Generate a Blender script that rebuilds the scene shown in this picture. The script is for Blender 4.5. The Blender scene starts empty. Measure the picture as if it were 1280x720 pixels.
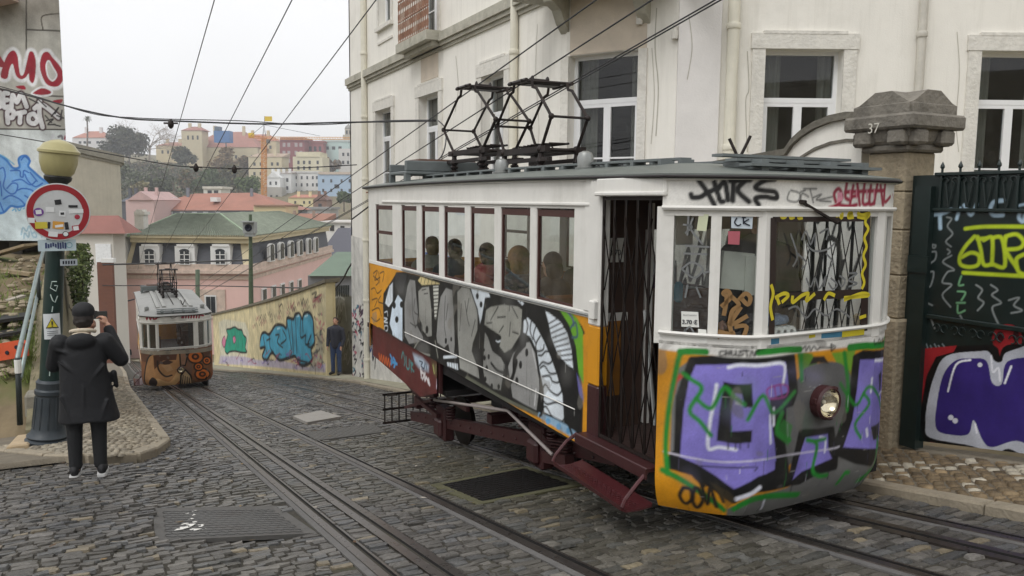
import bpy, bmesh, math, random
import numpy as np
from math import sin, cos, tan, pi, radians, hypot, atan2, sqrt
from mathutils import Vector, Matrix
random.seed(7); RNG = np.random.default_rng(11)
SC = bpy.context.scene
COL = SC.collection

# ------------------------------------------------------------------ survey of the street
# World: +Y runs down the street, +X to its right, Z up; the photographer stands at 0,0.
F = 1000.0; CAMH = 1.5; YAW = 26.6; PITCH = 6.15; ROLL = 0.53; S = 0.165
_p, _r, _a = radians(PITCH), radians(ROLL), radians(YAW)
_fwh = np.array([sin(_a), cos(_a), 0.0]); _rt = np.array([cos(_a), -sin(_a), 0.0]); _z = np.array([0, 0, 1.0])
FWH, RTH = _fwh, _rt
FW = _fwh*cos(_p) - _z*sin(_p); _up = _fwh*sin(_p) + _z*cos(_p)
RT = _rt*cos(_r) + _up*sin(_r); UP = -_rt*sin(_r) + _up*cos(_r)
CAM = np.array([0, 0, CAMH])

def ss(a, b, x):
    t = np.clip((x-a)/(b-a), 0, 1); return t*t*(3-2*t)
def ray(x, y): return RT*(x-640)/F - UP*(y-360)/F + FW
def onX(x, y, X): d = ray(x, y); return CAM + d*(X/d[0])
def onY(x, y, Y): d = ray(x, y); return CAM + d*(Y/d[1])
def onZ(x, y, Z): d = ray(x, y); return CAM + d*((Z-CAMH)/d[2])
def atF(x, y, D): d = ray(x, y); return CAM + d*(D/(d@FWH))      # at survey depth D along the view azimuth
def rise(X, Y):
    """cross fall of the street: the left side stands higher, with a bank beyond the lamp post"""
    X = np.asarray(X, float); Y = np.asarray(Y, float)
    e = 0.26*ss(1.1, -0.5, X)
    bank = ss(-1.9, -5.0, X)*1.9*ss(8.5, 12.5, Y)*ss(60, 25, Y)
    return e + bank
def gz(X, Y): return -S*np.asarray(Y, float) + rise(X, Y)
def onG(x, y, h=0.0):
    d = ray(x, y); lo, hi = 1.0, 200.0
    T_ = np.arange(1.0, 120.0, 0.05); Q_ = CAM[None]+d[None]*T_[:, None]
    below = Q_[:, 2] < gz(Q_[:, 0], Q_[:, 1])+h
    k_ = int(np.argmax(below)) if below.any() else len(T_)-1; t = T_[k_]; prev = T_[max(k_-1, 0)]
    lo, hi = prev, t
    for _ in range(30):
        m = (lo+hi)/2; p = CAM + d*m
        if p[2] < gz(p[0], p[1]) + h: hi = m
        else: lo = m
    return CAM + d*lo

# ------------------------------------------------------------------ colours and materials
def lin(c):
    c = np.asarray(c, float)/255.0
    return tuple(np.where(c <= 0.04045, c/12.92, ((c+0.055)/1.055)**2.4))
def hx(r, g, b, k=1.0): l = lin((r, g, b)); return (l[0]*k, l[1]*k, l[2]*k, 1.0)
MATS = {}
def mat(name, col, rough=0.7, metal=0.0, var=0.12, scale=6.0, bump=0.0, bscale=40.0, dark=None, stain=0.0, stain_col=(0.12, 0.11, 0.08, 1), attr=None, spec=0.5, stretch=(1, 1, 1), streak=0.0):
    if name in MATS: return MATS[name]
    m = bpy.data.materials.new(name); m.use_nodes = True; MATS[name] = m
    nt = m.node_tree; N, L = nt.nodes, nt.links
    b = N['Principled BSDF']; b.inputs['Roughness'].default_value = rough; b.inputs['Metallic'].default_value = metal
    b.inputs['Specular IOR Level'].default_value = spec
    tc = N.new('ShaderNodeTexCoord')
    mp = N.new('ShaderNodeMapping'); mp.inputs['Scale'].default_value = stretch
    L.new(tc.outputs['Object'], mp.inputs['Vector'])
    if attr:
        at = N.new('ShaderNodeAttribute'); at.attribute_name = attr; base = at.outputs['Color']
    else:
        rgb = N.new('ShaderNodeRGB'); rgb.outputs[0].default_value = col; base = rgb.outputs[0]
    nz = N.new('ShaderNodeTexNoise'); nz.inputs['Scale'].default_value = scale; nz.inputs['Detail'].default_value = 8; nz.inputs['Roughness'].default_value = 0.65
    L.new(mp.outputs[0], nz.inputs['Vector'])
    mr = N.new('ShaderNodeMapRange'); mr.inputs['From Min'].default_value = 0.25; mr.inputs['From Max'].default_value = 0.75
    mr.inputs['To Min'].default_value = 1-var; mr.inputs['To Max'].default_value = 1+var
    L.new(nz.outputs['Fac'], mr.inputs['Value'])
    mul = N.new('ShaderNodeVectorMath'); mul.operation = 'SCALE'
    L.new(base, mul.inputs[0]); L.new(mr.outputs[0], mul.inputs['Scale'])
    out = mul.outputs[0]
    def over(fac_socket, colour, prev):
        mx = N.new('ShaderNodeMix'); mx.data_type = 'RGBA'
        L.new(fac_socket, mx.inputs['Factor']); L.new(prev, mx.inputs['A']); mx.inputs['B'].default_value = colour
        return mx.outputs['Result']
    if stain > 0:
        n2 = N.new('ShaderNodeTexNoise'); n2.inputs['Scale'].default_value = scale*0.35; n2.inputs['Detail'].default_value = 10; n2.inputs['Roughness'].default_value = 0.72
        L.new(mp.outputs[0], n2.inputs['Vector'])
        r2 = N.new('ShaderNodeMapRange'); r2.inputs['From Min'].default_value = 0.52; r2.inputs['From Max'].default_value = 0.78
        r2.inputs['To Max'].default_value = stain; L.new(n2.outputs['Fac'], r2.inputs['Value'])
        out = over(r2.outputs[0], stain_col, out)
    if streak > 0:
        m3 = N.new('ShaderNodeMapping'); m3.inputs['Scale'].default_value = (3.3, 3.3, 0.22); L.new(tc.outputs['Object'], m3.inputs['Vector'])
        n3 = N.new('ShaderNodeTexNoise'); n3.inputs['Scale'].default_value = 1.6; n3.inputs['Detail'].default_value = 10; n3.inputs['Roughness'].default_value = 0.7
        L.new(m3.outputs[0], n3.inputs['Vector'])
        r3 = N.new('ShaderNodeMapRange'); r3.inputs['From Min'].default_value = 0.5; r3.inputs['From Max'].default_value = 0.8
        r3.inputs['To Max'].default_value = streak; L.new(n3.outputs['Fac'], r3.inputs['Value'])
        out = over(r3.outputs[0], stain_col, out)
    L.new(out, b.inputs['Base Color'])
    rr = N.new('ShaderNodeMapRange'); rr.inputs['To Min'].default_value = max(0.02, rough-0.12); rr.inputs['To Max'].default_value = min(1, rough+0.12)
    L.new(nz.outputs['Fac'], rr.inputs['Value']); L.new(rr.outputs[0], b.inputs['Roughness'])
    if bump > 0:
        n4 = N.new('ShaderNodeTexNoise'); n4.inputs['Scale'].default_value = bscale; n4.inputs['Detail'].default_value = 6
        L.new(mp.outputs[0], n4.inputs['Vector'])
        bp = N.new('ShaderNodeBump'); bp.inputs['Strength'].default_value = bump; bp.inputs['Distance'].default_value = 0.02
        L.new(n4.outputs['Fac'], bp.inputs['Height']); L.new(bp.outputs[0], b.inputs['Normal'])
    return m
def glassmat(name, tint=(0.9, 0.93, 0.92, 1), rough=0.02, dirt=0.08, refl=0.05):
    if name in MATS: return MATS[name]
    m = bpy.data.materials.new(name); m.use_nodes = True; MATS[name] = m
    nt = m.node_tree; N, L = nt.nodes, nt.links; N.remove(N['Principled BSDF'])
    o = N['Material Output']; tr = N.new('ShaderNodeBsdfTransparent'); tr.inputs[0].default_value = tint
    gl = N.new('ShaderNodeBsdfGlossy'); gl.inputs['Roughness'].default_value = rough; gl.inputs['Color'].default_value = (0.9, 0.9, 0.9, 1)
    lw = N.new('ShaderNodeLayerWeight'); lw.inputs['Blend'].default_value = 0.5
    pw = N.new('ShaderNodeMath'); pw.operation = 'POWER'; pw.inputs[1].default_value = 4.0; L.new(lw.outputs['Facing'], pw.inputs[0])
    fr = N.new('ShaderNodeMapRange'); fr.inputs['To Min'].default_value = refl; fr.inputs['To Max'].default_value = 0.8; L.new(pw.outputs[0], fr.inputs['Value'])
    mx = N.new('ShaderNodeMixShader'); L.new(fr.outputs[0], mx.inputs[0]); L.new(tr.outputs[0], mx.inputs[1]); L.new(gl.outputs[0], mx.inputs[2])
    df = N.new('ShaderNodeBsdfDiffuse'); df.inputs[0].default_value = (0.35, 0.34, 0.31, 1)
    nz = N.new('ShaderNodeTexNoise'); nz.inputs['Scale'].default_value = 5; nz.inputs['Detail'].default_value = 8
    tc = N.new('ShaderNodeTexCoord'); L.new(tc.outputs['Object'], nz.inputs['Vector'])
    mr = N.new('ShaderNodeMapRange'); mr.inputs['From Min'].default_value = 0.4; mr.inputs['From Max'].default_value = 0.8; mr.inputs['To Max'].default_value = dirt
    L.new(nz.outputs['Fac'], mr.inputs['Value'])
    m2 = N.new('ShaderNodeMixShader'); L.new(mr.outputs[0], m2.inputs[0]); L.new(mx.outputs[0], m2.inputs[1]); L.new(df.outputs[0], m2.inputs[2])
    L.new(m2.outputs[0], o.inputs['Surface'])
    return m

# ------------------------------------------------------------------ mesh builder
class MB:
    def __init__(s): s.v = []; s.f = []; s.m = []; s.mi = 0
    def add(s, vs, fs, mi=None):
        k = len(s.v); s.v += [tuple(map(float, p)) for p in vs]
        for f in fs: s.f.append(tuple(i+k for i in f)); s.m.append(s.mi if mi is None else mi)
        return s
    def box(s, a, b, mi=None):
        x0, y0, z0 = a; x1, y1, z1 = b
        vs = [(x0,y0,z0),(x1,y0,z0),(x1,y1,z0),(x0,y1,z0),(x0,y0,z1),(x1,y0,z1),(x1,y1,z1),(x0,y1,z1)]
        return s.add(vs, [(0,3,2,1),(4,5,6,7),(0,1,5,4),(1,2,6,5),(2,3,7,6),(3,0,4,7)], mi)
    def obox(s, c, ax, ay, az, hx_, hy_, hz_, mi=None):
        c = np.asarray(c, float); ax, ay, az = (np.asarray(q, float)/np.linalg.norm(q) for q in (ax, ay, az))
        vs = [c+ax*hx_*i+ay*hy_*j+az*hz_*k for k in (-1, 1) for (i, j) in ((-1,-1),(1,-1),(1,1),(-1,1))]
        return s.add(vs, [(0,3,2,1),(4,5,6,7),(0,1,5,4),(1,2,6,5),(2,3,7,6),(3,0,4,7)], mi)
    def bbox(s, a, b, r=0.01, mi=None):
        """box with chamfered edges"""
        x0, y0, z0 = a; x1, y1, z1 = b
        r = min(r, (x1-x0)/2.2, (y1-y0)/2.2, (z1-z0)/2.2)
        bm = bmesh.new(); bmesh.ops.create_cube(bm, size=1)
        for v in bm.verts: v.co = Vector(((x0+x1)/2+v.co.x*(x1-x0), (y0+y1)/2+v.co.y*(y1-y0), (z0+z1)/2+v.co.z*(z1-z0)))
        bmesh.ops.bevel(bm, geom=bm.edges[:], offset=r, segments=1, affect='EDGES')
        bm.verts.index_update(); s.add([v.co for v in bm.verts], [[v.index for v in f.verts] for f in bm.faces], mi); bm.free(); return s
    def bar(s, p, q, w, h=None, up=(0, 0, 1), mi=None):
        p = np.asarray(p, float); q = np.asarray(q, float); h = w if h is None else h
        d = q-p; L = np.linalg.norm(d); d = d/L; up = np.asarray(up, float)
        if abs(d@up) > 0.97: up = np.array([1.0, 0, 0])
        x = np.cross(d, up); x /= np.linalg.norm(x); z = np.cross(x, d)
        return s.obox((p+q)/2, x, d, z, w/2, L/2, h/2, mi)
    def tube(s, pts, r, n=8, mi=None, cap=True, closed=False):
        pts = [np.asarray(p, float) for p in pts]; k = len(pts); rs = r if hasattr(r, '__len__') else [r]*k
        rings = []; xp = None
        for i, p in enumerate(pts):
            if closed: d = pts[(i+1) % k]-pts[i-1]
            else: d = pts[min(i+1, k-1)]-pts[max(i-1, 0)]
            d = d/(np.linalg.norm(d)+1e-9)
            if xp is None:
                u = np.array([0, 0, 1.0]) if abs(d[2]) < 0.9 else np.array([1.0, 0, 0])
                x = np.cross(d, u)
            else: x = xp-d*(xp@d)
            x /= np.linalg.norm(x)+1e-9; y = np.cross(d, x); xp = x
            rings.append([p+rs[i]*(x*cos(2*pi*j/n)+y*sin(2*pi*j/n)) for j in range(n)])
        vs = [v for rg in rings for v in rg]; fs = []
        for i in range(k if closed else k-1):
            a = i*n; b = ((i+1) % k)*n
            for j in range(n): fs.append((a+j, a+(j+1) % n, b+(j+1) % n, b+j))
        if cap and not closed: fs.append(tuple(range(n-1, -1, -1))); fs.append(tuple((k-1)*n+j for j in range(n)))
        return s.add(vs, fs, mi)
    def lathe(s, c, prof, n=20, axis=(0, 0, 1), mi=None, cap=True):
        """prof: list of (radius, height) along axis from c"""
        c = np.asarray(c, float); a = np.asarray(axis, float); a /= np.linalg.norm(a)
        u = np.array([1.0, 0, 0]) if abs(a[0]) < 0.9 else np.array([0, 1.0, 0])
        x = np.cross(a, u); x /= np.linalg.norm(x); y = np.cross(a, x)
        vs = [c+a*h+r*(x*cos(2*pi*j/n)+y*sin(2*pi*j/n)) for (r, h) in prof for j in range(n)]
        fs = [(i*n+j, i*n+(j+1) % n, (i+1)*n+(j+1) % n, (i+1)*n+j) for i in range(len(prof)-1) for j in range(n)]
        if cap: fs.append(tuple(range(n-1, -1, -1))); fs.append(tuple((len(prof)-1)*n+j for j in range(n)))
        return s.add(vs, fs, mi)
    def prism(s, poly, vec, mi=None):
        """poly: 3-D points of one face; vec: extrusion"""
        k = len(poly); v = np.asarray(vec, float); a = [np.asarray(p, float) for p in poly]
        return s.add(a+[p+v for p in a], [tuple(range(k-1, -1, -1)), tuple(range(k, 2*k))]+[(i, (i+1) % k, k+(i+1) % k, k+i) for i in range(k)], mi)
    def loft(s, rings, closed=True, cap=True, mi=None):
        n = len(rings[0]); vs = [p for r in rings for p in r]; fs = []
        for i in range(len(rings)-1):
            for j in range(n if closed else n-1): fs.append((i*n+j, i*n+(j+1) % n, (i+1)*n+(j+1) % n, (i+1)*n+j))
        if cap: fs.append(tuple(range(n-1, -1, -1))); fs.append(tuple((len(rings)-1)*n+j for j in range(n)))
        return s.add(vs, fs, mi)
    def ellipsoid(s, c, r, n=14, m=9, mi=None):
        c = np.asarray(c, float); r = np.asarray(r if hasattr(r, '__len__') else (r, r, r), float)
        vs = [c+r*np.array([0, 0, -1.0])]; 
        for i in range(1, m):
            t = -pi/2+pi*i/m
            for j in range(n): vs.append(c+r*np.array([cos(t)*cos(2*pi*j/n), cos(t)*sin(2*pi*j/n), sin(t)]))
        vs.append(c+r*np.array([0, 0, 1.0])); fs = []
        for j in range(n): fs.append((0, 1+(j+1) % n, 1+j))
        for i in range(m-2):
            for j in range(n): fs.append((1+i*n+j, 1+i*n+(j+1) % n, 1+(i+1)*n+(j+1) % n, 1+(i+1)*n+j))
        k = 1+(m-2)*n
        for j in range(n): fs.append((k+j, k+(j+1) % n, len(vs)-1))
        return s.add(vs, fs, mi)
    def build(s, name, mats, parent=None, smooth=False, fix=True, angle=None):
        me = bpy.data.meshes.new(name); me.from_pydata(s.v, [], s.f)
        mats = mats if isinstance(mats, (list, tuple)) else [mats]
        for m in mats: me.materials.append(m)
        if len(mats) > 1: me.polygons.foreach_set('material_index', s.m)
        if fix:
            bm = bmesh.new(); bm.from_mesh(me); bmesh.ops.recalc_face_normals(bm, faces=bm.faces[:]); bm.to_mesh(me); bm.free()
        if smooth:
            me.polygons.foreach_set('use_smooth', [True]*len(me.polygons))
            if angle: me.set_sharp_from_angle(angle=radians(angle))
        me.update()
        return link(name, me, parent)

def link(name, data, parent=None):
    o = bpy.data.objects.new(name, data); COL.objects.link(o)
    if parent is not None:
        o.parent = parent; o.matrix_parent_inverse = Matrix.Translation(-Vector(parent.location))
    return o
def tag(o, label=None, cat=None, group=None, kind=None):
    if label: o['label'] = label
    if cat: o['category'] = cat
    if group: o['group'] = group
    if kind: o['kind'] = kind
    return o
def thing(name, label, cat, loc, group=None):
    o = bpy.data.objects.new(name, None); COL.objects.link(o); o.location = Vector([float(q) for q in loc]); o.empty_display_size = 0.2
    return tag(o, label, cat, group)
def copy_tree(root, delta):
    c = root.copy(); COL.objects.link(c); c.location = root.location+Vector(delta)
    for ch in list(root.children):
        d = ch.copy(); COL.objects.link(d); d.parent = c
        for g in ch.children:
            e = g.copy(); COL.objects.link(e); e.parent = d
    return c

# ------------------------------------------------------------------ painted vertical surfaces
def crom(pts, k=6, closed=False):
    P = [np.asarray(p, float) for p in pts]; n = len(P)
    if n < 3: return np.array(P)
    out = []
    rngs = range(n) if closed else range(n-1)
    for i in rngs:
        p0 = P[i-1] if (closed or i > 0) else P[0]; p1 = P[i]; p2 = P[(i+1) % n]; p3 = P[(i+2) % n] if (closed or i+2 < n) else P[n-1]
        for t in np.arange(k)/k:
            out.append(0.5*((2*p1)+(-p0+p2)*t+(2*p0-5*p1+4*p2-p3)*t*t+(-p0+3*p1-3*p2+p3)*t**3))
    if not closed: out.append(P[-1])
    return np.array(out)
class Surf:
    """a vertical sheet standing on the plan polyline; s runs along it, z is height"""
    def __init__(s, plan):
        s.p = [np.asarray(q, float)[:2] for q in plan]
        s.L = np.concatenate([[0], np.cumsum([np.linalg.norm(s.p[i+1]-s.p[i]) for i in range(len(s.p)-1)])])
    def px(s, x, y):
        d = ray(x, y); best = None; n = len(s.p)-1
        for i in range(n):
            a, b = s.p[i], s.p[i+1]; e = b-a; den = d[0]*e[1]-d[1]*e[0]
            if abs(den) < 1e-9: continue
            t = (a[0]*e[1]-a[1]*e[0])/den
            if t <= 0: continue
            q = CAM+d*t; u = ((q[0]-a[0])*e[0]+(q[1]-a[1])*e[1])/(e@e)
            pen = max(0, -u, u-1)*np.linalg.norm(e)
            if (i == 0 and u < 0 and u > -9) or (i == n-1 and 1 < u < 9): pen *= 0.01
            if best is None or (round(pen, 4), t) < best[0]: best = ((round(pen, 4), t), s.L[i]+u*np.linalg.norm(e), q[2])
        return np.array([best[1], best[2]])
    def xy(s, q):
        q = np.asarray(q, float); i = np.clip(np.searchsorted(s.L, q, 'right')-1, 0, len(s.p)-2)
        P = np.array(s.p); t = (q-s.L[i])/(s.L[i+1]-s.L[i]); return P[i]+(P[i+1]-P[i])*t[..., None]
    def at(s, x, y, off=0.0):
        q, z = s.px(x, y); a = s.xy(np.array([q]))[0]; n = s.normal(q); return np.array([a[0]+n[0]*off, a[1]+n[1]*off, z])
    def normal(s, q):
        i = int(np.clip(np.searchsorted(s.L, q, 'right')-1, 0, len(s.p)-2)); e = s.p[i+1]-s.p[i]; e = e/np.linalg.norm(e)
        n = np.array([e[1], -e[0]]); m = (s.p[i]+s.p[i+1])/2
        return n if n@(-m) > 0 else -n
class Paint:
    def __init__(s, surf, zlo, zhi, base, cell=0.01, s0=None, s1=None, off=0.0, zcell=None):
        s.surf = surf; s0 = 0 if s0 is None else s0; s1 = surf.L[-1] if s1 is None else s1
        n = max(2, int((s1-s0)/cell)); q = np.linspace(s0, s1, n+1)
        if len(surf.p) > 2:
            for Lk in surf.L[1:-1]:
                if s0 < Lk < s1: q[np.argmin(abs(q-Lk))] = Lk
        lo = np.array([zlo(v) if callable(zlo) else zlo for v in q]); hi = np.array([zhi(v) if callable(zhi) else zhi for v in q])
        m = max(2, int((hi-lo).max()/(zcell or cell))); t = np.linspace(0, 1, m+1)
        s.S = np.repeat(q[None, :], m+1, 0); s.Z = lo[None, :]+(hi-lo)[None, :]*t[:, None]
        s.C = np.empty(s.S.shape+(3,)); s.C[:] = lin(base); s.cell = cell; s.n, s.m, s.off = n, m, off
    def _pt(s, pts): return np.array([s.surf.px(*p) for p in pts])
    def _win(s, P, pad):
        a, b = P.min(0)-pad, P.max(0)+pad
        return np.nonzero((s.S >= a[0]) & (s.S <= b[0]) & (s.Z >= a[1]) & (s.Z <= b[1]))
    def _mix(s, w, al, col):
        c = np.array(lin(col)); s.C[w] = s.C[w]*(1-al[:, None])+c*al[:, None]
    def _seg(s, w, P, closed=False, rad=None):
        x, z = s.S[w], s.Z[w]; best = np.full(x.shape, 1e9); n = len(P)
        for i in range(n if closed else n-1):
            a, b = P[i], P[(i+1) % n]; e = b-a; l2 = e@e+1e-12
            t = np.clip(((x-a[0])*e[0]+(z-a[1])*e[1])/l2, 0, 1)
            d = np.hypot(x-a[0]-t*e[0], z-a[1]-t*e[1])
            best = np.minimum(best, d)
        return best
    def stroke(s, pts, wid, col, soft=None, smooth=True, closed=False, op=1.0, raw=False):
        """wid in metres; pts are survey marks on the surface"""
        P = np.array(pts, float) if raw else s._pt(pts)
        if smooth: P = crom(P, 5, closed)
        soft = s.cell*0.7 if soft is None else soft
        w = s._win(P, wid+soft)
        if len(w[0]) == 0: return s
        d = s._seg(w, P, closed); s._mix(w, op*np.clip((wid/2+soft/2-d)/soft, 0, 1), col); return s
    def fill(s, pts, col, smooth=False, soft=None, op=1.0, edge=None, ecol=(15, 15, 15), raw=False):
        P = np.array(pts, float) if raw else s._pt(pts)
        if smooth: P = crom(P, 5, True)
        soft = s.cell*0.7 if soft is None else soft
        w = s._win(P, soft+(edge or 0))
        if len(w[0]) == 0: return s
        x, z = s.S[w], s.Z[w]; ins = np.zeros(x.shape, bool); n = len(P)
        for i in range(n):
            a, b = P[i], P[(i+1) % n]
            if a[1] == b[1]: continue
            c = ((a[1] > z) != (b[1] > z)) & (x < (b[0]-a[0])*(z-a[1])/(b[1]-a[1])+a[0]); ins ^= c
        d = s._seg(w, P, True); sd = np.where(ins, d, -d)
        s._mix(w, op*np.clip(sd/soft+0.5, 0, 1), col)
        if edge: s._mix(w, op*np.clip((edge/2+soft/2-d)/soft, 0, 1), ecol)
        return s
    def disc(s, p, r, col, **k):
        """r in marks (pixels of the survey), (rx, ry) allowed"""
        rx, ry = r if hasattr(r, '__len__') else (r, r)
        return s.fill([(p[0]+rx*cos(t), p[1]+ry*sin(t)) for t in np.linspace(0, 2*pi, 17)[:-1]], col, **k)
    def speck(s, amount, scale, col, seed=0, op=1.0):
        """wear: chips and scuffs over the paint"""
        r = np.random.default_rng(seed); ph = r.uniform(0, 6.28, (14, 3)); f = r.normal(0, scale, (14, 2)); v = np.zeros(s.S.shape)
        for k in range(14): v += np.sin(s.S*f[k, 0]+s.Z*f[k, 1]+ph[k, 0])*np.sin(s.S*f[(k+3) % 14, 1]-s.Z*f[(k+5) % 14, 0]+ph[k, 1])
        th = np.quantile(v, 1-amount); al = op*np.clip((v-th)/0.6, 0, 1); s.C = s.C*(1-al[..., None])+np.array(lin(col))*al[..., None]; return s
    def mottle(s, amp=0.10, f=3.0, seed=1):
        r = np.random.default_rng(seed); v = np.zeros(s.S.shape)
        for k in range(26):
            a, b = r.normal(0, f*(1+k*.28), 2); v += np.sin(s.S*a+s.Z*b+r.uniform(0, 6.28))/(1+k*.12)
        v /= v.std()+1e-9; g = r.normal(0, 1, s.S.shape)
        s.C *= np.clip(1+amp*v+amp*.35*g, .4, 1.6)[..., None]; return s
    def build(s, name, material, parent=None, smooth=False):
        s.mottle(seed=len(name))
        xy = s.surf.xy(s.S); 
        N = np.array([s.surf.normal(v) for v in s.S[0]])
        for k_ in range(1, len(N)):
            if N[k_]@N[k_-1] < -.2: N[k_] = -N[k_]
        tk = getattr(s, 'tuck', 0); dep = s.off-tk*np.clip((s.Z[0][None, :]+.24-s.Z)/.24, 0, 1)**2; xy = xy+N[None, :, :]*dep[..., None]
        V = np.concatenate([xy, s.Z[..., None]], -1).reshape(-1, 3)
        n, m = s.n, s.m; i, j = np.meshgrid(np.arange(n), np.arange(m)); a = (j*(n+1)+i).ravel()
        Fc = np.stack([a, a+1, a+n+2, a+n+1], 1)
        mid = V[Fc].mean(1)
        nrm = np.cross(V[Fc[0, 1]]-V[Fc[0, 0]], V[Fc[0, 3]]-V[Fc[0, 0]])
        if nrm[:2]@N[0] < 0: Fc = Fc[:, ::-1]
        me = bpy.data.meshes.new(name); me.vertices.add(len(V)); me.vertices.foreach_set('co', V.ravel())
        me.loops.add(Fc.size); me.loops.foreach_set('vertex_index', Fc.ravel().astype(np.int32))
        me.polygons.add(len(Fc)); me.polygons.foreach_set('loop_start', np.arange(0, Fc.size, 4, dtype=np.int32))
        if smooth: me.polygons.foreach_set('use_smooth', np.ones(len(Fc), bool))
        me.update(calc_edges=True)
        at = me.color_attributes.new('Col', 'FLOAT_COLOR', 'POINT'); c4 = np.concatenate([s.C.reshape(-1, 3), np.ones((len(V), 1))], 1)
        at.data.foreach_set('color', c4.ravel()); me.materials.append(material); me.validate(); me.update()
        return link(name, me, parent)
def ribbon(mb, surf, pts, wid, off=0.004, smooth=True, mi=None, k=5):
    """a painted stroke lying on a pane: a thin raised strip, wid in metres"""
    P = np.array([surf.px(*p) for p in pts])
    if smooth: P = crom(P, k)
    n = len(P); T = np.gradient(P, axis=0); T /= np.linalg.norm(T, axis=1)[:, None]+1e-9; Nn = np.stack([-T[:, 1], T[:, 0]], 1)
    vs = []
    for sgn in (-1, 1):
        Q = P+Nn*sgn*wid/2
        xy = surf.xy(Q[:, 0])
        for i in range(n):
            nr = surf.normal(Q[i, 0]); vs.append((xy[i, 0]+nr[0]*off, xy[i, 1]+nr[1]*off, Q[i, 1]))
    mb.add(vs, [(i, i+1, n+i+1, n+i) for i in range(n-1)], mi); return mb
def to_local(px_scale, ox, oy):
    return lambda pts: [(ox+x/px_scale, oy+y/px_scale) for x, y in pts]
PAINT = lambda: mat('sprayed paint', (1, 1, 1, 1), rough=0.5, var=0.10, scale=9, attr='Col', stain=0.25, stain_col=(0.10, 0.09, 0.07, 1), bump=0.05, bscale=60)
WALLPAINT = lambda: mat('sprayed masonry', (1, 1, 1, 1), rough=0.85, var=0.12, scale=5, attr='Col', stain=0.3, stain_col=(0.16, 0.15, 0.12, 1), bump=0.35, bscale=30, streak=0.25)
# ------------------------------------------------------------------ camera, sky, light
cd = bpy.data.cameras.new('camera'); cam = bpy.data.objects.new('camera', cd); COL.objects.link(cam)
cd.sensor_width = 36; cd.lens = F/1280*36; cd.clip_start = 0.05; cd.clip_end = 9000
M4 = Matrix.Identity(4)
for i in range(3): M4[i][0] = RT[i]; M4[i][1] = UP[i]; M4[i][2] = -FW[i]; M4[i][3] = CAM[i]
cam.matrix_world = M4; SC.camera = cam
SUN_EL, SUN_AZ = 52.0, -118.0      # soft light from behind the photographer's left shoulder
w = bpy.data.worlds.new('World'); SC.world = w; w.use_nodes = True
nt = w.node_tree; bg = nt.nodes['Background']; sky = nt.nodes.new('ShaderNodeTexSky'); sky.sky_type = 'NISHITA'; sky.sun_disc = False
sky.sun_elevation = radians(SUN_EL); sky.sun_rotation = radians(SUN_AZ); sky.air_density = 1.0; sky.dust_density = 6.0; sky.ozone_density = 1.0
hs = nt.nodes.new('ShaderNodeHueSaturation'); hs.inputs['Saturation'].default_value = 0.12; nt.links.new(sky.outputs[0], hs.inputs['Color'])
tcw = nt.nodes.new('ShaderNodeTexCoord'); nzw = nt.nodes.new('ShaderNodeTexNoise'); nzw.inputs['Scale'].default_value = 1.7; nzw.inputs['Detail'].default_value = 6
nt.links.new(tcw.outputs['Generated'], nzw.inputs['Vector'])
crw = nt.nodes.new('ShaderNodeMapRange'); crw.inputs['To Min'].default_value = 7.9; crw.inputs['To Max'].default_value = 10.6; nt.links.new(nzw.outputs['Fac'], crw.inputs['Value'])
cmb = nt.nodes.new('ShaderNodeVectorMath'); cmb.operation = 'SCALE'; cmb.inputs[0].default_value = (0.985, 0.988, 1.0); nt.links.new(crw.outputs[0], cmb.inputs['Scale'])
mxw = nt.nodes.new('ShaderNodeMix'); mxw.data_type = 'RGBA'; mxw.inputs['Factor'].default_value = 0.88
nt.links.new(hs.outputs[0], mxw.inputs['A']); nt.links.new(cmb.outputs[0], mxw.inputs['B']); nt.links.new(mxw.outputs['Result'], bg.inputs['Color'])
bg.inputs['Strength'].default_value = 0.10
sd = bpy.data.lights.new('sun', 'SUN'); sd.energy = 0.9; sd.angle = radians(25); sd.color = (1.0, 0.985, 0.965)
so = bpy.data.objects.new('sun', sd); COL.objects.link(so)
sdir = Vector((sin(radians(SUN_AZ))*cos(radians(SUN_EL)), cos(radians(SUN_AZ))*cos(radians(SUN_EL)), sin(radians(SUN_EL))))
so.rotation_euler = sdir.to_track_quat('Z', 'Y').to_euler(); so.location = (0, 0, 40)
SC.view_settings.view_transform = 'Standard'; SC.view_settings.look = 'None'; SC.view_settings.exposure = 0.36; SC.view_settings.gamma = 1.0
SC.cycles.max_bounces = 8; SC.cycles.transparent_max_bounces = 16; SC.cycles.use_denoising = True

# ------------------------------------------------------------------ terrain
ZT_Y = [9.6, 11.8, 13, 15, 18, 21, 22.5, 24]; ZT_Z = [-2.2, -2.0, -1.4, -0.5, 0.25, 0.40, -1.0, -9.0]
_gz0 = gz
def gz(X, Y):
    X = np.asarray(X, float); Y = np.asarray(Y, float)
    b = -S*Y + 0.26*ss(1.1, -0.5, X)
    zt = np.interp(Y, ZT_Y, ZT_Z) + 0.05*np.clip(-3-X, 0, 30)
    return b + ss(-0.80, -1.15, X)*np.maximum(0, zt-b)
def terrain(X, Y):
    D = X*FWH[0]+Y*FWH[1]; lat = X*RTH[0]+Y*RTH[1]
    Yc = np.where(Y < 78, Y, 78+6*np.tanh((Y-78)/6))
    z = gz(X, Yc) - 0.07
    hill = np.interp(D, [230, 350, 550, 700, 950, 4000], [0, 14, 39, 50, 46, -10])
    hill = hill*(1+0.08*np.sin(lat*0.021+1.3)+0.05*np.sin(lat*0.05))*ss(-30, 40, Y)
    far = ss(85, 160, D)
    return z*(1-far) + far*(-14.0) + hill
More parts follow.
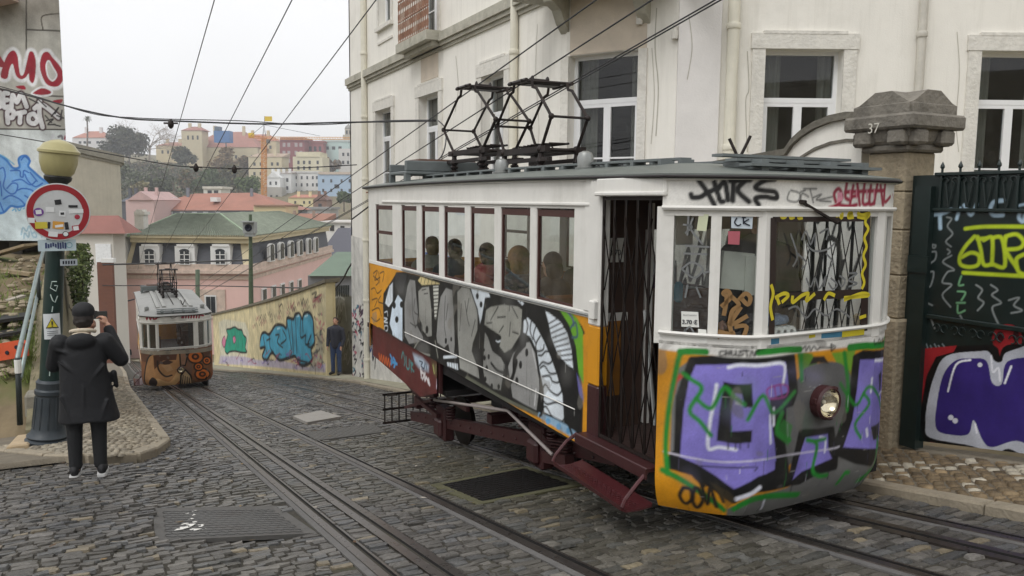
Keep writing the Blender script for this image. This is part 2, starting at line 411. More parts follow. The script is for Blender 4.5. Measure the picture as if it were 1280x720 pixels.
Xs = np.unique(np.concatenate([np.linspace(-880, -120, 26), np.linspace(-110, -10, 26), np.arange(-9.6, 9.0, 0.3), np.arange(-1.3, -0.6, 0.05), np.linspace(10, 110, 26), np.linspace(120, 880, 26)]))
Ys = np.unique(np.concatenate([np.linspace(-200, -10, 12), np.arange(-8, 30, 0.4), np.linspace(31, 120, 46), np.linspace(130, 880, 50)]))
GX, GY = np.meshgrid(Xs, Ys); GZ = terrain(GX, GY)
GZ = GZ + np.where((GX < -1.2) & (GY > 11) & (GY < 40), 0.05*np.sin(GX*5.1+GY*3.3)*np.sin(GY*4.1-GX*2.2), 0)
nx = len(Xs); mb = MB()
mb.v = [tuple(p) for p in np.stack([GX, GY, GZ], -1).reshape(-1, 3)]
for j in range(len(Ys)-1):
    for i in range(nx-1): mb.f.append((j*nx+i, j*nx+i+1, (j+1)*nx+i+1, (j+1)*nx+i)); mb.m.append(0)
m = mat('earth', hx(118, 104, 80), rough=0.95, var=0.35, scale=1.6, bump=0.8, bscale=9)
nt = m.node_tree; N, L = nt.nodes, nt.links; b = N['Principled BSDF']; prev = b.inputs['Base Color'].links[0].from_socket
tc = N.new('ShaderNodeTexCoord'); nz = N.new('ShaderNodeTexNoise'); nz.inputs['Scale'].default_value = 0.9; nz.inputs['Detail'].default_value = 9; L.new(tc.outputs['Object'], nz.inputs['Vector'])
mr = N.new('ShaderNodeMapRange'); mr.inputs['From Min'].default_value = 0.5; mr.inputs['From Max'].default_value = 0.62; L.new(nz.outputs['Fac'], mr.inputs['Value'])
mx = N.new('ShaderNodeMix'); mx.data_type = 'RGBA'; L.new(mr.outputs[0], mx.inputs['Factor']); L.new(prev, mx.inputs['A']); mx.inputs['B'].default_value = hx(92, 98, 52); L.new(mx.outputs['Result'], b.inputs['Base Color'])
tag(mb.build('ground', m, smooth=True, fix=False), kind='structure')

# ------------------------------------------------------------------ street surface
KERB_R = [(5.2, -4), (5.17, 3), (5.15, 4.06), (5.3, 8), (5.6, 14), (5.92, 21.6), (5.33, 28.1), (4.27, 37.9), (3.2, 48), (2.0, 62), (1, 76)]
WALL_R = [(6.5, -4), (6.5, 5), (6.5, 9.5), (6.5, 14), (6.5, 23.6), (6.45, 27), (5.9, 36), (5.3, 47), (4.2, 62), (3.2, 76)]
kr = lambda y: np.interp(y, [p[1] for p in KERB_R], [p[0] for p in KERB_R])
kw = lambda y: np.interp(y, [p[1] for p in WALL_R], [p[0] for p in WALL_R])
arc_px = [(-60, 560), (-20, 567), (10, 571.5), (70, 578), (130, 581), (165, 577), (190, 568), (206, 556)]
ARC = [onG(x, y)[:2] for x, y in arc_px]
SIDE = [onG(x, y)[:2] for x, y in [(196, 540), (184, 522), (171, 503), (160, 487)]]+[np.array([0.28, 40.0]), np.array([0.0, 62.0]), np.array([0.0, 76.0])]
KERB_L = ARC+SIDE
PAVE_L = [np.array(p) for p in KERB_L]+[np.array([-0.78, 76.0]), np.array([-0.78, 11.3]), np.array([-2.2, 10.9]), np.array([-6.0, 10.6]), np.array([-6.0, 9.0])]
def inside(px_, py_, poly):
    r = np.zeros(np.shape(px_), bool); n = len(poly)
    for i in range(n):
        a, b = poly[i], poly[(i+1) % n]
        if a[1] == b[1]: continue
        r ^= ((a[1] > py_) != (b[1] > py_)) & (px_ < (b[0]-a[0])*(py_-a[1])/(b[1]-a[1])+a[0])
    return r
def sheet(name, x0, x1, ys, h, material, nxs=24):
    mb = MB(); 
    for y in ys:
        a, b = (x0(y) if callable(x0) else x0), (x1(y) if callable(x1) else x1)
        for x in np.linspace(a, b, nxs+1): mb.v.append((x, y, float(gz(x, y))+h))
    for j in range(len(ys)-1):
        for i in range(nxs): mb.f.append((j*(nxs+1)+i, j*(nxs+1)+i+1, (j+1)*(nxs+1)+i+1, (j+1)*(nxs+1)+i)); mb.m.append(0)
    return mb.build(name, material, smooth=True, fix=False)
bed = mat('road bed', hx(60, 56, 48), rough=0.95, var=0.35, scale=5, bump=0.6, bscale=50, stain=0.5, stain_col=hx(72, 74, 40))
tag(sheet('road', -9.0, lambda y: kr(y)+0.1, list(np.arange(-4, 10.01, 0.4)), -0.014, bed, 60), kind='structure')
tag(sheet('road', -0.8, lambda y: kr(y)+0.1, list(np.arange(10.0, 30, 0.4))+list(np.linspace(30, 78, 60)), -0.014, bed, 36), kind='structure')

def stones(name, cx, cy, lx, ly, rot, col, h, material, base_z=None, kind='structure', flat=False, dome=0.007, tilt=0.03, depth=0.03, inset=0.16, rough_edge=0.16):
    n = len(cx); k = 8
    sq = np.array([(-1, -1), (0, -1), (1, -1), (1, 0), (1, 1), (0, 1), (-1, 1), (-1, 0)], float)
    P = np.repeat(sq[None], n, 0)+RNG.uniform(-rough_edge, rough_edge, (n, k, 2)); 
    P[:, ::2] *= RNG.uniform(0.90, 1.03, (n, 4, 1))
    out = P*np.stack([lx/2, ly/2], -1)[:, None, :]
    top = P*(np.stack([lx/2, ly/2], -1)-np.minimum(lx, ly)[:, None]*inset*0.5)[:, None, :]
    c, s_ = np.cos(rot)[:, None], np.sin(rot)[:, None]
    R = lambda Q: np.stack([Q[..., 0]*c-Q[..., 1]*s_+cx[:, None], Q[..., 0]*s_+Q[..., 1]*c+cy[:, None]], -1)
    O, T = R(out), R(top); zc = (gz(cx, cy)+h) if base_z is None else base_z
    dz = RNG.normal(0, 0.005, n); tx, ty = RNG.normal(0, tilt, n), RNG.normal(0, tilt, n)
    sl = lambda Q: zc[:, None]-S*(Q[..., 1]-cy[:, None])+dz[:, None]+tx[:, None]*(Q[..., 0]-cx[:, None])+ty[:, None]*(Q[..., 1]-cy[:, None])
    V = np.zeros((n, 17, 3)); V[:, :8, :2] = O; V[:, :8, 2] = sl(O)-depth; V[:, 8:16, :2] = T; V[:, 8:16, 2] = sl(T)+RNG.normal(0, 0.002, (n, 8))
    V[:, 16, 0], V[:, 16, 1], V[:, 16, 2] = cx, cy, zc+dz+dome
    i = np.arange(8); q = np.stack([i, (i+1) % 8, 8+(i+1) % 8, 8+i], 1); t = np.stack([8+i, 8+(i+1) % 8, np.full(8, 16)], 1)
    base = (np.arange(n)*17)[:, None, None]
    Q, Tt = (q[None]+base).reshape(-1, 4), (t[None]+base).reshape(-1, 3)
    me = bpy.data.meshes.new(name); me.vertices.add(n*17); me.vertices.foreach_set('co', V.ravel())
    li = np.concatenate([Q.ravel(), Tt.ravel()]).astype(np.int32); me.loops.add(len(li)); me.loops.foreach_set('vertex_index', li)
    me.polygons.add(len(Q)+len(Tt)); me.polygons.foreach_set('loop_start', np.concatenate([np.arange(len(Q))*4, len(Q)*4+np.arange(len(Tt))*3]).astype(np.int32))
    me.polygons.foreach_set('use_smooth', np.full(len(Q)+len(Tt), not flat))
    me.update(calc_edges=True); at = me.color_attributes.new('Col', 'FLOAT_COLOR', 'POINT')
    at.data.foreach_set('color', np.repeat(np.concatenate([col, np.ones((n, 1))], 1), 17, 0).ravel()); me.materials.append(material); me.validate()
    o = link(name, me); tag(o, kind=kind); return o
STONE = mat('basalt setts', (1, 1, 1, 1), rough=0.34, var=0.28, scale=22, attr='Col', bump=0.6, bscale=55, stain=0.35, stain_col=hx(70, 66, 52), spec=0.45)
LIME = mat('limestone setts', (1, 1, 1, 1), rough=0.7, var=0.25, scale=25, attr='Col', bump=0.5, bscale=70, stain=0.4, stain_col=hx(84, 76, 62))

SLABS = {   # covers let into the setts (survey marks of their corners)
 'chequered cover': [(205, 637), (338, 635), (379, 664), (209, 671)],
 'dark grate': [(553, 606), (655, 586), (712, 606), (603, 627)],
 'pale slab': [(366, 522), (401, 515), (427, 522.5), (384, 530)],
 'far cover': [(378, 541), (466, 530), (482, 540), (396, 551)]}
SLABP = {k: [onG(x, y)[:2] for x, y in v] for k, v in SLABS.items()}
def grow(P, d):
    P = np.array(P); c = P.mean(0); return [c+(p-c)*(1+d/np.linalg.norm(p-c)) for p in P]
bend = lambda y: -0.06*np.clip((np.asarray(y, float)-4)/20, -0.5, 3)-0.35*ss(26, 46, np.asarray(y, float))
RAILS = [('lt', 1.38, 0), ('ls', 1.70, 1), ('lr', 2.37, 0), ('rl', 3.75, 0), ('rs', 4.37, 1), ('rr', 4.69, 0)]
def railx(x0, y): return x0+bend(y)*(1.3 if x0 < 3 else 0.0)+(0.0 if x0 < 3 else -1.3*ss(20, 46, np.asarray(y, float)))
cx, cy, lx, ly = [], [], [], []
y = -1.0
while y < 34:
    rowh = random.uniform(0.064, 0.094)*(1.0 if y < 16 else 1.25); ym = y+rowh/2
    rx = sorted((float(railx(x0, ym)), .088) for nm, x0, sl in RAILS); segs = []; x = -7.5+random.uniform(0, 0.2)
    for q, hw_ in rx: segs.append((x, q-hw_)); x = q+hw_
    segs.append((x, float(kr(ym))-0.075))
    for a_, b_ in segs:
        x = a_
        while x < b_-0.04:
            l = random.uniform(0.085, 0.165)*(1.0 if y < 16 else 1.2)
            if b_-x-l < 0.08: l = b_-x
            cx.append(x+l/2); cy.append(ym+0.05*sin(x*0.9+y*0.3)+random.uniform(-.008, .008)); lx.append(l-0.008); ly.append(rowh-0.007); x += l
    y += rowh
cx, cy, lx, ly = map(np.array, (cx, cy, lx, ly))
keep = ~inside(cx, cy, PAVE_L) & ~((cy > 11.0) & (cx < -0.3))
for nm, P in SLABP.items(): keep &= ~inside(cx, cy, grow(P, 0.13))
cx, cy, lx, ly = cx[keep], cy[keep], lx[keep], ly[keep]
n = len(cx); g = RNG.normal(0, 1, n)
base = np.array(lin((88, 85, 81)))[None]*np.exp(0.28*g)[:, None]
warm = RNG.random(n); tan_ = np.array(lin((122, 112, 94)))[None]; blue = np.array(lin((82, 82, 82)))[None]
base = np.where((warm < 0.045)[:, None], tan_*np.exp(0.15*g)[:, None], np.where((warm > 0.72)[:, None], blue*np.exp(0.2*g)[:, None], base))
moss = np.exp(-((cx-2.9)**2/0.9+(cy-7.5)**2/14))*0.75+0.5*np.exp(-((cx+2.2)**2/2.0+(cy-5.2)**2/1.5))
patch = np.clip(moss+0.25*np.sin(cx*1.7+cy*0.8)*np.sin(cy*1.1-cx*0.6), 0, 1)
base = base*(1-0.55*patch[:, None])+np.array(lin((92, 88, 62)))[None]*0.55*patch[:, None]
stones('cobblestones', cx, cy, lx, ly, RNG.normal(0, 0.04, n), base*1.0, -0.003, STONE, flat=True, dome=0.003, tilt=0.038, inset=0.13, rough_edge=0.10, depth=0.022)

# pavements
def kerb_stones(name, line, h, wid, material, seglen=0.75, z0=-0.05):
    P = [np.asarray(p, float) for p in line]; L = np.concatenate([[0], np.cumsum([np.linalg.norm(P[i+1]-P[i]) for i in range(len(P)-1)])])
    at = lambda s_: np.array([np.interp(s_, L, [p[0] for p in P]), np.interp(s_, L, [p[1] for p in P])])
    mb = MB(); s_ = 0
    while s_ < L[-1]-0.05:
        ln = min(seglen*random.uniform(0.7, 1.25), L[-1]-s_); a, b = at(s_+0.006), at(s_+ln-0.006); s_ += ln
        d = (b-a)/(np.linalg.norm(b-a)+1e-9); nn = np.array([-d[1], d[0]])*wid/2; hh = h+random.uniform(-.008, .008)
        zz = lambda q, e: float(gz(q[0], q[1]))+e
        lo = [np.append(q, zz(q, z0)) for q in (a-nn, b-nn, b+nn, a+nn)]
        md = [np.append(q, zz(q, hh-0.018)) for q in (a-nn, b-nn, b+nn, a+nn)]
        tp = [np.append(q, zz(q, hh)) for q in (a-nn*.8+d*.01, b-nn*.8-d*.01, b+nn*.8-d*.01, a+nn*.8+d*.01)]
        mb.loft([lo, md, tp], mi=0)
    return tag(mb.build(name, material), kind='structure')
kst = mat('kerb limestone', hx(148, 138, 120), rough=0.8, var=0.22, scale=7, bump=0.4, bscale=40, stain=0.5, stain_col=hx(95, 88, 76))
kerb_stones('kerb', [p for p in KERB_L if p[1] < 70], 0.10, 0.15, kst)
kerb_stones('kerb', KERB_R, 0.065, 0.13, kst, 0.9)
edge = [onG(x, y, 0.1)[:2] for x, y in [(22, 560), (37, 538), (50, 522)]]; edge = [np.array([p[0], min(p[1], 11.9)]) for p in edge]
kerb_stones('kerb', edge, 0.135, 0.22, mat('kerb sandstone', hx(178, 158, 128), rough=0.85, var=0.2, scale=6, bump=0.4, stain=0.4, stain_col=hx(110, 96, 78)), 0.6, z0=0.0)
pav = mat('pavement mortar', hx(112, 104, 90), rough=0.95, var=0.3, scale=6, bump=0.5)
mb = MB(); Y_ = list(np.arange(8.6, 30, 0.3))+list(np.linspace(30, 76, 30))
def span(poly, y):
    xs = []
    for i in range(len(poly)):
        a, b = poly[i], poly[(i+1) % len(poly)]
        if (a[1] > y) != (b[1] > y): xs.append(a[0]+(y-a[1])*(b[0]-a[0])/(b[1]-a[1]))
    return (min(xs), max(xs)) if len(xs) >= 2 else None
prev = None
for y in Y_:
    sp = span(PAVE_L, y)
    if sp is None: prev = None; continue
    k0 = len(mb.v); xs = np.linspace(sp[0], sp[1]-0.03, 13)
    for x in xs: mb.v.append((x, y, float(gz(x, y))+0.075))
    if prev is not None:
        for i in range(12): mb.f.append((prev+i, prev+i+1, k0+i+1, k0+i)); mb.m.append(0)
    prev = k0
tag(mb.build('pavement', pav, smooth=True, fix=False), kind='structure')
def small_setts(name, inside_fn, bx, size, colfn, rot0, h, mt, jit=0.25, dome=0.005):
    x0, x1, y0, y1 = bx; c0, s0 = cos(rot0), sin(rot0); R = hypot(x1-x0, y1-y0)/2; mx_, my_ = (x0+x1)/2, (y0+y1)/2
    u, v = np.meshgrid(np.arange(-R, R, size), np.arange(-R, R, size)); u = u+RNG.normal(0, size*jit*0.25, u.shape)+0.5*size*(np.arange(u.shape[0])[:, None] % 2); v = v+RNG.normal(0, size*jit*0.2, v.shape)
    X = (mx_+u*c0-v*s0).ravel(); Y = (my_+u*s0+v*c0).ravel(); k = inside_fn(X, Y); X, Y = X[k], Y[k]; n = len(X)
    stones(name, X, Y, size*RNG.uniform(.78, 1.0, n), size*RNG.uniform(.74, .96, n), rot0+RNG.normal(0, jit*0.3, n), colfn(X, Y, n), h, mt, dome=dome, tilt=0.05, depth=0.025)
def col_left(X, Y, n):
    g = np.exp(RNG.normal(0, 0.22, n))[:, None]; d = np.clip(0.5+0.5*np.sin(X*2.3+Y*0.9)*np.sin(Y*1.7), 0, 1)[:, None]
    return (np.array(lin((146, 138, 122)))[None]*(1-0.4*d)+np.array(lin((122, 106, 84)))[None]*0.4*d)*g
small_setts('pavement_setts', lambda X, Y: inside(X, Y, grow(PAVE_L, -0.02)) & (Y < 34) & (X > -6), (-6, 1.2, 8.4, 34), 0.085, col_left, 0.35, 0.093, LIME, 0.55)
tag(sheet('pavement', lambda y: kr(y)+0.05, lambda y: kw(y)+0.3, list(np.arange(-4, 30, 0.4))+list(np.linspace(30, 76, 30)), 0.045, pav, 6), kind='structure')
def col_right(X, Y, n):
    g = np.exp(RNG.normal(0, 0.24, n))[:, None]; c = np.array(lin((112, 96, 72)))[None]*g
    c[RNG.random(n) < 0.07] = lin((186, 178, 160))
    wht = (np.sin(X*3.1+Y*2.0) > 0.86) & (RNG.random(n) < 0.6); c[wht] = lin((178, 170, 152)); return c
small_setts('pavement_setts', lambda X, Y: (X > kr(Y)+0.1) & (X < kw(Y)-0.02) & (Y > 0) & (Y < 12), (5.0, 6.6, 0, 12), 0.098, col_right, 0.785, 0.06, LIME, 0.2)
tag(sheet('pavement', lambda y: kr(y)+0.09, lambda y: kw(y)+0.02, list(np.arange(12.2, 30, 0.4))+list(np.linspace(30, 76, 30)), 0.058, mat('worn pavement', hx(150, 146, 126), rough=0.9, var=0.2, scale=3, bump=0.5, bscale=60, stain=0.4, stain_col=hx(108, 104, 84)), 5), kind='structure')

# tram rails
steel = mat('rail steel', hx(92, 86, 82), rough=0.30, metal=0.75, var=0.25, scale=14, stain=0.5, stain_col=hx(62, 48, 40))
groove = mat('rail groove', hx(22, 20, 19), rough=0.9)
concrete = mat('rail concrete', hx(98, 96, 94), rough=0.85, var=0.22, scale=12, bump=0.4, bscale=60)
names = {'lt': 'left running rail of the track under the far tram', 'ls': 'wide slotted cable rail in the middle of the left track', 'lr': 'right running rail of the left track, past the dark grate',
         'rl': 'nearest running rail of the right track, passing under the near tram', 'rs': 'slotted cable rail between the rails under the near tram', 'rr': 'running rail of the right track beside the kerb by the green gate'}
for nm, x0, slot in RAILS:
    prof = ([(-.085, -.03), (-.085, .001), (-.02, .003), (-.016, -.03), (.016, -.03), (.02, .003), (.085, .001), (.085, -.03)] if slot else
            [(-.085, -.03), (-.085, -.001), (-.038, .000), (-.036, .007), (.022, .007), (.024, -.028), (.058, -.028), (.060, .004), (.078, .004), (.08, -.03)])
    mi = [1, 2, 2, 0, 2, 2, 1] if slot else [2, 2, 0, 0, 1, 1, 1, 0, 2]
    mi = [2, 2, 1, 1, 1, 2, 2] if slot else mi
    mb = MB(); ys = list(np.arange(-3, 34, 0.5))+list(np.arange(34, 76, 2.0)); k = len(prof)
    for y in ys:
        for (dx, dz) in prof: xx = float(railx(x0, y)); mb.v.append((xx+dx, y, -S*y+float(gz(xx, y)+S*y)+dz))
    for j in range(len(ys)-1):
        for i in range(k-1): mb.f.append((j*k+i, j*k+i+1, (j+1)*k+i+1, (j+1)*k+i)); mb.m.append(mi[i])
    tag(mb.build('tram_rail', [steel, groove, concrete if not slot else steel], fix=False), names[nm], 'rail', 'tram rails let into the street')

# covers
iron = mat('cast iron', hx(86, 85, 83), rough=0.6, metal=0.25, var=0.25, scale=10, stain=0.3, stain_col=hx(70, 52, 40))
dark_iron = mat('dark cast iron', hx(34, 32, 31), rough=0.55, metal=0.5, var=0.25, scale=10, stain=0.4, stain_col=hx(60, 44, 34))
slabc = mat('slab concrete', hx(150, 146, 140), rough=0.85, var=0.15, scale=6, bump=0.4)
whitep = mat('spilt white paint', hx(214, 212, 206), rough=0.7)
def cover(key, name, label, cat, mt, h, studs, frame, split=False):
    P = [np.append(p, float(gz(*p))-(.014 if key == 'chequered cover' else 0)) for p in SLABP[key]]; c = sum(P)/4
    root = thing(name, label, cat, c)
    up = np.array([0, 0, 1.0])
    if frame:
        G = [np.append(p, float(gz(*p))-(.014 if key == 'chequered cover' else 0)) for p in grow(SLABP[key], 0.12)]; mb = MB()
        for i in range(4):
            a, b, q, r = P[i], P[(i+1) % 4], G[(i+1) % 4], G[i]
            mb.prism([r-up*.03, q-up*.03, b-up*.03, a-up*.03], up*(0.03+0.004))
        mb.build('cover_frame', frame, root)
    mb = MB(); mb.prism([p-up*.03 for p in P], up*(.03+h))
    if studs:
        for i in range(studs[0]):
            for j in range(studs[1]):
                u, v = (i+0.5)/studs[0], (j+0.5)/studs[1]
                q = (P[0]*(1-u)+P[1]*u)*(1-v)+(P[3]*(1-u)+P[2]*u)*v+up*h
                e1 = (P[1]-P[0]); e2 = P[3]-P[0]; e1 = e1/np.linalg.norm(e1); e2 = e2-e1*(e2@e1); e2 = e2/np.linalg.norm(e2); 
                d1, d2 = (e1+e2)*.011, (e1-e2)*.028
                if (i+j) % 2: d1, d2 = (e1-e2)*.011, (e1+e2)*.028
                mb.prism([q+d1, q+d2, q-d1, q-d2], up*.004)
    mb.build('plate', mt, root)
    return root, P
r, P = cover('chequered cover', 'manhole_cover', 'grey chequered iron cover splashed with white paint, set in cobbles left of the rails', 'manhole cover', iron, 0.006, (28, 12), mat('frame concrete', hx(88, 86, 83), rough=0.8, var=0.2, scale=8, bump=0.3))
mb = MB()
for (px_, py_, rr) in [(240, 640, .03), (239, 645, .035), (237, 650, .03), (241, 654, .03), (236, 658, .05), (246, 659, .06), (229, 661, .045), (252, 663, .04), (240, 664, .05), (224, 663, .03), (256, 658, .02), (231, 656, .025), (234, 643, .015), (247, 665, .03)]:
    q = onG(px_, py_); k = 9; ph = random.random()*6
    mb.prism([q+np.array([rr*(1+.35*sin(3*t+ph))*cos(t), rr*.8*(1+.35*cos(4*t+ph))*sin(t), 0.008-S*rr*.8*sin(t)*(1+.35*cos(4*t+ph))]) for t in np.linspace(0, 2*pi, k+1)[:-1]], (0, 0, .0015))
mb.build('paint_splash', whitep, r)
cover('dark grate', 'manhole_cover', 'dark rusty chequered cover in the mossy cobbles beside the near tram', 'manhole cover', dark_iron, 0.006, (22, 12), mat('mossy frame', hx(84, 82, 58), rough=0.9, var=0.3, scale=8, bump=0.4))
cover('pale slab', 'stone_slab', 'pale smooth slab standing proud of the cobbles between the two tracks', 'slab', slabc, 0.03, None, None)
cover('far cover', 'manhole_cover', 'worn grey chequered cover just downhill of the pale slab between the tracks', 'manhole cover', mat('worn iron', hx(98, 96, 92), rough=0.6, metal=0.3, var=0.2, scale=10), 0.006, (20, 10), None)

# wet leaves and scraps lying about
mb = MB()
for k in range(170):
    x, y = random.uniform(-3.5, 5.0), random.uniform(3.2, 16); z = float(gz(x, y))+.012; r = random.uniform(.012, .03); t = random.uniform(0, 6.28); e1 = np.array([cos(t), sin(t), -S*sin(t)])*r*1.5; e2 = np.array([-sin(t), cos(t), -S*cos(t)])*r*.7; c = np.array([x, y, z])
    mb.add([c-e1, c-e2+(0, 0, .004), c+e1+(0, 0, .006), c+e2], [(0, 1, 2, 3)], random.choice([0, 0, 1, 2]))
tag(mb.build('fallen_leaves', [mat('leaf tan', hx(128, 104, 66), rough=.8), mat('leaf brown', hx(82, 62, 42), rough=.8), mat('paper scrap', hx(168, 160, 148), rough=.8)], fix=False), kind='stuff')
# ------------------------------------------------------------------ funicular trams
white = mat('cream white paint', hx(222, 220, 214), rough=0.5, var=0.06, scale=4, stain=0.35, stain_col=hx(150, 146, 132), streak=0.28, bump=0.06, bscale=50)
yellow = mat('tram yellow', hx(205, 140, 20), rough=0.45, var=0.08, scale=5, stain=0.3, stain_col=hx(120, 84, 30))
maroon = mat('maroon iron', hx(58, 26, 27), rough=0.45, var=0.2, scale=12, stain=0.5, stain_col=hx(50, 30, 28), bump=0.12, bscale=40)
brown = mat('brown window frame', hx(70, 36, 30), rough=0.5, var=0.15, scale=10)
roofm = mat('tram roof tin', hx(112, 118, 114), rough=0.42, metal=0.25, var=0.2, scale=3, stain=0.5, stain_col=hx(70, 74, 68), bump=0.1)
roof2 = mat('weathered pale roof', hx(146, 146, 142), rough=0.5, metal=0.1, var=0.2, scale=3, stain=0.6, stain_col=hx(96, 94, 88)); board2 = mat('pale roof boards', hx(156, 156, 152), rough=0.6, var=0.15, scale=4)
dark = mat('dark rubber', hx(34, 28, 28), rough=0.6)
blackiron = mat('black iron', hx(38, 30, 27), rough=0.5, metal=0.4, var=0.2, scale=14, stain=0.4, stain_col=hx(74, 48, 34))
greyp = mat('grey machinery paint', hx(104, 110, 110), rough=0.55, var=0.15, scale=8)
galv = mat('galvanised', hx(150, 152, 150), rough=0.4, metal=0.6, var=0.12, scale=14)
silver = mat('pale rod paint', hx(170, 160, 156), rough=0.45, var=0.12, scale=10)
wood = mat('varnished wood lining', hx(130, 76, 36), rough=0.4, var=0.2, scale=5, stretch=(1, 6, 6))
inside_dark = mat('interior lining', hx(70, 50, 40), rough=0.7, var=0.15)
gl_tram = glassmat('tram glass', tint=(0.80, 0.84, 0.83, 1), dirt=0.13, refl=0.12)
chrome = mat('reflector', hx(225, 220, 205), rough=0.12, metal=1.0, var=0.03)
lens = glassmat('lamp glass', tint=(1, 0.97, 0.9, 1), dirt=0.02)
paper = mat('paper', hx(222, 222, 216), rough=0.8, var=0.04)
ink = mat('ink', hx(26, 30, 44), rough=0.8)
XL, XR, XC = 3.13, 5.07, 4.10
FRONT = [(3.07, 4.05), (3.28, 3.79), (3.52, 3.625), (4.62, 3.675), (4.93, 3.86), (5.11, 4.10)]
FRONT_R = [(3.07, 4.05), (3.13, 3.965), (3.20, 3.875), (3.28, 3.79), (3.36, 3.715), (3.43, 3.667), (3.50, 3.638), (3.60, 3.622), (3.85, 3.63), (4.45, 3.665), (4.60, 3.68), (4.71, 3.72), (4.82, 3.785), (4.93, 3.87), (5.03, 3.98), (5.11, 4.10)]
REAR = [(5.07, 10.62), (4.9, 10.95), (4.6, 11.12), (3.6, 11.12), (3.3, 10.95), (3.13, 10.62)]
WPX = [(469.5, 490.5), (501.5, 520.5), (526.5, 548.5), (554.5, 580.5), (587.5, 617.5), (625.5, 662), (670, 717)]
WY = [(float(onX(a, 300, XL)[1]), float(onX(b, 300, XL)[1])) for a, b in WPX]
ZS, ZT, ZB = 0.70, 1.44, 0.62     # sill, window head, belt
def zedge(y): return 1.70-0.035*((y-7.4)/3.8)**2

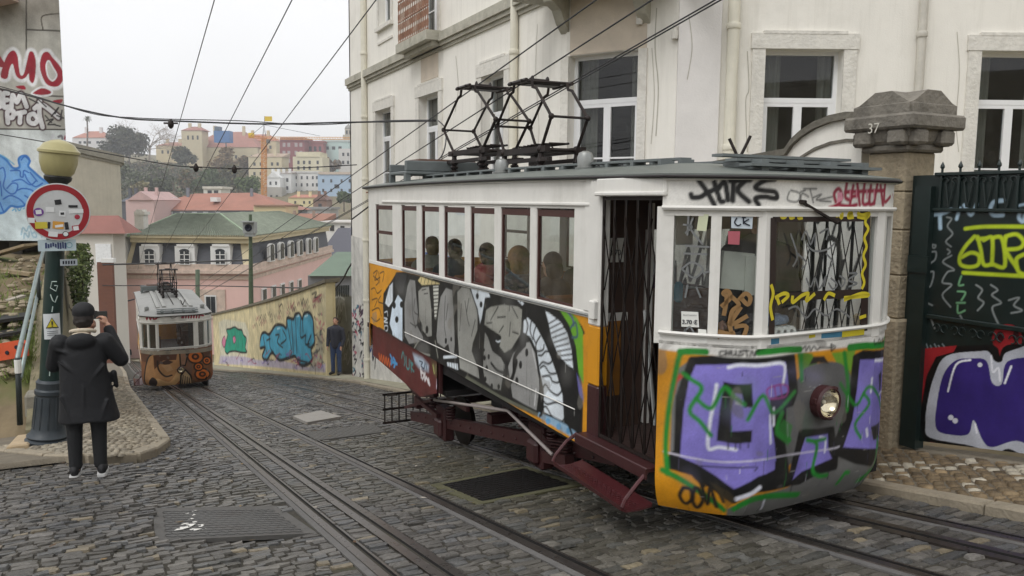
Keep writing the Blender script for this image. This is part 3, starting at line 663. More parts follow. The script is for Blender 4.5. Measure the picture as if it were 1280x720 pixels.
def make_tram(off, name, label, cat, paint, near):
    O = np.array([0.0, off, -S*off]); bx = 0.0
    dx = -2.42 if not near else 0.0; O[0] = dx
    root = thing(name, label, cat, (XC+dx, 3.7+off, float(gz(XC+dx, 3.7+off))), 'funicular trams on the hill')
    T = lambda p: np.asarray(p, float)+O
    class B(MB):
        def build(s, nm, m, parent=root, **k):
            s.v = [(x+O[0], y+O[1], z+O[2]) for x, y, z in s.v]; return MB.build(s, nm, m, parent, **k)
    sf = lambda plan: Surf([(x+O[0], y+O[1]) for x, y in plan])
    dz = O[2]
    # --- painted panels
    side = sf([(XL, 10.62), (XL, 4.92)])
    lo = lambda q: np.interp(q, [0, 5.7], [-.17, -.34])+dz
    P = Paint(side, lo, ZB+0.05+dz, (205, 140, 20), cell=0.012); paint['side'](P); P.speck(0.05, 9, (120, 116, 108), 3, 0.5); P.build('side_panel', PAINT(), root)
    front = sf(FRONT); frontr = sf(FRONT_R)
    P = Paint(frontr, lambda q: -0.47+dz+0.0*q, ZB+0.02+dz, (205, 140, 20), cell=0.0085); paint['front'](P); P.tuck = .085; P.speck(0.04, 11, (110, 106, 100), 5, 0.5); P.build('front_panel', PAINT(), root, smooth=True)
    P = Paint(frontr, 1.475+dz, 1.66+dz, (222, 220, 214), cell=0.0075, off=0.004); paint['fascia'](P); P.build('front_fascia', PAINT(), root, smooth=True)
    wedge = sf([(XL+.03, 10.58), (XL+.03, 8.15)])
    P = Paint(wedge, lambda q: np.interp(q, [0, 1.9, 2.43], [-.62, -.78, -.62])+dz, lambda q: lo(q)+0.01, (88, 36, 34), cell=0.014); paint['wedge'](P); P.build('lower_skirt', PAINT(), root)
    # right side and rear end, plain
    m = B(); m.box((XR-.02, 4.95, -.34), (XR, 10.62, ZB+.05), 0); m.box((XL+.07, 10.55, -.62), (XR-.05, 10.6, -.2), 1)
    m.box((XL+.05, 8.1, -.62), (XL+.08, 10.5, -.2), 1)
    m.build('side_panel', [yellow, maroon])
    m = B()
    for i in range(5):
        a, b = REAR[i], REAR[i+1]; m.prism([(a[0], a[1], -.5), (b[0], b[1], -.5), (b[0], b[1], ZB+.05), (a[0], a[1], ZB+.05)], (0, -.02, 0))
    m.build('rear_panel', yellow)
    # bottom edge strip of the side panel and its thin white hand rail
    m = B(); a, b = onX(507, 413.7, XL), onX(720, 510.6, XL); m.tube([(XL-.012, a[1], -.075), (XL-.012, b[1], -.075)], .005); m.build('trim_rail', white)
    m = B(); m.tube([(XL-.01, 9.2, ZB+.055), (XL-.01, 4.95, ZB+.055)], .011); m.build('trim_rail', galv)
    # --- window bay posts and sills
    for X0, X1, mir in ((XL, XL+.05, False), (XR-.05, XR, True)):
        m = B(); ys = sorted([y for w in WY for y in w])
        edges = [10.62]+[y for w in WY for y in w]+[4.93]
        for i in range(0, len(edges), 2):
            m.bbox((X0, edges[i+1], ZS-.03), (X1, edges[i], ZT+.02), .006)
        m.bbox((X0-.004, 4.93, ZB+.03), (X1, 10.62, ZS), .006); m.bbox((X0, 4.93, ZT+.01), (X1, 10.62, 1.665), .004)
        m.bbox((X0-.02, 4.98, 1.472), (X0+.01, 9.98, 1.50), .008)
        if mir: m.bbox((X1-.01, 4.98, 1.472), (X1+.02, 9.98, 1.50), .008)
        m.build('window_wall', white)
        for i, (a, b) in enumerate(WY):
            m = B(); f = .017; x0, x1 = X0+.015, X0+.04
            m.box((x0, b, ZS), (x1, b+f, ZT)); m.box((x0, a-f, ZS), (x1, a, ZT)); m.box((x0, b+f, ZS), (x1, a-f, ZS+f)); m.box((x0, b+f, ZT-.055), (x1, a-f, ZT))
            if i == 0: m.box((x0, b+f, 1.07), (x1, a-f, 1.11))
            wn = m.build('window', brown)
            m = B(); m.add([(X0+.027, b+f, ZS+f), (X0+.027, a-f, ZS+f), (X0+.027, a-f, ZT-.055), (X0+.027, b+f, ZT-.055)], [(0, 1, 2, 3)]); m.build('pane', gl_tram, wn)
    # door posts beside the entrance
    m = B(); m.bbox((XL-.03, 4.80, .61), (XL+.06, 4.95, 1.665), .012); m.bbox((XL-.012, 4.95, .70), (XL+.03, 5.05, 1.66), .008); m.build('door_post', white)
    m = B(); m.bbox((XL-.028, 4.80, .17), (XL+.06, 4.95, .61), .012); m.build('door_post', yellow)
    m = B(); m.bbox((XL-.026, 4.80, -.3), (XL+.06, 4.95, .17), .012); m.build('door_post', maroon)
    m = B(); m.bbox((XL-.07, 4.81, .66), (XL-.02, 4.88, .80), .01); m.build('switch_box', white)
    m = B(); m.bbox((XR-.06, 4.80, -.3), (XR+.03, 4.95, 1.665), .012); m.build('door_post', white)
    # --- front posts, sill and head
    def along(p, q, t): return np.array(p)*(1-t)+np.array(q)*t
    def post(p, q, t0, t1, z0, z1, depth=.045, m=None):
        a, b = along(p, q, t0), along(p, q, t1); d = (b-a)/np.linalg.norm(b-a); n_ = np.array([-d[1], d[0]])
        m.prism([(a[0], a[1], z0), (b[0], b[1], z0), (b[0]+n_[0]*depth, b[1]+n_[1]*depth, z0), (a[0]+n_[0]*depth, a[1]+n_[1]*depth, z0)], (0, 0, z1-z0))
    A_, B_, C_, D_, E_, F_ = FRONT; m = B()
    spec = [(A_, B_, -.1, .22), (A_, B_, .90, 1.0), (B_, C_, 0, .10), (B_, C_, .84, 1.0), (C_, D_, 0, .045), (C_, D_, .93, 1.0), (D_, E_, 0, .22), (D_, E_, .80, 1.0), (E_, F_, 0, .2), (E_, F_, .6, 1.0)]
    for p, q, t0, t1 in spec: m = B(); post(p, q, t0, t1, ZB, 1.48, .05, m); m.build('window_post', white)
    m = B()
    for p, q in zip(FRONT_R[:-1], FRONT_R[1:]):
        post(p, q, 0, 1, ZB-.0, ZB+.075, .06, m)
    m.build('window_sill', white); m = B()
    for p, q in zip(FRONT_R[:-1], FRONT_R[1:]): post(p, q, 0, 1, 1.425, 1.47, .06, m)
    m.build('window_head', white)
    m = B()
    fr3 = [(x, y) for x, y in FRONT_R]
    for z, r in ((1.474, .016), (1.655, .014), (ZB+.075, .013)):
        m = B(); m.tube([np.array([XC+(x-XC)*1.012, y-.012, z]) for x, y in fr3], r, 6); m.build('moulding', white, smooth=True, angle=40)
    panes = []
    for p, q, t0, t1 in ((A_, B_, .22, .90), (B_, C_, .10, .84), (C_, D_, .045, .93), (D_, E_, .22, .80), (E_, F_, .2, .6)):
        a, b = along(p, q, t0), along(p, q, t1); d = (b-a)/np.linalg.norm(b-a); n_ = np.array([-d[1], d[0]])*.02
        m = B(); m.add([(a[0]+n_[0], a[1]+n_[1], ZB+.07), (b[0]+n_[0], b[1]+n_[1], ZB+.07), (b[0]+n_[0], b[1]+n_[1], 1.43), (a[0]+n_[0], a[1]+n_[1], 1.43)], [(0, 1, 2, 3)])
        panes.append(m.build('windscreen', gl_tram))
    # --- entrance: head board, folding lattice gates
    m = B(); m.bbox((3.07, 4.02, 1.57), (3.12, 4.82, 1.665), .006); m.bbox((3.05, 4.02, 1.545), (3.12, 4.82, 1.575), .008); m.build('door_head', white); m = B(); m.bbox((XR-.05, 4.1, 1.50), (XR, 4.82, 1.665), .006); m.build('door_head', white)
    def lattice(x, y0, y1, z0, z1, n):
        m = B(); ys = np.linspace(y0, y1, n)
        for k, y in enumerate(ys): m.box((x-.005, y-.005, z0), (x+.005, y+.005, z1)); m.box((x-.005, y+.010, z0), (x+.005, y+.017, z1))
        st = (y1-y0)/(n-1)
        for k in range(n-1):
            hh = .52; z = z0+.04
            while z+hh < z1:
                m.bar((x-.012, ys[k], z), (x-.012, ys[k+1], z+hh), .003, .009, up=(1, 0, 0)); m.bar((x+.012, ys[k+1], z), (x+.012, ys[k], z+hh), .003, .009, up=(1, 0, 0)); z += hh
        for z in (z0+.02, z1-.02): m.box((x-.008, y0, z-.012), (x+.008, y1, z+.012))
        return m.build('lattice_gate', blackiron)
    lattice(3.12, 4.1, 4.78, -.2, 1.55, 6); lattice(XR-.03, 4.16, 4.78, -.2, 1.5, 6)
    # --- floor, lining, seats, bulkhead
    m = B(); m.box((XL+.05, 3.95, -.27), (XR-.05, 10.9, -.21)); m.build('floor', mat('ribbed floor', hx(60, 44, 40), rough=0.6, var=0.2, scale=20, bump=0.3))
    m = B(); m.box((XL+.05, 3.95, 1.60), (XR-.05, 10.9, 1.62)); m.build('ceiling_lining', wood if near else inside_dark)
    m = B(); m.box((XL+.1, 4.98, -.21), (3.62, 5.02, 1.6)); m.box((4.5, 4.98, -.21), (XR-.1, 5.02, 1.6)); m.box((3.62, 4.98, 1.3), (4.5, 5.02, 1.6)); m.build('bulkhead', inside_dark)
    benchm = mat('bench slats', hx(112, 66, 36), rough=0.5, var=0.2, scale=9)
    for y in (5.6, 6.6, 7.6, 8.6, 9.6):
        for x0, x1 in ((XL+.09, 3.72), (4.45, XR-.09)):
            m = B(); m.bbox((x0, y-.25, .12), (x1, y+.2, .18), .02); m.bbox((x0, y+.18, .18), (x1, y+.24, .72), .02); m.box((x0, y-.02, -.21), (x1, y+.02, .12)); m.build('bench', benchm)

    m = B()
    m.prism([(3.45, 3.74, -.2), (4.55, 3.77, -.2), (4.55, 4.02, -.2), (3.45, 4.02, -.2)], (0, 0, .83)); m.build('driver_desk', inside_dark)
    # --- roof
    out = [(XC+(x-XC)*1.025, y-.035) for x, y in FRONT_R]
    outline = [np.array(p) for p in out]+[np.array((XR+.035, y)) for y in np.linspace(4.6, 10.3, 16)]+[np.array((XC+(x-XC)*1.06, y+.05)) for x, y in REAR]+[np.array((XL-.035, y)) for y in np.linspace(10.3, 4.6, 16)]
    def ring(t, z0):
        r = []
        for p in outline:
            q = np.array([XC, min(max(p[1], 5.2), 9.6)]); a = p+(q-p)*t; r.append((a[0], a[1], zedge(p[1])*(1-t)+1.70*t+z0+0.105*(1-(1-t)**2.0)))
        return r
    m = B(); m.loft([ring(t, 0.012) for t in (0, .08, .2, .35, .5, .65, .8, .92, .985)], cap=False)
    m.loft([ring(0, -.02), ring(0, .012)], cap=False); m.loft([ring(0, -.02), ring(.07, -.025)], cap=False); m.build('roof', roofm if near else roof2, smooth=True, angle=50)
    m = B(); m.tube([np.array(p)+(0, 0, .0) for p in ring(-.004, -.006)], .011, 6, closed=True); m.build('gutter', dark, smooth=True)
    m = B(); m.loft([ring(.022, -.022), ring(.022, -.036), ring(.03, -.04)], cap=False); m.build('cornice', white)
    def roofz(x, y): u_ = abs(x-XC)/1.02; return zedge(y)+.012+.105*(1-u_**2)
    # running boards laid along the roof
    for x in (3.62, 3.80, 4.40, 4.58):
        m = B(); pts = [(x, y, roofz(x, y)+.035) for y in np.arange(4.75, 9.7, .35)]
        for p, q in zip(pts[:-1], pts[1:]): m.bar(p, q, .10, .018)
        for p in pts[::1]: m.box((p[0]-.06, p[1]-.02, p[2]-.06), (p[0]+.06, p[1]+.02, p[2]-.005))
        m.build('roof_board', greyp if near else board2)
    m = B()
    for k in range(3): 
        y = 3.86+k*.13; m.bar((3.55, y, roofz(XC, 4.4)-.005+k*.035-.045), (4.72, y, roofz(XC, 4.4)-.005+k*.035-.045), .11, .018)
    for x in (3.7, 4.0, 4.3, 4.6): m.box((x-.03, 3.84, 1.66), (x+.03, 4.2, roofz(XC, 4.4)-.01))
    m.build('roof_board', greyp)
    for y, x in ((7.35, 3.55), (5.75, 3.55)) if near else ((4.6, 3.3), (4.6, 4.9)):
        m = B(); z = roofz(x, y)-.02; m.lathe((x, y, z), [(.08, 0), (.085, .03), (.065, .035), (.07, .11), (.055, .15), (.02, .165)], 14); m.build('roof_vent', galv, smooth=True, angle=35)
    m = B(); m.bbox((3.30, 9.55, 1.83), (4.35, 10.25, 1.87), .01); m.bbox((3.30, 9.55, 1.87), (4.35, 9.62, 2.0), .01); m.bbox((3.30, 10.18, 1.87), (4.35, 10.25, 1.97), .01)
    for x in (3.33, 3.8, 4.3):
        for y in (9.6, 10.2): m.box((x-.035, y-.035, roofz(x, y)-.05), (x+.035, y+.035, 1.84))
    rb = m.build('resistor_box', greyp)
    m = B(); m.bbox((3.5, 9.66, 1.90), (4.3, 10.14, 2.03), .02); m.build('resistor_cover', mat('rusty cover', hx(84, 60, 48), rough=0.8, var=0.3, scale=9), rb)
    m = B(); m.tube([(4.35, 4.8, 1.84), (4.29, 4.85, 2.0)], .012); m.tube([(4.35, 4.8, 1.84), (4.42, 4.76, 2.02)], .012); m.build('antenna', blackiron)
    for cy_, hl, zt, xc in ((8.95, .78, 2.85, 4.08), (7.6, .62, 2.74, 4.12)):
        m = B(); hw = .21; r = .0165; ze = 2.41 if cy_ > 8 else 2.34; zb = 2.09 if cy_ > 8 else 2.03
        for sx in (-1, 1):
            x = xc+sx*hw
            for sy in (-1, 1):
                el = (x, cy_+sy*hl, ze)
                m.tube([(x, cy_+sy*.42, zb), el], r*1.1, 6); 
                m.tube([el, (x, cy_+sy*.30, zt-.09), (x, cy_+sy*.22, zt-.07), (x, cy_+sy*.20, zt)], r, 6)
                m.ellipsoid(el, .032, 8, 5); m.ellipsoid((x, cy_+sy*.42, zb), .05, 8, 5)
            m.bar((x, cy_-.55, zb), (x, cy_+.55, zb), .06, .06); m.bar((x, cy_-.6, zb-.10), (x, cy_+.6, zb-.10), .055, .04)
        for sy in (-1, 1):
            m.tube([(xc-hw, cy_+sy*hl, ze), (xc+hw, cy_+sy*hl, ze)], r*.85, 6); m.tube([(xc-hw, cy_+sy*.42, zb), (xc+hw, cy_+sy*.42, zb)], r*1.3, 6)
            for sx in (-1, 1):
                m.lathe((xc+sx*hw, cy_+sy*.42, zb-.26), [(.05, 0), (.05, .05), (.03, .06), (.055, .09), (.03, .11), (.05, .14), (.03, .2), (.03, .26)], 10)
        m.box((xc-.05, cy_-.4, zb-.02), (xc+.05, cy_+.4, zb+.01))
        for y in np.linspace(cy_-.35, cy_+.35, 7): m.tube([(xc-.02, y, zb+.0), (xc-.09+.02*sin(9*y), y, zb+.07), (xc+.12, y, zb+.07)], .012, 5)
        m.tube([(xc+.12, cy_-.4, zb+.07), (xc+.12, cy_+.4, zb+.07)], .013, 6)
        pg = m.build('pantograph', blackiron, smooth=True, angle=40)
        m = B(); m.tube([(xc-.30, cy_-.12, zt), (xc+.30, cy_-.12, zt+.01)], .017, 6); m.tube([(xc-.30, cy_+.12, zt), (xc+.30, cy_+.12, zt+.01)], .017, 6)
        m.tube([(xc-.27, cy_-.2, zt+.0), (xc-.27, cy_+.2, zt)], .022, 6); m.tube([(xc+.27, cy_-.2, zt+.0), (xc+.27, cy_+.2, zt)], .022, 6)
        m.lathe((xc-.02, cy_-.02, zt+.03), [(.05, -.09), (.02, -.08), (.02, .08), (.05, .09)], 10, axis=(1, 0, 0)); m.bbox((xc-.2, cy_-.1, zt-.02), (xc+.2, cy_+.1, zt+.02), .015)
        m.build('contact_shoe', blackiron, pg, smooth=True, angle=40)
    # --- running gear on the grade
    G = lambda y: -S*y      # rail level at y
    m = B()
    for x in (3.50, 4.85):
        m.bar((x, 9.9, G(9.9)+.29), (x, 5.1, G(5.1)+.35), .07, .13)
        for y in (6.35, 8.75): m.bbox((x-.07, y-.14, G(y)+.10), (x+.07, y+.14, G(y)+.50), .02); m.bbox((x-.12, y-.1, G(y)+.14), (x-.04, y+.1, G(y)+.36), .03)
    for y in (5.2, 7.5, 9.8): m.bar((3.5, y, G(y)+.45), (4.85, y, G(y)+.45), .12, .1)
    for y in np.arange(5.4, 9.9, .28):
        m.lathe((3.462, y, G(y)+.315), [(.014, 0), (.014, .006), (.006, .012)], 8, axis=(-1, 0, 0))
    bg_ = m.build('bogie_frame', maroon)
    for y in (6.35, 8.75):
        for x in (3.75, 4.69):
            m = B(); m.lathe((x-.03, y, G(y)+.29), [(.30, 0), (.30, .018), (.272, .02), (.262, .07), (.2, .07), (.18, .03), (.06, .03), (.06, .0)], 28, axis=(1, 0, 0)); m.build('wheel', blackiron, smooth=True, angle=35)
        m = B(); m.lathe((3.43, y, G(y)+.27), [(.075, 0), (.085, .05), (.085, .12), (.07, .12)], 16, axis=(1, 0, 0)); m.build('axle_box', mat('worn iron cap', hx(112, 88, 82), rough=0.4, metal=0.5), bg_, smooth=True, angle=35)
        for d in (-.28, .28):
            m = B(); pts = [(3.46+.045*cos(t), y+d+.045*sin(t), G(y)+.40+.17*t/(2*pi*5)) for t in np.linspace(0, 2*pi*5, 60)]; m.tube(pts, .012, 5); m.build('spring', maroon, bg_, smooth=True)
    m = B(); a, b, c = onX(543, 500, 3.32), onX(637, 515.5, 3.32), onX(690, 568, 3.32); m.tube([a, b+(0, 0.05, .005), b, c], .016, 8); m.tube([onX(590, 505, 3.4), onX(630, 512, 3.4)], .01, 6); m.build('brake_rod', silver, smooth=True)
    m = B(); m.bar(onX(660, 525, 3.5), onX(690, 560, 3.42), .03, .08); 
    for k in range(4): m.bar(onX(682, 549+4*k, 3.42), onX(712, 553+4*k, 3.42), .05, .012)
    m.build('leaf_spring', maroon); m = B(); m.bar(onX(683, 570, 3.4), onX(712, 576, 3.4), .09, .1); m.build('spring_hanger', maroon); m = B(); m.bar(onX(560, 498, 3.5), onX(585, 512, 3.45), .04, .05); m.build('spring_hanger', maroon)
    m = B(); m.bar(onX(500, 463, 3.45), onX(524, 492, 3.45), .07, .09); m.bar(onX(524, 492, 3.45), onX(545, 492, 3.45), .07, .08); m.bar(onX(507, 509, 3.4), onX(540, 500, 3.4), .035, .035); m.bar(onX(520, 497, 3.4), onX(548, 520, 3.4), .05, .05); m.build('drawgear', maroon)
    m = B(); y0 = float(onX(495, 520, 3.62)[1])
    for x in np.linspace(3.45, 4.75, 13): m.box((x-.008, y0-.008, G(y0)+.08), (x+.008, y0+.008, G(y0)+.52))
    for z in (.10, .30, .52): m.box((3.42, y0-.012, G(y0)+z-.02), (4.78, y0+.012, G(y0)+z+.012))
    for x in (3.5, 4.7): m.bar((x, y0, G(y0)+.5), (x, y0-.4, G(y0)+.6), .03)
    m.build('life_guard', blackiron)
    m = B(); m.box((3.22, 4.0, -.40), (5.0, 8.2, -.30)); m.box((3.3, 3.85, -.42), (4.9, 4.2, -.25)); m.box((4.93, 4.2, -.95), (4.98, 8.6, -.36)); m.box((4.93, 8.0, -1.5), (4.98, 10.5, -.4)); m.box((3.25, 8.1, -.66), (4.95, 10.5, -.6)); m.build('underframe', mat('underframe black', hx(30, 26, 26), rough=0.8))  # underframe widened by unseen plates and a right skirt that block light below
    # --- entrance step
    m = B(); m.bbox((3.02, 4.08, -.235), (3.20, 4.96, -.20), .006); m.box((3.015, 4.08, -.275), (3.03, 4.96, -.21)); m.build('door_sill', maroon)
    m = B(); n_ = 12; sec = lambda y: [(3.10, y, -.425), (3.08, y, -.43), (3.0, y, -.445), (2.90, y, -.44), (2.865, y, -.425), (2.85, y, -.40), (2.843, y, -.40), (2.855, y, -.437), (2.895, y, -.455), (3.0, y, -.46), (3.09, y, -.45), (3.10, y, -.44)]
    m.loft([[(a, b-.012, c-.035*(4.95-b)) for a, b, c in sec(y)] for y in np.linspace(5.0, 4.12, 8)], cap=True)
    for y in (5.0, 4.1): zz = -.035*(4.95-y); m.tube([(3.06, y, -.22), (2.97, y, -.27+zz), (2.88, y, -.36+zz), (2.855, y, -.41+zz)], .013, 6)
    for i in range(9):
        for j in range(28):
            x = 2.90+i*.022; y = 4.17+j*.029; m.obox((x, y, -.4415-.035*(4.95-y)), (1, 1 if (i+j) % 2 else -1, 0), (-1 if (i+j) % 2 else 1, 1, 0), (0, 0, 1), .010, .003, .003)
    m.build('footboard', mat('maroon tread', hx(72, 30, 33), rough=0.4, var=0.25, scale=16, stain=0.5, stain_col=hx(58, 34, 30)))
    # --- headlamp
    hl = paint['lamp']; c = front.at(*hl); n_ = np.append(front.normal(front.px(*hl)[0]), 0); c = c-O
    m = B(); m.lathe(c, [(.105, -.03), (.11, .02), (.112, .07), (.098, .085), (.092, .08), (.095, .06), (.088, .025), (.06, -.0), (.001, -.008)], 24, axis=n_)
    for t in (0.2, 2.3, 4.4): m.bbox(tuple(c+n_*.05+np.array([cos(t)*.105*n_[1], -cos(t)*.105*n_[0], sin(t)*.105])-.018), tuple(c+n_*.05+np.array([cos(t)*.105*n_[1], -cos(t)*.105*n_[0], sin(t)*.105])+.018), .004)
    lampo = m.build('headlamp', maroon, smooth=True, angle=35)
    m = B(); m.lathe(c, [(.0935, .072), (.082, .034), (.056, .012), (.02, -.0), (.0005, -.001)], 24, axis=n_, cap=False); m.build('reflector', chrome, lampo, smooth=True)
    m = B(); m.ellipsoid(c+n_*.03, .014); m.build('bulb', paper, lampo, smooth=True)
    m = B(); m.lathe(c, [(.094, .076), (.07, .088), (.03, .094), (.001, .095)], 24, axis=n_, cap=False); m.build('lens', lens, lampo, smooth=True)
    return root, panes, front, side, B
# ------------------------------------------------------------------ the near tram's graffiti
K = (14, 14, 15)
def near_side(P):
    Z = to_local(3, 440, 320); f = lambda pts, c, **k: P.fill(Z(pts), c, **{'soft': .012, **k}); st = lambda pts, w, c=K, **k: P.stroke(Z(pts), w, c, **{'soft': .012, **k})
    G1, G2, G3, WH = (138, 138, 136), (148, 148, 142), (112, 112, 112), (214, 222, 228)
    # plain yellow tail with black tags, maroon foot
    for t in ([(80, 65), (95, 55), (85, 90), (105, 80)], [(105, 65), (120, 60), (115, 95)], [(72, 125), (85, 120), (95, 140), (110, 128)], [(80, 75), (100, 95), (90, 110)], [(75, 165), (95, 160), (85, 190)], [(75, 205), (100, 195), (110, 225)], [(72, 230), (90, 245), (105, 235)], [(100, 60), (104, 100)], [(108, 150), (98, 170), (116, 178)]): st(t, .016)
    f([(118, 140), (150, 90), (168, 60), (200, 60), (260, 75), (400, 105), (560, 140), (690, 170), (760, 195), (830, 220), (862, 262), (874, 290), (862, 300), (850, 300), (866, 560), (862, 690), (700, 605), (560, 540), (420, 465), (290, 395), (130, 300), (120, 270), (116, 180)], K)
    f([(740, 160), (770, 165), (800, 190), (845, 235), (866, 285), (868, 480), (850, 440), (840, 340), (815, 260), (780, 205)], (108, 170, 40))
    st([(800, 200), (825, 230), (832, 260)], .02, (90, 80, 150)); st([(820, 270), (838, 250), (845, 300), (825, 305)], .02, (60, 90, 110))
    f([(842, 440), (862, 490), (868, 545), (852, 520)], (110, 105, 190))
    # white ribbed wing at the left, numerals
    f([(122, 178), (140, 110), (154, 95), (154, 170), (138, 195)], WH, edge=.02)
    for k in range(5): st([(128+k*6, 120-k*4), (126+k*6, 185-k*4)], .008)
    st([(120, 232), (132, 236), (120, 246), (133, 250)], .018, WH); st([(122, 262), (133, 262), (133, 278), (122, 280), (122, 262)], .016, WH); st([(122, 212), (132, 208), (134, 225)], .014, WH)
    f([(140, 255), (150, 190), (172, 142), (190, 165), (190, 326), (152, 306), (150, 285)], (200, 214, 226), edge=.022)
    for q in [(158, 185), (186, 182), (168, 238)]: P.disc(Z([q])[0], (2.2, 4.2), K)
    f([(164, 62), (205, 72), (190, 140), (175, 138), (160, 110)], (44, 44, 46))
    # letters
    f([(195, 175), (206, 110), (216, 82), (238, 86), (243, 150), (250, 215), (246, 258), (268, 300), (268, 322), (240, 332), (214, 336), (196, 302)], G1, edge=.042)
    f([(246, 128), (262, 112), (290, 108), (300, 200), (302, 306), (284, 310), (262, 282), (262, 262), (250, 236)], G2, edge=.042)
    f([(303, 107), (326, 105), (324, 170), (318, 238), (309, 236)], (206, 206, 196), edge=.016)
    for k in range(9): st([(304, 120+k*14), (326, 118+k*14)], .014)
    f([(244, 92), (258, 74), (330, 100), (330, 108), (262, 112)], (196, 180, 130), edge=.018)
    for k in range(5): st([(262+k*13, 80+k*4), (258+k*13, 100+k*3)], .012)
    f([(262, 60), (300, 58), (318, 74), (300, 92), (276, 78)], (150, 150, 120), edge=.014)
    f([(320, 222), (330, 148), (352, 112), (378, 122), (384, 210), (388, 330), (384, 388), (366, 372), (360, 338), (346, 352), (318, 330), (314, 300)], G1, edge=.042)
    f([(392, 130), (412, 108), (440, 112), (462, 160), (474, 214), (474, 280), (456, 330), (452, 356), (476, 420), (482, 470), (440, 448), (402, 428), (394, 300)], G2, edge=.042)
    f([(436, 92), (462, 84), (502, 100), (522, 158), (500, 160), (488, 234), (480, 262), (470, 200), (452, 148)], WH, edge=.022)
    for q in [(462, 104), (492, 108), (484, 182), (470, 150)]: P.disc(Z([q])[0], (1.8, 4), K)
    f([(500, 196), (520, 182), (566, 174), (622, 180), (642, 196), (640, 260), (634, 300), (600, 356), (572, 372), (548, 342), (556, 306), (520, 282), (492, 262)], (146, 146, 138), edge=.042)
    for a, b in [((548, 190), (520, 240)), ((545, 230), (575, 228)), ((592, 178), (590, 205)), ((600, 190), (622, 232)), ((505, 252), (525, 250)), ((552, 286), (568, 262)), ((594, 250), (590, 300)), ((602, 284), (624, 292))]: st([a, b], .014, smooth=False)
    f([(496, 272), (512, 300), (528, 350), (560, 374), (574, 402), (570, 452), (560, 512), (530, 506), (496, 476), (488, 420), (492, 330)], (140, 140, 136), edge=.042)
    f([(520, 298), (556, 306), (552, 342), (540, 330)], K); st([(540, 318), (548, 322), (556, 318)], .014, WH)
    for q in [(512, 378), (497, 382), (524, 488), (500, 462), (550, 490), (505, 420)]: P.disc(Z([q])[0], (1.6, 3.4), K)
    st([(522, 402), (546, 430), (572, 438)], .03); st([(470, 330), (480, 350), (496, 352)], .03)
    f([(582, 412), (602, 360), (640, 322), (668, 314), (688, 340), (704, 420), (706, 500), (694, 588), (644, 562), (600, 536), (590, 470)], (144, 144, 142), edge=.034)
    st([(648, 330), (610, 378), (606, 440), (592, 476)], .05); st([(616, 396), (608, 430)], .06)
    for q in [(632, 408), (618, 468), (655, 362)]: P.disc(Z([q])[0], (2.0, 5), K)
    st([(690, 500), (684, 560)], .012, (220, 220, 220)); st([(676, 350), (692, 420)], .012, (190, 190, 190))
    # inner lines and highlights
    for pts in ([(225, 120), (228, 220), (240, 270)], [(236, 160), (232, 205), (246, 220)], [(218, 250), (236, 262), (246, 256), (236, 268)], [(262, 128), (278, 124)], [(270, 142), (284, 140)], [(350, 150), (346, 250), (352, 300)], [(360, 180), (352, 240)], [(410, 180), (404, 280)], [(424, 170), (432, 230), (440, 262)], [(438, 160), (430, 210)], [(462, 240), (448, 300)], [(282, 268), (276, 290)]): st(pts, .013)
    P.disc(Z([(281, 276)])[0], (1.8, 5), K); P.disc(Z([(352, 318)])[0], (1.4, 4), K); P.disc(Z([(372, 312)])[0], (1.2, 3), K)
    st([(250, 318), (232, 352), (252, 362), (292, 372)], .02, (150, 150, 140)); st([(312, 320), (322, 380)], .02, (150, 150, 140)); st([(344, 380), (392, 376)], .03, WH); f([(356, 398), (396, 404), (398, 428), (358, 412)], WH)
    for k in range(4): st([(364+k*9, 398), (366+k*9, 424)], .012)
    # white wave band and striped leaf
    f([(562, 152), (592, 128), (622, 136), (648, 178), (640, 190), (600, 150)], WH, edge=.016)
    for k in range(5): st([(578+k*12, 134+k*3), (584+k*12, 152+k*5)], .013)
    f([(638, 292), (640, 236), (658, 220), (690, 252), (722, 312), (748, 372), (772, 440), (794, 520), (801, 634), (716, 592), (714, 500), (700, 430), (690, 360), (668, 312)], WH, edge=.042)
    for pts in ([(650, 232), (660, 262), (650, 300)], [(672, 246), (668, 280), (678, 312)], [(690, 262), (680, 300), (690, 330)], [(706, 300), (690, 330), (694, 356), (716, 352), (720, 334)], [(700, 372), (712, 372), (726, 358), (742, 362), (750, 392), (736, 404), (716, 398), (704, 410)], [(706, 420), (722, 412), (742, 440), (766, 440)], [(714, 452), (740, 450), (752, 470), (774, 474), (784, 452)], [(716, 494), (726, 482), (744, 506), (770, 522), (788, 504)], [(716, 540), (732, 556), (768, 548), (796, 560)], [(716, 566), (730, 568), (752, 604), (784, 622), (798, 606)]): st(pts, .018)
    f([(716, 192), (742, 206), (786, 240), (812, 286), (828, 350), (836, 436), (806, 416), (770, 378), (744, 310), (732, 250)], WH, edge=.042)
    for k in range(9): st([(734+k*6, 256+k*17), (782+k*6.5, 228+k*20)], .012)
    f([(756, 384), (788, 392), (822, 424), (846, 500), (866, 560), (862, 690), (842, 660), (806, 640), (796, 540), (776, 450)], K)
    # foot of the panel
    f([(420, 462), (560, 540), (700, 604), (700, 590), (560, 524), (430, 448)], (96, 98, 84)); f([(696, 602), (700, 586), (760, 610), (802, 632), (842, 662), (840, 690)], (140, 172, 196))
    for a in [(735, 620), (775, 640), (812, 655)]: P.disc(Z([a])[0], (3, 4), (96, 150, 190))
    st([(712, 592), (704, 600)], .03); st([(815, 640), (826, 672)], .03); st([(100, 270), (150, 300), (260, 372), (420, 462)], .035, (70, 60, 52))
    rr_ = np.random.default_rng(8)
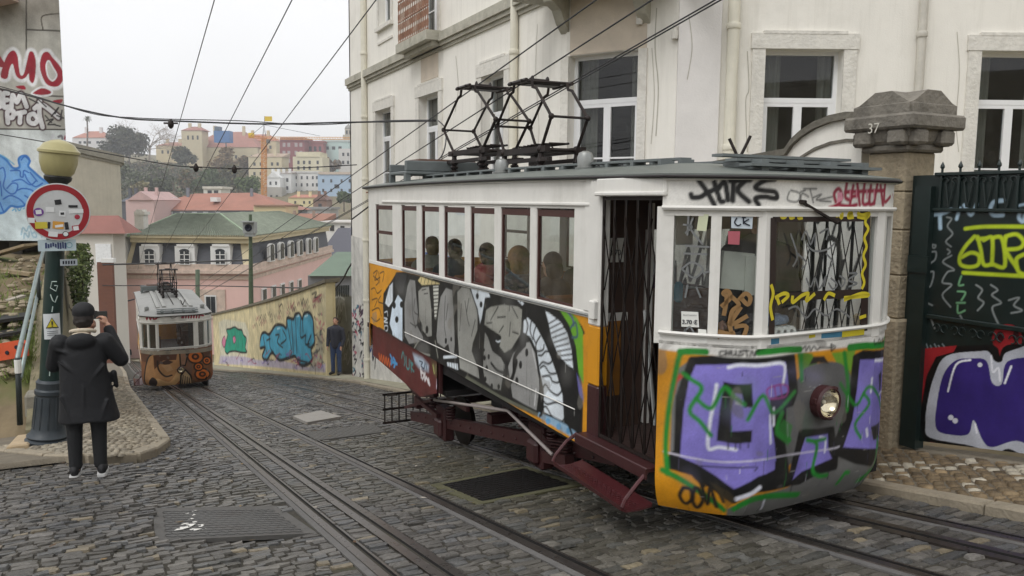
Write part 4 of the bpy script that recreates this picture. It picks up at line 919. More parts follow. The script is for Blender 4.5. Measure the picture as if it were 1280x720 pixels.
    for k in range(40):
        x, y = rr_.uniform(150, 840), rr_.uniform(120, 640); P.disc(Z([(x, y)])[0], (rr_.uniform(3, 9), rr_.uniform(4, 12)), [(60, 60, 60), (170, 170, 166), (96, 96, 84)][rr_.integers(3)], soft=.12, op=rr_.uniform(.1, .3), smooth=True)
    for k in range(60):
        x, y = rr_.uniform(150, 840), rr_.uniform(120, 640); P.stroke(Z([(x, y), (x+rr_.uniform(-1, 1), y+rr_.uniform(10, 60))]), .005, [(30, 30, 30), (180, 180, 176), (90, 90, 88)][rr_.integers(3)], op=.6)
    for x in (585, 655, 470, 345):
        P.stroke([(440+(x)/3, 350+x*.05), (440+(x)/3, 520)], .004, (60, 60, 58), op=.6, smooth=False)
def near_front(P):
    Z = to_local(2.666, 700, 400); f = lambda pts, c, **k: P.fill(Z(pts), c, **{'soft': .014, **k}); st = lambda pts, w, c=K, **k: P.stroke(Z(pts), w, c, **{'soft': .016, **k})
    PU, GN, GY, W_ = (128, 118, 196), (28, 128, 40), (98, 98, 98), (226, 228, 240)
    f([(395, 160), (440, 130), (420, 260), (395, 470), (365, 450), (372, 300)], (112, 112, 110)); f([(560, 640), (640, 590), (760, 560), (860, 470), (960, 400), (1085, 300), (1130, 500), (1130, 690), (560, 700)], (104, 104, 102))
    f([(780, 200), (1085, 100), (1130, 100), (1130, 400), (760, 480)], (132, 120, 30)); f([(790, 105), (840, 112), (860, 150), (800, 200)], (90, 130, 40)); f([(905, 110), (985, 100), (970, 170), (930, 160)], (112, 158, 44))
    f([(798, 190), (820, 160), (880, 140), (940, 148), (975, 200), (985, 280), (960, 350), (900, 420), (780, 470), (745, 500), (745, 300)], GY, smooth=True); f([(830, 150), (845, 122), (880, 120), (896, 145), (862, 142)], (40, 34, 30))
    # first letter
    f([(362, 470), (392, 440), (398, 260), (440, 135), (520, 130), (640, 132), (774, 124), (784, 240), (772, 275), (745, 285), (742, 420), (760, 545), (720, 555), (640, 565), (580, 605), (520, 560), (440, 505), (368, 485)], K, edge=.05, ecol=K)
    f([(452, 150), (600, 146), (752, 140), (760, 200), (762, 240), (700, 262), (700, 300), (716, 420), (722, 496), (660, 522), (580, 564), (520, 520), (460, 482), (400, 456), (412, 300), (430, 200)], PU)
    f([(545, 206), (590, 214), (640, 212), (644, 292), (616, 292), (606, 248), (584, 244), (572, 300), (570, 372), (602, 370), (640, 368), (638, 408), (580, 412), (522, 402), (530, 320)], K)
    f([(716, 470), (742, 480), (756, 545), (716, 540)], K)
    # second small letter, third letter
    f([(762, 545), (790, 430), (802, 374), (860, 372), (908, 364), (914, 420), (922, 440), (918, 490), (850, 510), (800, 540)], K, edge=.04, ecol=K); f([(776, 532), (802, 440), (818, 392), (892, 380), (894, 430), (906, 462), (850, 486), (806, 505)], PU)
    f([(982, 125), (1010, 110), (1085, 104), (1130, 100), (1130, 420), (1076, 440), (1040, 480), (985, 470), (905, 436), (930, 380), (955, 300), (975, 200)], K, edge=.04, ecol=K); f([(1000, 132), (1085, 122), (1130, 120), (1130, 410), (1060, 424), (1040, 428), (944, 424), (975, 330), (990, 230)], PU)
    f([(1062, 182), (1100, 172), (1100, 238), (1064, 236)], K); f([(1036, 356), (1100, 346), (1100, 402), (1044, 400)], K)
    # white lights
    for pts, w_ in (([(562, 158), (600, 150), (660, 152), (745, 146), (744, 210)], .022), ([(522, 216), (514, 270), (500, 340), (494, 426), (530, 424), (586, 432)], .02), ([(700, 318), (702, 410)], .016), ([(712, 296), (712, 350)], .02), ([(1040, 195), (1036, 240)], .018), ([(1050, 135), (1076, 132)], .02), ([(1022, 365), (1024, 385)], .024), ([(590, 600), (640, 580), (665, 560)], .03), ([(690, 600), (694, 640)], .014), ([(866, 390), (884, 398), (882, 440)], .014), ([(590, 276), (606, 280)], .02), ([(1062, 250), (1076, 232), (1080, 270)], .014)): st(pts, w_, W_)
    st([(345, 438), (420, 456), (520, 472), (640, 470), (760, 450), (900, 430), (930, 422)], .008, (210, 206, 220)); st([(470, 486), (560, 492), (652, 490), (650, 502)], .008, (40, 36, 60)); st([(690, 235), (700, 225), (740, 215), (760, 225), (750, 255), (700, 262), (690, 240)], .01, (150, 50, 120)); st([(715, 225), (720, 258)], .008, (150, 50, 120)); st([(735, 220), (740, 255)], .008, (150, 50, 120))
    st([(376, 240), (384, 205), (402, 186)], .03, (190, 60, 50))
    for q in [(560, 400), (585, 405), (600, 408), (628, 405), (775, 545), (800, 528), (895, 500), (1010, 460)]: st([q, (q[0], q[1]+random.uniform(14, 40))], .008)
    # green outlines
    for pts, w_ in (([(358, 510), (352, 420), (362, 300), (382, 190), (402, 112), (440, 106), (490, 106)], .035), ([(342, 500), (400, 530), (460, 570), (510, 610), (548, 645)], .04), ([(585, 640), (640, 606), (700, 590), (805, 588)], .045), ([(410, 178), (440, 200), (472, 230), (432, 300), (468, 340), (502, 384)], .028), ([(456, 264), (504, 294), (546, 226), (580, 256), (614, 282)], .028), ([(626, 332), (676, 252), (714, 310), (782, 240)], .026), ([(935, 212), (962, 256), (990, 282), (1030, 222), (1062, 258), (1078, 296)], .026), ([(1012, 246), (1030, 280), (984, 346), (1002, 392)], .026), ([(824, 400), (856, 416), (842, 498), (862, 520), (890, 518)], .03), ([(852, 404), (884, 396)], .024), ([(804, 110), (806, 200)], .03), ([(948, 110), (960, 220), (956, 300)], .035), ([(935, 550), (952, 512), (964, 510)], .03), ([(1010, 540), (1040, 510), (1062, 460), (1085, 410)], .045), ([(1085, 400), (1080, 470), (1064, 520)], .04), ([(740, 310), (724, 370), (764, 400)], .035)): st(pts, w_, GN, soft=.02)
    f([(715, 380), (745, 330), (775, 352), (760, 420)], (40, 120, 44), op=.7); f([(1060, 515), (1075, 520), (1072, 548), (1050, 540)], (200, 140, 40))
    # tag on the yellow foot
    for pts in ([(410, 560), (396, 590), (412, 620), (440, 600), (434, 566), (410, 560)], [(450, 560), (438, 600), (452, 636), (474, 606), (462, 566), (450, 560)], [(470, 540), (490, 620), (500, 560), (520, 630)], [(520, 545), (545, 610)], [(450, 522), (480, 552)]): st(pts, .026, (30, 26, 20))
    f([(500, 540), (560, 570), (590, 600), (560, 640), (540, 600)], (70, 60, 40), op=.5)
    # white sill band
    f([(300, 90), (345, 100), (460, 112), (560, 124), (650, 126), (800, 110), (1000, 86), (1130, 66), (1130, 20), (300, 20)], (220, 218, 212))
    for pts, w_ in (([(400, 106), (440, 104), (486, 106)], .04), ([(662, 108), (740, 100), (800, 98)], .045), ([(965, 92), (1020, 86), (1085, 76), (1120, 70)], .05)): st(pts, w_, (30, 128, 40), soft=.012)
    for pts in ([(546, 104), (534, 106), (534, 118), (548, 116)], [(554, 102), (554, 118)], [(566, 102), (564, 118)], [(554, 110), (566, 110)], [(572, 104), (574, 118), (582, 116)], [(586, 104), (588, 118), (596, 116)], [(608, 102), (598, 106), (610, 114), (598, 120)], [(612, 102), (630, 102)], [(620, 102), (624, 120)], [(634, 120), (640, 104), (646, 118)], [(650, 118), (654, 104), (662, 104)]): st(pts, .011)
    for pts in ([(810, 95), (818, 88), (820, 102), (830, 88), (836, 102), (846, 88), (856, 98), (866, 92)], [(866, 92), (910, 92)], [(904, 82), (918, 90), (906, 102)], [(904, 82), (904, 102)]): st(pts, .010)
    for pts in ([(1048, 66), (1048, 80), (1056, 78)], [(1062, 66), (1060, 76), (1068, 76), (1066, 64), (1062, 66)], [(1078, 62), (1072, 66), (1078, 72), (1072, 76)], [(1084, 60), (1082, 72), (1090, 72)]): st(pts, .010)
    rr_ = np.random.default_rng(4)
    for k in range(26):
        x, y = rr_.uniform(370, 1085), rr_.uniform(130, 560); c = [(20, 20, 22), (60, 110, 70), (150, 146, 190), (110, 110, 110)][rr_.integers(4)]; P.disc(Z([(x, y)])[0], (rr_.uniform(6, 16), rr_.uniform(5, 14)), c, soft=.09, op=rr_.uniform(.08, .22), smooth=True)
    for k in range(46):
        x, y = rr_.uniform(370, 1085), rr_.uniform(160, 560); L_ = rr_.uniform(8, 46); P.stroke(Z([(x, y), (x+rr_.uniform(-1.5, 1.5), y+L_)]), .004, [(20, 20, 22), (30, 120, 44), (210, 206, 220), (70, 64, 90)][rr_.integers(4)], op=.7)
    for k in range(30):
        x, y = rr_.uniform(360, 1085), rr_.uniform(120, 640); P.stroke(Z([(x, y), (x+rr_.uniform(-30, 30), y+rr_.uniform(-6, 6))]), .003, (170, 168, 164), op=.6)
def near_fascia(P):
    st = lambda pts, w, c=K, **k: P.stroke(pts, w, c, soft=.012, **k)
    R_ = (150, 24, 56)
    for pts in ([(864, 243), (866, 247), (876, 246), (884, 241), (898, 235)], [(874, 226), (884, 240), (893, 256)], [(893, 228), (900, 250), (904, 252)], [(898, 235), (906, 228), (910, 250)], [(913, 226), (937, 225)], [(917, 228), (916, 251)], [(930, 227), (922, 238), (936, 252)], [(968, 224), (955, 226), (944, 234), (952, 238), (968, 240), (970, 248), (956, 246), (944, 248), (948, 256)]): st(pts, .032)
    for pts in ([(986, 240), (984, 250), (996, 252), (999, 242), (988, 238)], [(1000, 240), (1006, 238)], [(1000, 252), (1002, 242), (1010, 246)], [(1004, 236), (1020, 236)], [(1012, 237), (1016, 253)], [(1016, 247), (1026, 243), (1020, 250), (1040, 246)], [(1024, 251), (1038, 252)]): st(pts, .009)
    for pts in ([(1044, 252), (1042, 242), (1048, 236), (1052, 246), (1046, 256), (1036, 260)], [(1058, 228), (1056, 246), (1062, 250)], [(1066, 232), (1062, 254)], [(1064, 246), (1072, 244)], [(1071, 230), (1074, 256)], [(1080, 230), (1078, 254), (1086, 254)], [(1088, 232), (1086, 254), (1092, 254)], [(1096, 230), (1092, 254)], [(1100, 232), (1103, 256)], [(1106, 230), (1105, 252), (1112, 246)], [(1056, 240), (1104, 238)], [(1048, 256), (1060, 258), (1070, 256)]): st(pts, .026, R_)
    P.fill([(1046, 240), (1052, 240), (1053, 250), (1046, 254)], (226, 150, 170)); 
    for x in (1062, 1070, 1083, 1092): P.stroke([(x, 238), (x, 248)], .012, (214, 130, 150))
    P.stroke([(1115, 242), (1116, 248)], .01, R_)
def near_wedge(P):
    Z = to_local(5.333, 380, 440)
    st = lambda pts, w, c, **k: P.stroke(Z(pts), w, c, **k)
    for i, x in enumerate(range(500, 580, 16)): st([(x, 10+i*9), (x+6, 60+i*9), (x+14, 20+i*9)], .03, (190, 90, 40))
    for pts in ([(575, 20), (590, 60), (580, 80)], [(595, 40), (610, 70), (600, 100)], [(580, 60), (620, 80)]): st(pts, .04, (70, 140, 190))
    for pts in ([(650, 40), (660, 0), (672, 60), (668, 90)], [(680, 30), (684, 100), (700, 110), (702, 50)], [(712, 60), (716, 130)], [(712, 70), (726, 80), (714, 100), (732, 130)]): st(pts, .026, (70, 130, 130))
    P.fill(Z([(726, 10), (790, 40), (832, 90), (830, 130), (770, 110), (740, 70)]), (170, 186, 200), soft=.06, op=.9)
    for pts in ([(770, 60), (790, 70), (780, 90), (800, 110), (806, 70)], [(812, 80), (820, 120)]): st(pts, .02, (40, 50, 70))
    for pts in ([(778, 110), (782, 170)], [(778, 130), (800, 150), (790, 180)], [(806, 140), (806, 190), (816, 170), (830, 210)], [(830, 180), (838, 220)]): st(pts, .034, (206, 200, 200))
    P.fill(Z([(850, 60), (1060, 170), (1030, 250), (870, 150)]), (96, 92, 60), soft=.08, op=.8)
    for k, x in enumerate((860, 890, 930, 960, 1010)): st([(x, 90+k*24), (x+8, 140+k*22)], .03, (150, 150, 90))
    for pts in ([(884, 240), (888, 180), (902, 190), (890, 214)], [(910, 196), (928, 200), (912, 236), (930, 244)], [(942, 250), (946, 208), (954, 230), (964, 212), (970, 270)], [(985, 250), (980, 290), (996, 300)], [(986, 250), (994, 240)]): st(pts, .026, (190, 176, 186))
    for pts in ([(880, 290), (900, 262), (930, 280), (950, 300)], [(870, 300), (905, 276), (930, 310)]): st(pts, .022, (150, 90, 120))
PN = dict(side=near_side, front=near_front, fascia=near_fascia, wedge=near_wedge, lamp=(1025, 501))
tramA, panes, frontS, sideS, BA = make_tram(0.0, 'tram', 'large cream and yellow tram covered in graffiti, purple lettering on its front, in the foreground', 'tram', PN, True)

# marks and papers on its windscreens
etched = mat('scratched silver marker', hx(112, 114, 114), rough=0.5); ytape = mat('yellow marker', hx(206, 190, 40), rough=0.6); bronze = mat('bronze marker', hx(142, 110, 70), rough=0.5, metal=0.2)
Zs = to_local(3.6, 840, 250)
def marks(name, parent, strokes, m, w_):
    mb = MB()
    for pts in strokes: ribbon(mb, frontS, Zs(pts), w_, .006)
    return mb.build(name, m, parent, fix=False)
band_m = mat('dark brown band', hx(44, 30, 26), rough=.5)
for q_, w_ in (([(462, 62), (640, 62), (880, 62)], .10), ([(462, 440), (660, 428), (880, 418)], .055), ([(876, 70), (868, 300), (862, 590)], .07), ([(456, 80), (452, 300), (446, 620)], .05)):
    m_ = MB(); ribbon(m_, frontS, Zs(q_), w_, .0035, smooth=False); m_.build('painted_band', band_m, panes[2], fix=False)
marks('marker_tag', panes[0], [[(50, 110), (90, 120), (60, 150)], [(75, 70), (70, 160)], [(95, 80), (85, 130), (140, 200)], [(60, 205), (170, 212)], [(50, 240), (160, 244)], [(45, 310), (90, 280), (140, 310), (100, 350), (45, 310)], [(70, 300), (75, 330)], [(60, 440), (72, 380)], [(110, 390), (130, 440)], [(50, 600), (80, 570), (100, 600)], [(60, 580), (70, 620)], [(140, 330), (170, 320)]], etched, .012)
marks('marker_tag', panes[1], [[(232, 520), (246, 440), (230, 420), (250, 408), (262, 440), (220, 480)], [(262, 430), (300, 470), (270, 500), (258, 560)], [(300, 450), (330, 420), (352, 440), (340, 470), (310, 440)], [(310, 480), (262, 560), (340, 520)], [(258, 560), (262, 600), (208, 590)], [(206, 610), (240, 640)], [(270, 590), (300, 645), (335, 570), (280, 570)]], bronze, .026)
marks('marker_tag', panes[2], [[(490, 50), (490, 76), (508, 74), (508, 50)], [(530, 52), (530, 80), (548, 74)], [(560, 64), (580, 60), (565, 80), (585, 78)], [(740, 78), (742, 55), (760, 80), (764, 55)], [(790, 70), (808, 62), (795, 58), (790, 78), (815, 76)], [(830, 56), (850, 68), (885, 60), (870, 80), (830, 74)], [(880, 62), (866, 100), (880, 130), (862, 170), (872, 210), (858, 250), (868, 290), (852, 330), (862, 370), (850, 400)], [(460, 440), (500, 420), (520, 430), (490, 460)], [(540, 430), (540, 460), (580, 430), (610, 420), (600, 455), (640, 420)], [(680, 450), (700, 420), (730, 430)], [(770, 450), (850, 420), (880, 430), (770, 440)], [(840, 530), (870, 520)], [(442, 380), (452, 420), (440, 480), (450, 540)], [(470, 440), (480, 470)]], ytape, .024)
marks('marker_tag', panes[2], [[(580, 180), (600, 140), (620, 200), (640, 150), (640, 210)], [(660, 150), (700, 130), (690, 180)], [(530, 150), (560, 250), (540, 300)], [(600, 350), (620, 390), (640, 350), (660, 400), (690, 340), (680, 390)], [(710, 350), (740, 380), (720, 400), (700, 370)], [(750, 340), (775, 360), (760, 390), (745, 360)], [(790, 330), (830, 330), (790, 360), (830, 375), (790, 390)], [(600, 200), (640, 230), (700, 220), (730, 190)], [(520, 490), (560, 480), (600, 530), (640, 490), (690, 520), (740, 490), (800, 530)], [(560, 240), (600, 280), (580, 310)], [(690, 240), (720, 280), (700, 310)]], etched, .013)
m_ = MB(); ribbon(m_, frontS, Zs([(442, 634), (560, 618), (680, 606), (860, 592)]), .045, .0075, smooth=False); m_.build('painted_band', mat('blue band', hx(70, 130, 160), rough=.5, var=.3, scale=3), panes[2], fix=False)
m_ = MB(); ribbon(m_, frontS, Zs([(760, 604), (860, 592)]), .04, .009); m_.build('painted_band', ytape, panes[2], fix=False); m_ = MB(); ribbon(m_, frontS, Zs([(560, 622), (640, 606)]), .03, .009); m_.build('painted_band', ytape, panes[2], fix=False)
m_ = MB(); m_.bar(frontS.at(1000, 254, .03), frontS.at(1042, 279, .03), .018, .014); m_.tube([frontS.at(998, 252, .0), frontS.at(999, 253, .05)], .014, 8); m_.build('wiper', blackiron, tramA)
def sign(pane, quad_px, name, m, text=None, tsize=.05, off=-.004, textm=None, tpx=None):
    P = [frontS.at(x, y, off) for x, y in quad_px]; n_ = np.append(frontS.normal(frontS.px(*quad_px[0])[0]), 0)
    mb = MB(); mb.prism([p-n_*.003 for p in P], n_*.003); o = mb.build(name, m, pane); return o, P, n_
def lettering(txt, pos, xdir, size, m, parent, off=.004, name='lettering', bold=0.0):
    """a flat line of letters standing on a vertical face"""
    cu = bpy.data.curves.new(name, 'FONT'); cu.body = txt; cu.size = size; cu.align_x = 'CENTER'; cu.align_y = 'CENTER'; cu.offset = bold
    tmp = bpy.data.objects.new(name, cu); COL.objects.link(tmp); dg = bpy.context.evaluated_depsgraph_get()
    me = bpy.data.meshes.new_from_object(tmp.evaluated_get(dg)); bpy.data.objects.remove(tmp); me.materials.clear(); me.materials.append(m)
    x = np.asarray(xdir, float); x /= np.linalg.norm(x); z = np.array([0, 0, 1.0]); nn = np.cross(x, z); p = np.asarray(pos)+nn*off
    me.transform(Matrix(((x[0], z[0], nn[0], p[0]), (x[1], z[1], nn[1], p[1]), (x[2], z[2], nn[2], p[2]), (0, 0, 0, 1)))); me.name = name
    return link(name, me, parent)
o, P, n_ = sign(panes[0], [(852, 408), (874, 409), (873, 390), (852, 389)], 'price_card', paper, off=.006)
xd = P[1]-P[0]; lettering('3.70 €', sum(P)/4+np.array([0, 0, -.018]), xd, .036, ink, o, .006, bold=.001); lettering('BILHETE BORDO', sum(P)/4+np.array([0, 0, .026]), xd, .011, ink, o, .006)
o, P, n_ = sign(panes[0], [(871, 288), (883, 289), (886, 268), (874, 267)], 'paper_note', mat('yellowed paper', hx(196, 200, 170), rough=.8), off=.006)
o, P, n_ = sign(panes[0], [(872, 428), (884, 429), (883, 412), (873, 411)], 'paper_note', paper, off=.006)
o, P, n_ = sign(panes[1], [(914, 285), (940, 286), (941, 268), (914, 268)], 'paper_note', mat('pale blue paper', hx(196, 206, 214), rough=.8), off=.006)
m_ = MB(); [ribbon(m_, frontS, q, .008, .012) for q in ([(921, 272), (918, 278), (922, 282), (926, 280)], [(929, 272), (929, 280)], [(936, 274), (930, 278), (937, 282)], [(927, 272), (932, 272)])]; m_.build('lettering', ink, o, fix=False)
o, P, n_ = sign(panes[1], [(910, 305), (924, 306), (925, 289), (910, 289)], 'paper_note', mat('red leaflet', hx(170, 90, 100), rough=.8), off=.006)
m_ = MB(); m_.obox(frontS.at(923, 340, -.10), RTH+np.array([0, 0, -.08]), FWH, (0.1, 0, 1), .095, .03, .115); m_.obox(frontS.at(940, 346, -.09), RTH, FWH, (0, 0, 1), .035, .025, .12); m_.build('control_cabinet', mat('cabinet grey', hx(186, 186, 178), rough=.5), tramA)
m_ = MB(); m_.box((3.2, 4.955, .05), (3.40, 4.975, .62)); m_.build('bulkhead_panel', mat('worn inside yellow', hx(150, 98, 24), rough=.6, var=.25, scale=7, stain=.5), tramA); m_ = MB(); m_.box((3.2, 4.957, .62), (3.46, 4.977, .68)); m_.build('bulkhead_trim', white, tramA)
m_ = MB(); m_.box((3.26, 4.965, 1.06), (3.42, 4.975, 1.24)); nt_ = m_.build('paper_note', paper, tramA); lettering('3.70', (3.34, 4.965, 1.13), (1, 0, 0), .06, ink, nt_, .003); m_ = MB(); m_.box((3.90, 4.962, 1.18), (4.06, 4.972, 1.42)); m_.build('paper_note', paper, tramA)
m_ = MB(); m_.box((3.64, 4.95, -.2), (3.68, 5.03, 1.5)); m_.build('bulkhead_post', white, tramA); m_ = MB(); m_.tube([(3.25, 4.3, .0), (3.32, 4.55, .75)], .014, 8); m_.build('grab_rail', galv, tramA); m_ = MB(); m_.bbox((3.70, 4.88, .82), (3.78, 4.94, .98), .02); m_.bbox((3.86, 4.88, .74), (3.93, 4.94, .90), .02); m_.build('cloth', mat('turquoise cloth', hx(50, 130, 150), rough=.8), tramA)
# ------------------------------------------------------------------ the far tram
def far_side(P):
    for k in range(26):
        c = random.choice([(120, 90, 60), (80, 70, 66), (150, 146, 138), (60, 56, 54), (140, 70, 50)])
        s_, z_ = random.uniform(0, 5.6), random.uniform(-.2, .6)+P.Z.min()+.3
        P.fill([(s_, z_), (s_+.5, z_+.1), (s_+.4, z_+.5), (s_-.1, z_+.4)], c, raw=True, smooth=True, edge=.03)
def far_front(P):
    Z = to_local(3.657, 130, 320); f = lambda pts, c, **k: P.fill(Z(pts), c, **k); st = lambda pts, w, c=(44, 28, 20), **k: P.stroke(Z(pts), w, c, **k)
    P.C[:] = lin((128, 82, 50))
    f([(170, 430), (520, 405), (520, 470), (170, 480)], (96, 60, 38))
    f([(185, 600), (200, 470), (260, 440), (340, 430), (352, 500), (330, 560), (300, 600), (240, 612)], (168, 124, 80), edge=.05, smooth=True)
    f([(225, 455), (280, 440), (335, 440), (330, 475), (270, 478), (230, 520)], (84, 50, 32)); f([(250, 490), (290, 475), (318, 484), (290, 500)], (60, 36, 26)); f([(262, 500), (300, 495), (316, 520), (290, 530)], (178, 140, 100)); st([(244, 480), (250, 520), (280, 550), (310, 545)], .05)
    f([(240, 560), (300, 575), (340, 520), (352, 560), (300, 612), (240, 612)], (196, 156, 108), smooth=True)
    f([(200, 585), (220, 555), (242, 570), (236, 594), (210, 598)], (40, 28, 24), smooth=True)
    f([(345, 430), (370, 425), (380, 460), (372, 500), (350, 500)], (150, 110, 84), edge=.04); f([(352, 500), (378, 505), (382, 470), (400, 460), (400, 540), (360, 540)], (110, 80, 62), smooth=True)
    f([(352, 545), (372, 520), (396, 545), (410, 600), (350, 606)], (188, 160, 120), edge=.05)
    for k in range(4): st([(362+k*9, 545+k*4), (358+k*12, 600)], .03)
    for (x, y, r1, r2) in ((418, 460, 36, 30), (450, 540, 34, 26), (470, 478, 18, 18), (432, 506, 20, 18)):
        P.disc(Z([(x, y)])[0], (r1/3.657, r2/3.657), (206, 110, 34), edge=.05, ecol=(44, 26, 16)); P.disc(Z([(x, y)])[0], (r1*.5/3.657, r2*.5/3.657), (60, 30, 18)); P.disc(Z([(x, y)])[0], (r1*.2/3.657, r2*.2/3.657), (180, 96, 40))
    f([(480, 420), (520, 415), (515, 590), (490, 590), (498, 500)], (150, 74, 34)); f([(400, 560), (420, 575), (500, 585), (500, 606), (400, 610)], (104, 78, 52))
    f([(160, 442), (520, 422), (520, 404), (160, 426)], (150, 140, 124))
def far_fascia(P):
    Z = to_local(3.657, 130, 320); st = lambda pts, w, c, **k: P.stroke(Z(pts), w, c, **k); R_ = (150, 24, 56)
    for pts in ([(192, 268), (196, 290), (204, 272), (212, 290), (220, 270)], [(224, 272), (226, 288), (240, 286)], [(244, 280), (262, 276)]): st(pts, .05, R_)
    for k in range(7): st([(366+k*12, 258), (362+k*12, 282)], .05, R_)
    st([(356, 282), (372, 260), (454, 272)], .05, R_); st([(280, 278), (300, 270), (310, 284), (340, 274)], .03, (150, 146, 146)); st([(462, 268), (490, 262)], .03, (60, 60, 60))
PF = dict(side=far_side, front=far_front, fascia=far_fascia, wedge=lambda P: None, lamp=(226, 462))
tramB, panesB, frontB, sideB, BB = make_tram(22.3, 'tram', 'smaller looking tram downhill with a brown face and orange rings painted on its front', 'tram', PF, False)
# ------------------------------------------------------------------ the big cream building on the right
XB = 6.45; Y0 = float(onX(708, 100, XB)[1]); P0 = np.array([XB, Y0]); cd_ = np.array([0.506, -0.8625])
_d = ray(845, 100)[:2]; _t = np.linalg.solve(np.array([[_d[0], -cd_[0]], [_d[1], -cd_[1]]]), P0); P1 = P0+cd_*_t[1]
P2 = P1+RTH[:2]*9.0; P3 = P2-np.array([0, 6.0])
render = mat('cream render', hx(236, 233, 225), rough=0.9, var=0.05, scale=1.5, bump=0.15, bscale=60, stain=0.4, stain_col=hx(186, 182, 170), streak=0.42)
stonew = mat('weathered limestone', hx(218, 215, 207), rough=0.9, var=0.14, scale=9, bump=0.6, bscale=22, stain=0.4, stain_col=hx(182, 177, 164))
mossy = mat('mossy cornice stone', hx(178, 175, 162), rough=0.95, var=0.22, scale=5, bump=0.5, bscale=25, stain=0.7, stain_col=hx(112, 108, 84))
wframe = mat('white joinery', hx(232, 233, 234), rough=0.45, var=0.03)
wglass = mat('dark window glass', hx(40, 42, 42), rough=0.04, var=0.35, scale=0.9, spec=0.8)
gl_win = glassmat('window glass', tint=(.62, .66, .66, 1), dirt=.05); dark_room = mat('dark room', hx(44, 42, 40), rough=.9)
curtain = mat('curtain', hx(128, 126, 118), rough=0.9, var=0.25, scale=3, stretch=(14, 14, 0.5))
pipe_m = mat('painted downpipe', hx(224, 220, 204), rough=0.6, var=0.08, scale=5, streak=0.2)
tan_tone = mat('tan render and shade', hx(206, 194, 178), rough=0.95, var=0.12, scale=3, bump=0.3)
bld = thing('corner_building', 'large cream rendered building with tall white windows behind the near tram', 'building', (XB, Y0, float(gz(XB, Y0))))
WALLB = Surf([(XB, 23.7), P0, P1, P2])
def wallpart(i, holes, z0, z1, name='wall', m=render, depth=.30):
    """one straight stretch of the facade with openings; holes are (s0, s1, z0, z1)"""
    a, b = WALLB.p[i], WALLB.p[i+1]; L0, L1 = WALLB.L[i], WALLB.L[i+1]; e = (b-a)/np.linalg.norm(b-a); nn = -WALLB.normal((L0+L1)/2)
    ss_ = sorted({L0, L1} | {h[0] for h in holes} | {h[1] for h in holes}); zs = sorted({z0, z1} | {h[2] for h in holes} | {h[3] for h in holes}); mb = MB()
    pt = lambda s_, z, d=0.0: (a[0]+e[0]*(s_-L0)+nn[0]*d, a[1]+e[1]*(s_-L0)+nn[1]*d, z)
    for x0, x1 in zip(ss_[:-1], ss_[1:]):
        for y0, y1 in zip(zs[:-1], zs[1:]):
            if any(h[0] <= x0+1e-6 and x1 <= h[1]+1e-6 and h[2] <= y0+1e-6 and y1 <= h[3]+1e-6 for h in holes): continue
            mb.add([pt(x0, y0), pt(x1, y0), pt(x1, y1), pt(x0, y1)], [(0, 1, 2, 3)])
    for h in holes:
        x0, x1, y0, y1 = h
        for q in ([(x0, y0), (x0, y1)], [(x0, y1), (x1, y1)], [(x1, y1), (x1, y0)], [(x1, y0), (x0, y0)]): mb.add([pt(*q[0]), pt(*q[1]), pt(*q[1], depth), pt(*q[0], depth)], [(0, 1, 2, 3)])
    return mb.build(name, m, bld, fix=False)
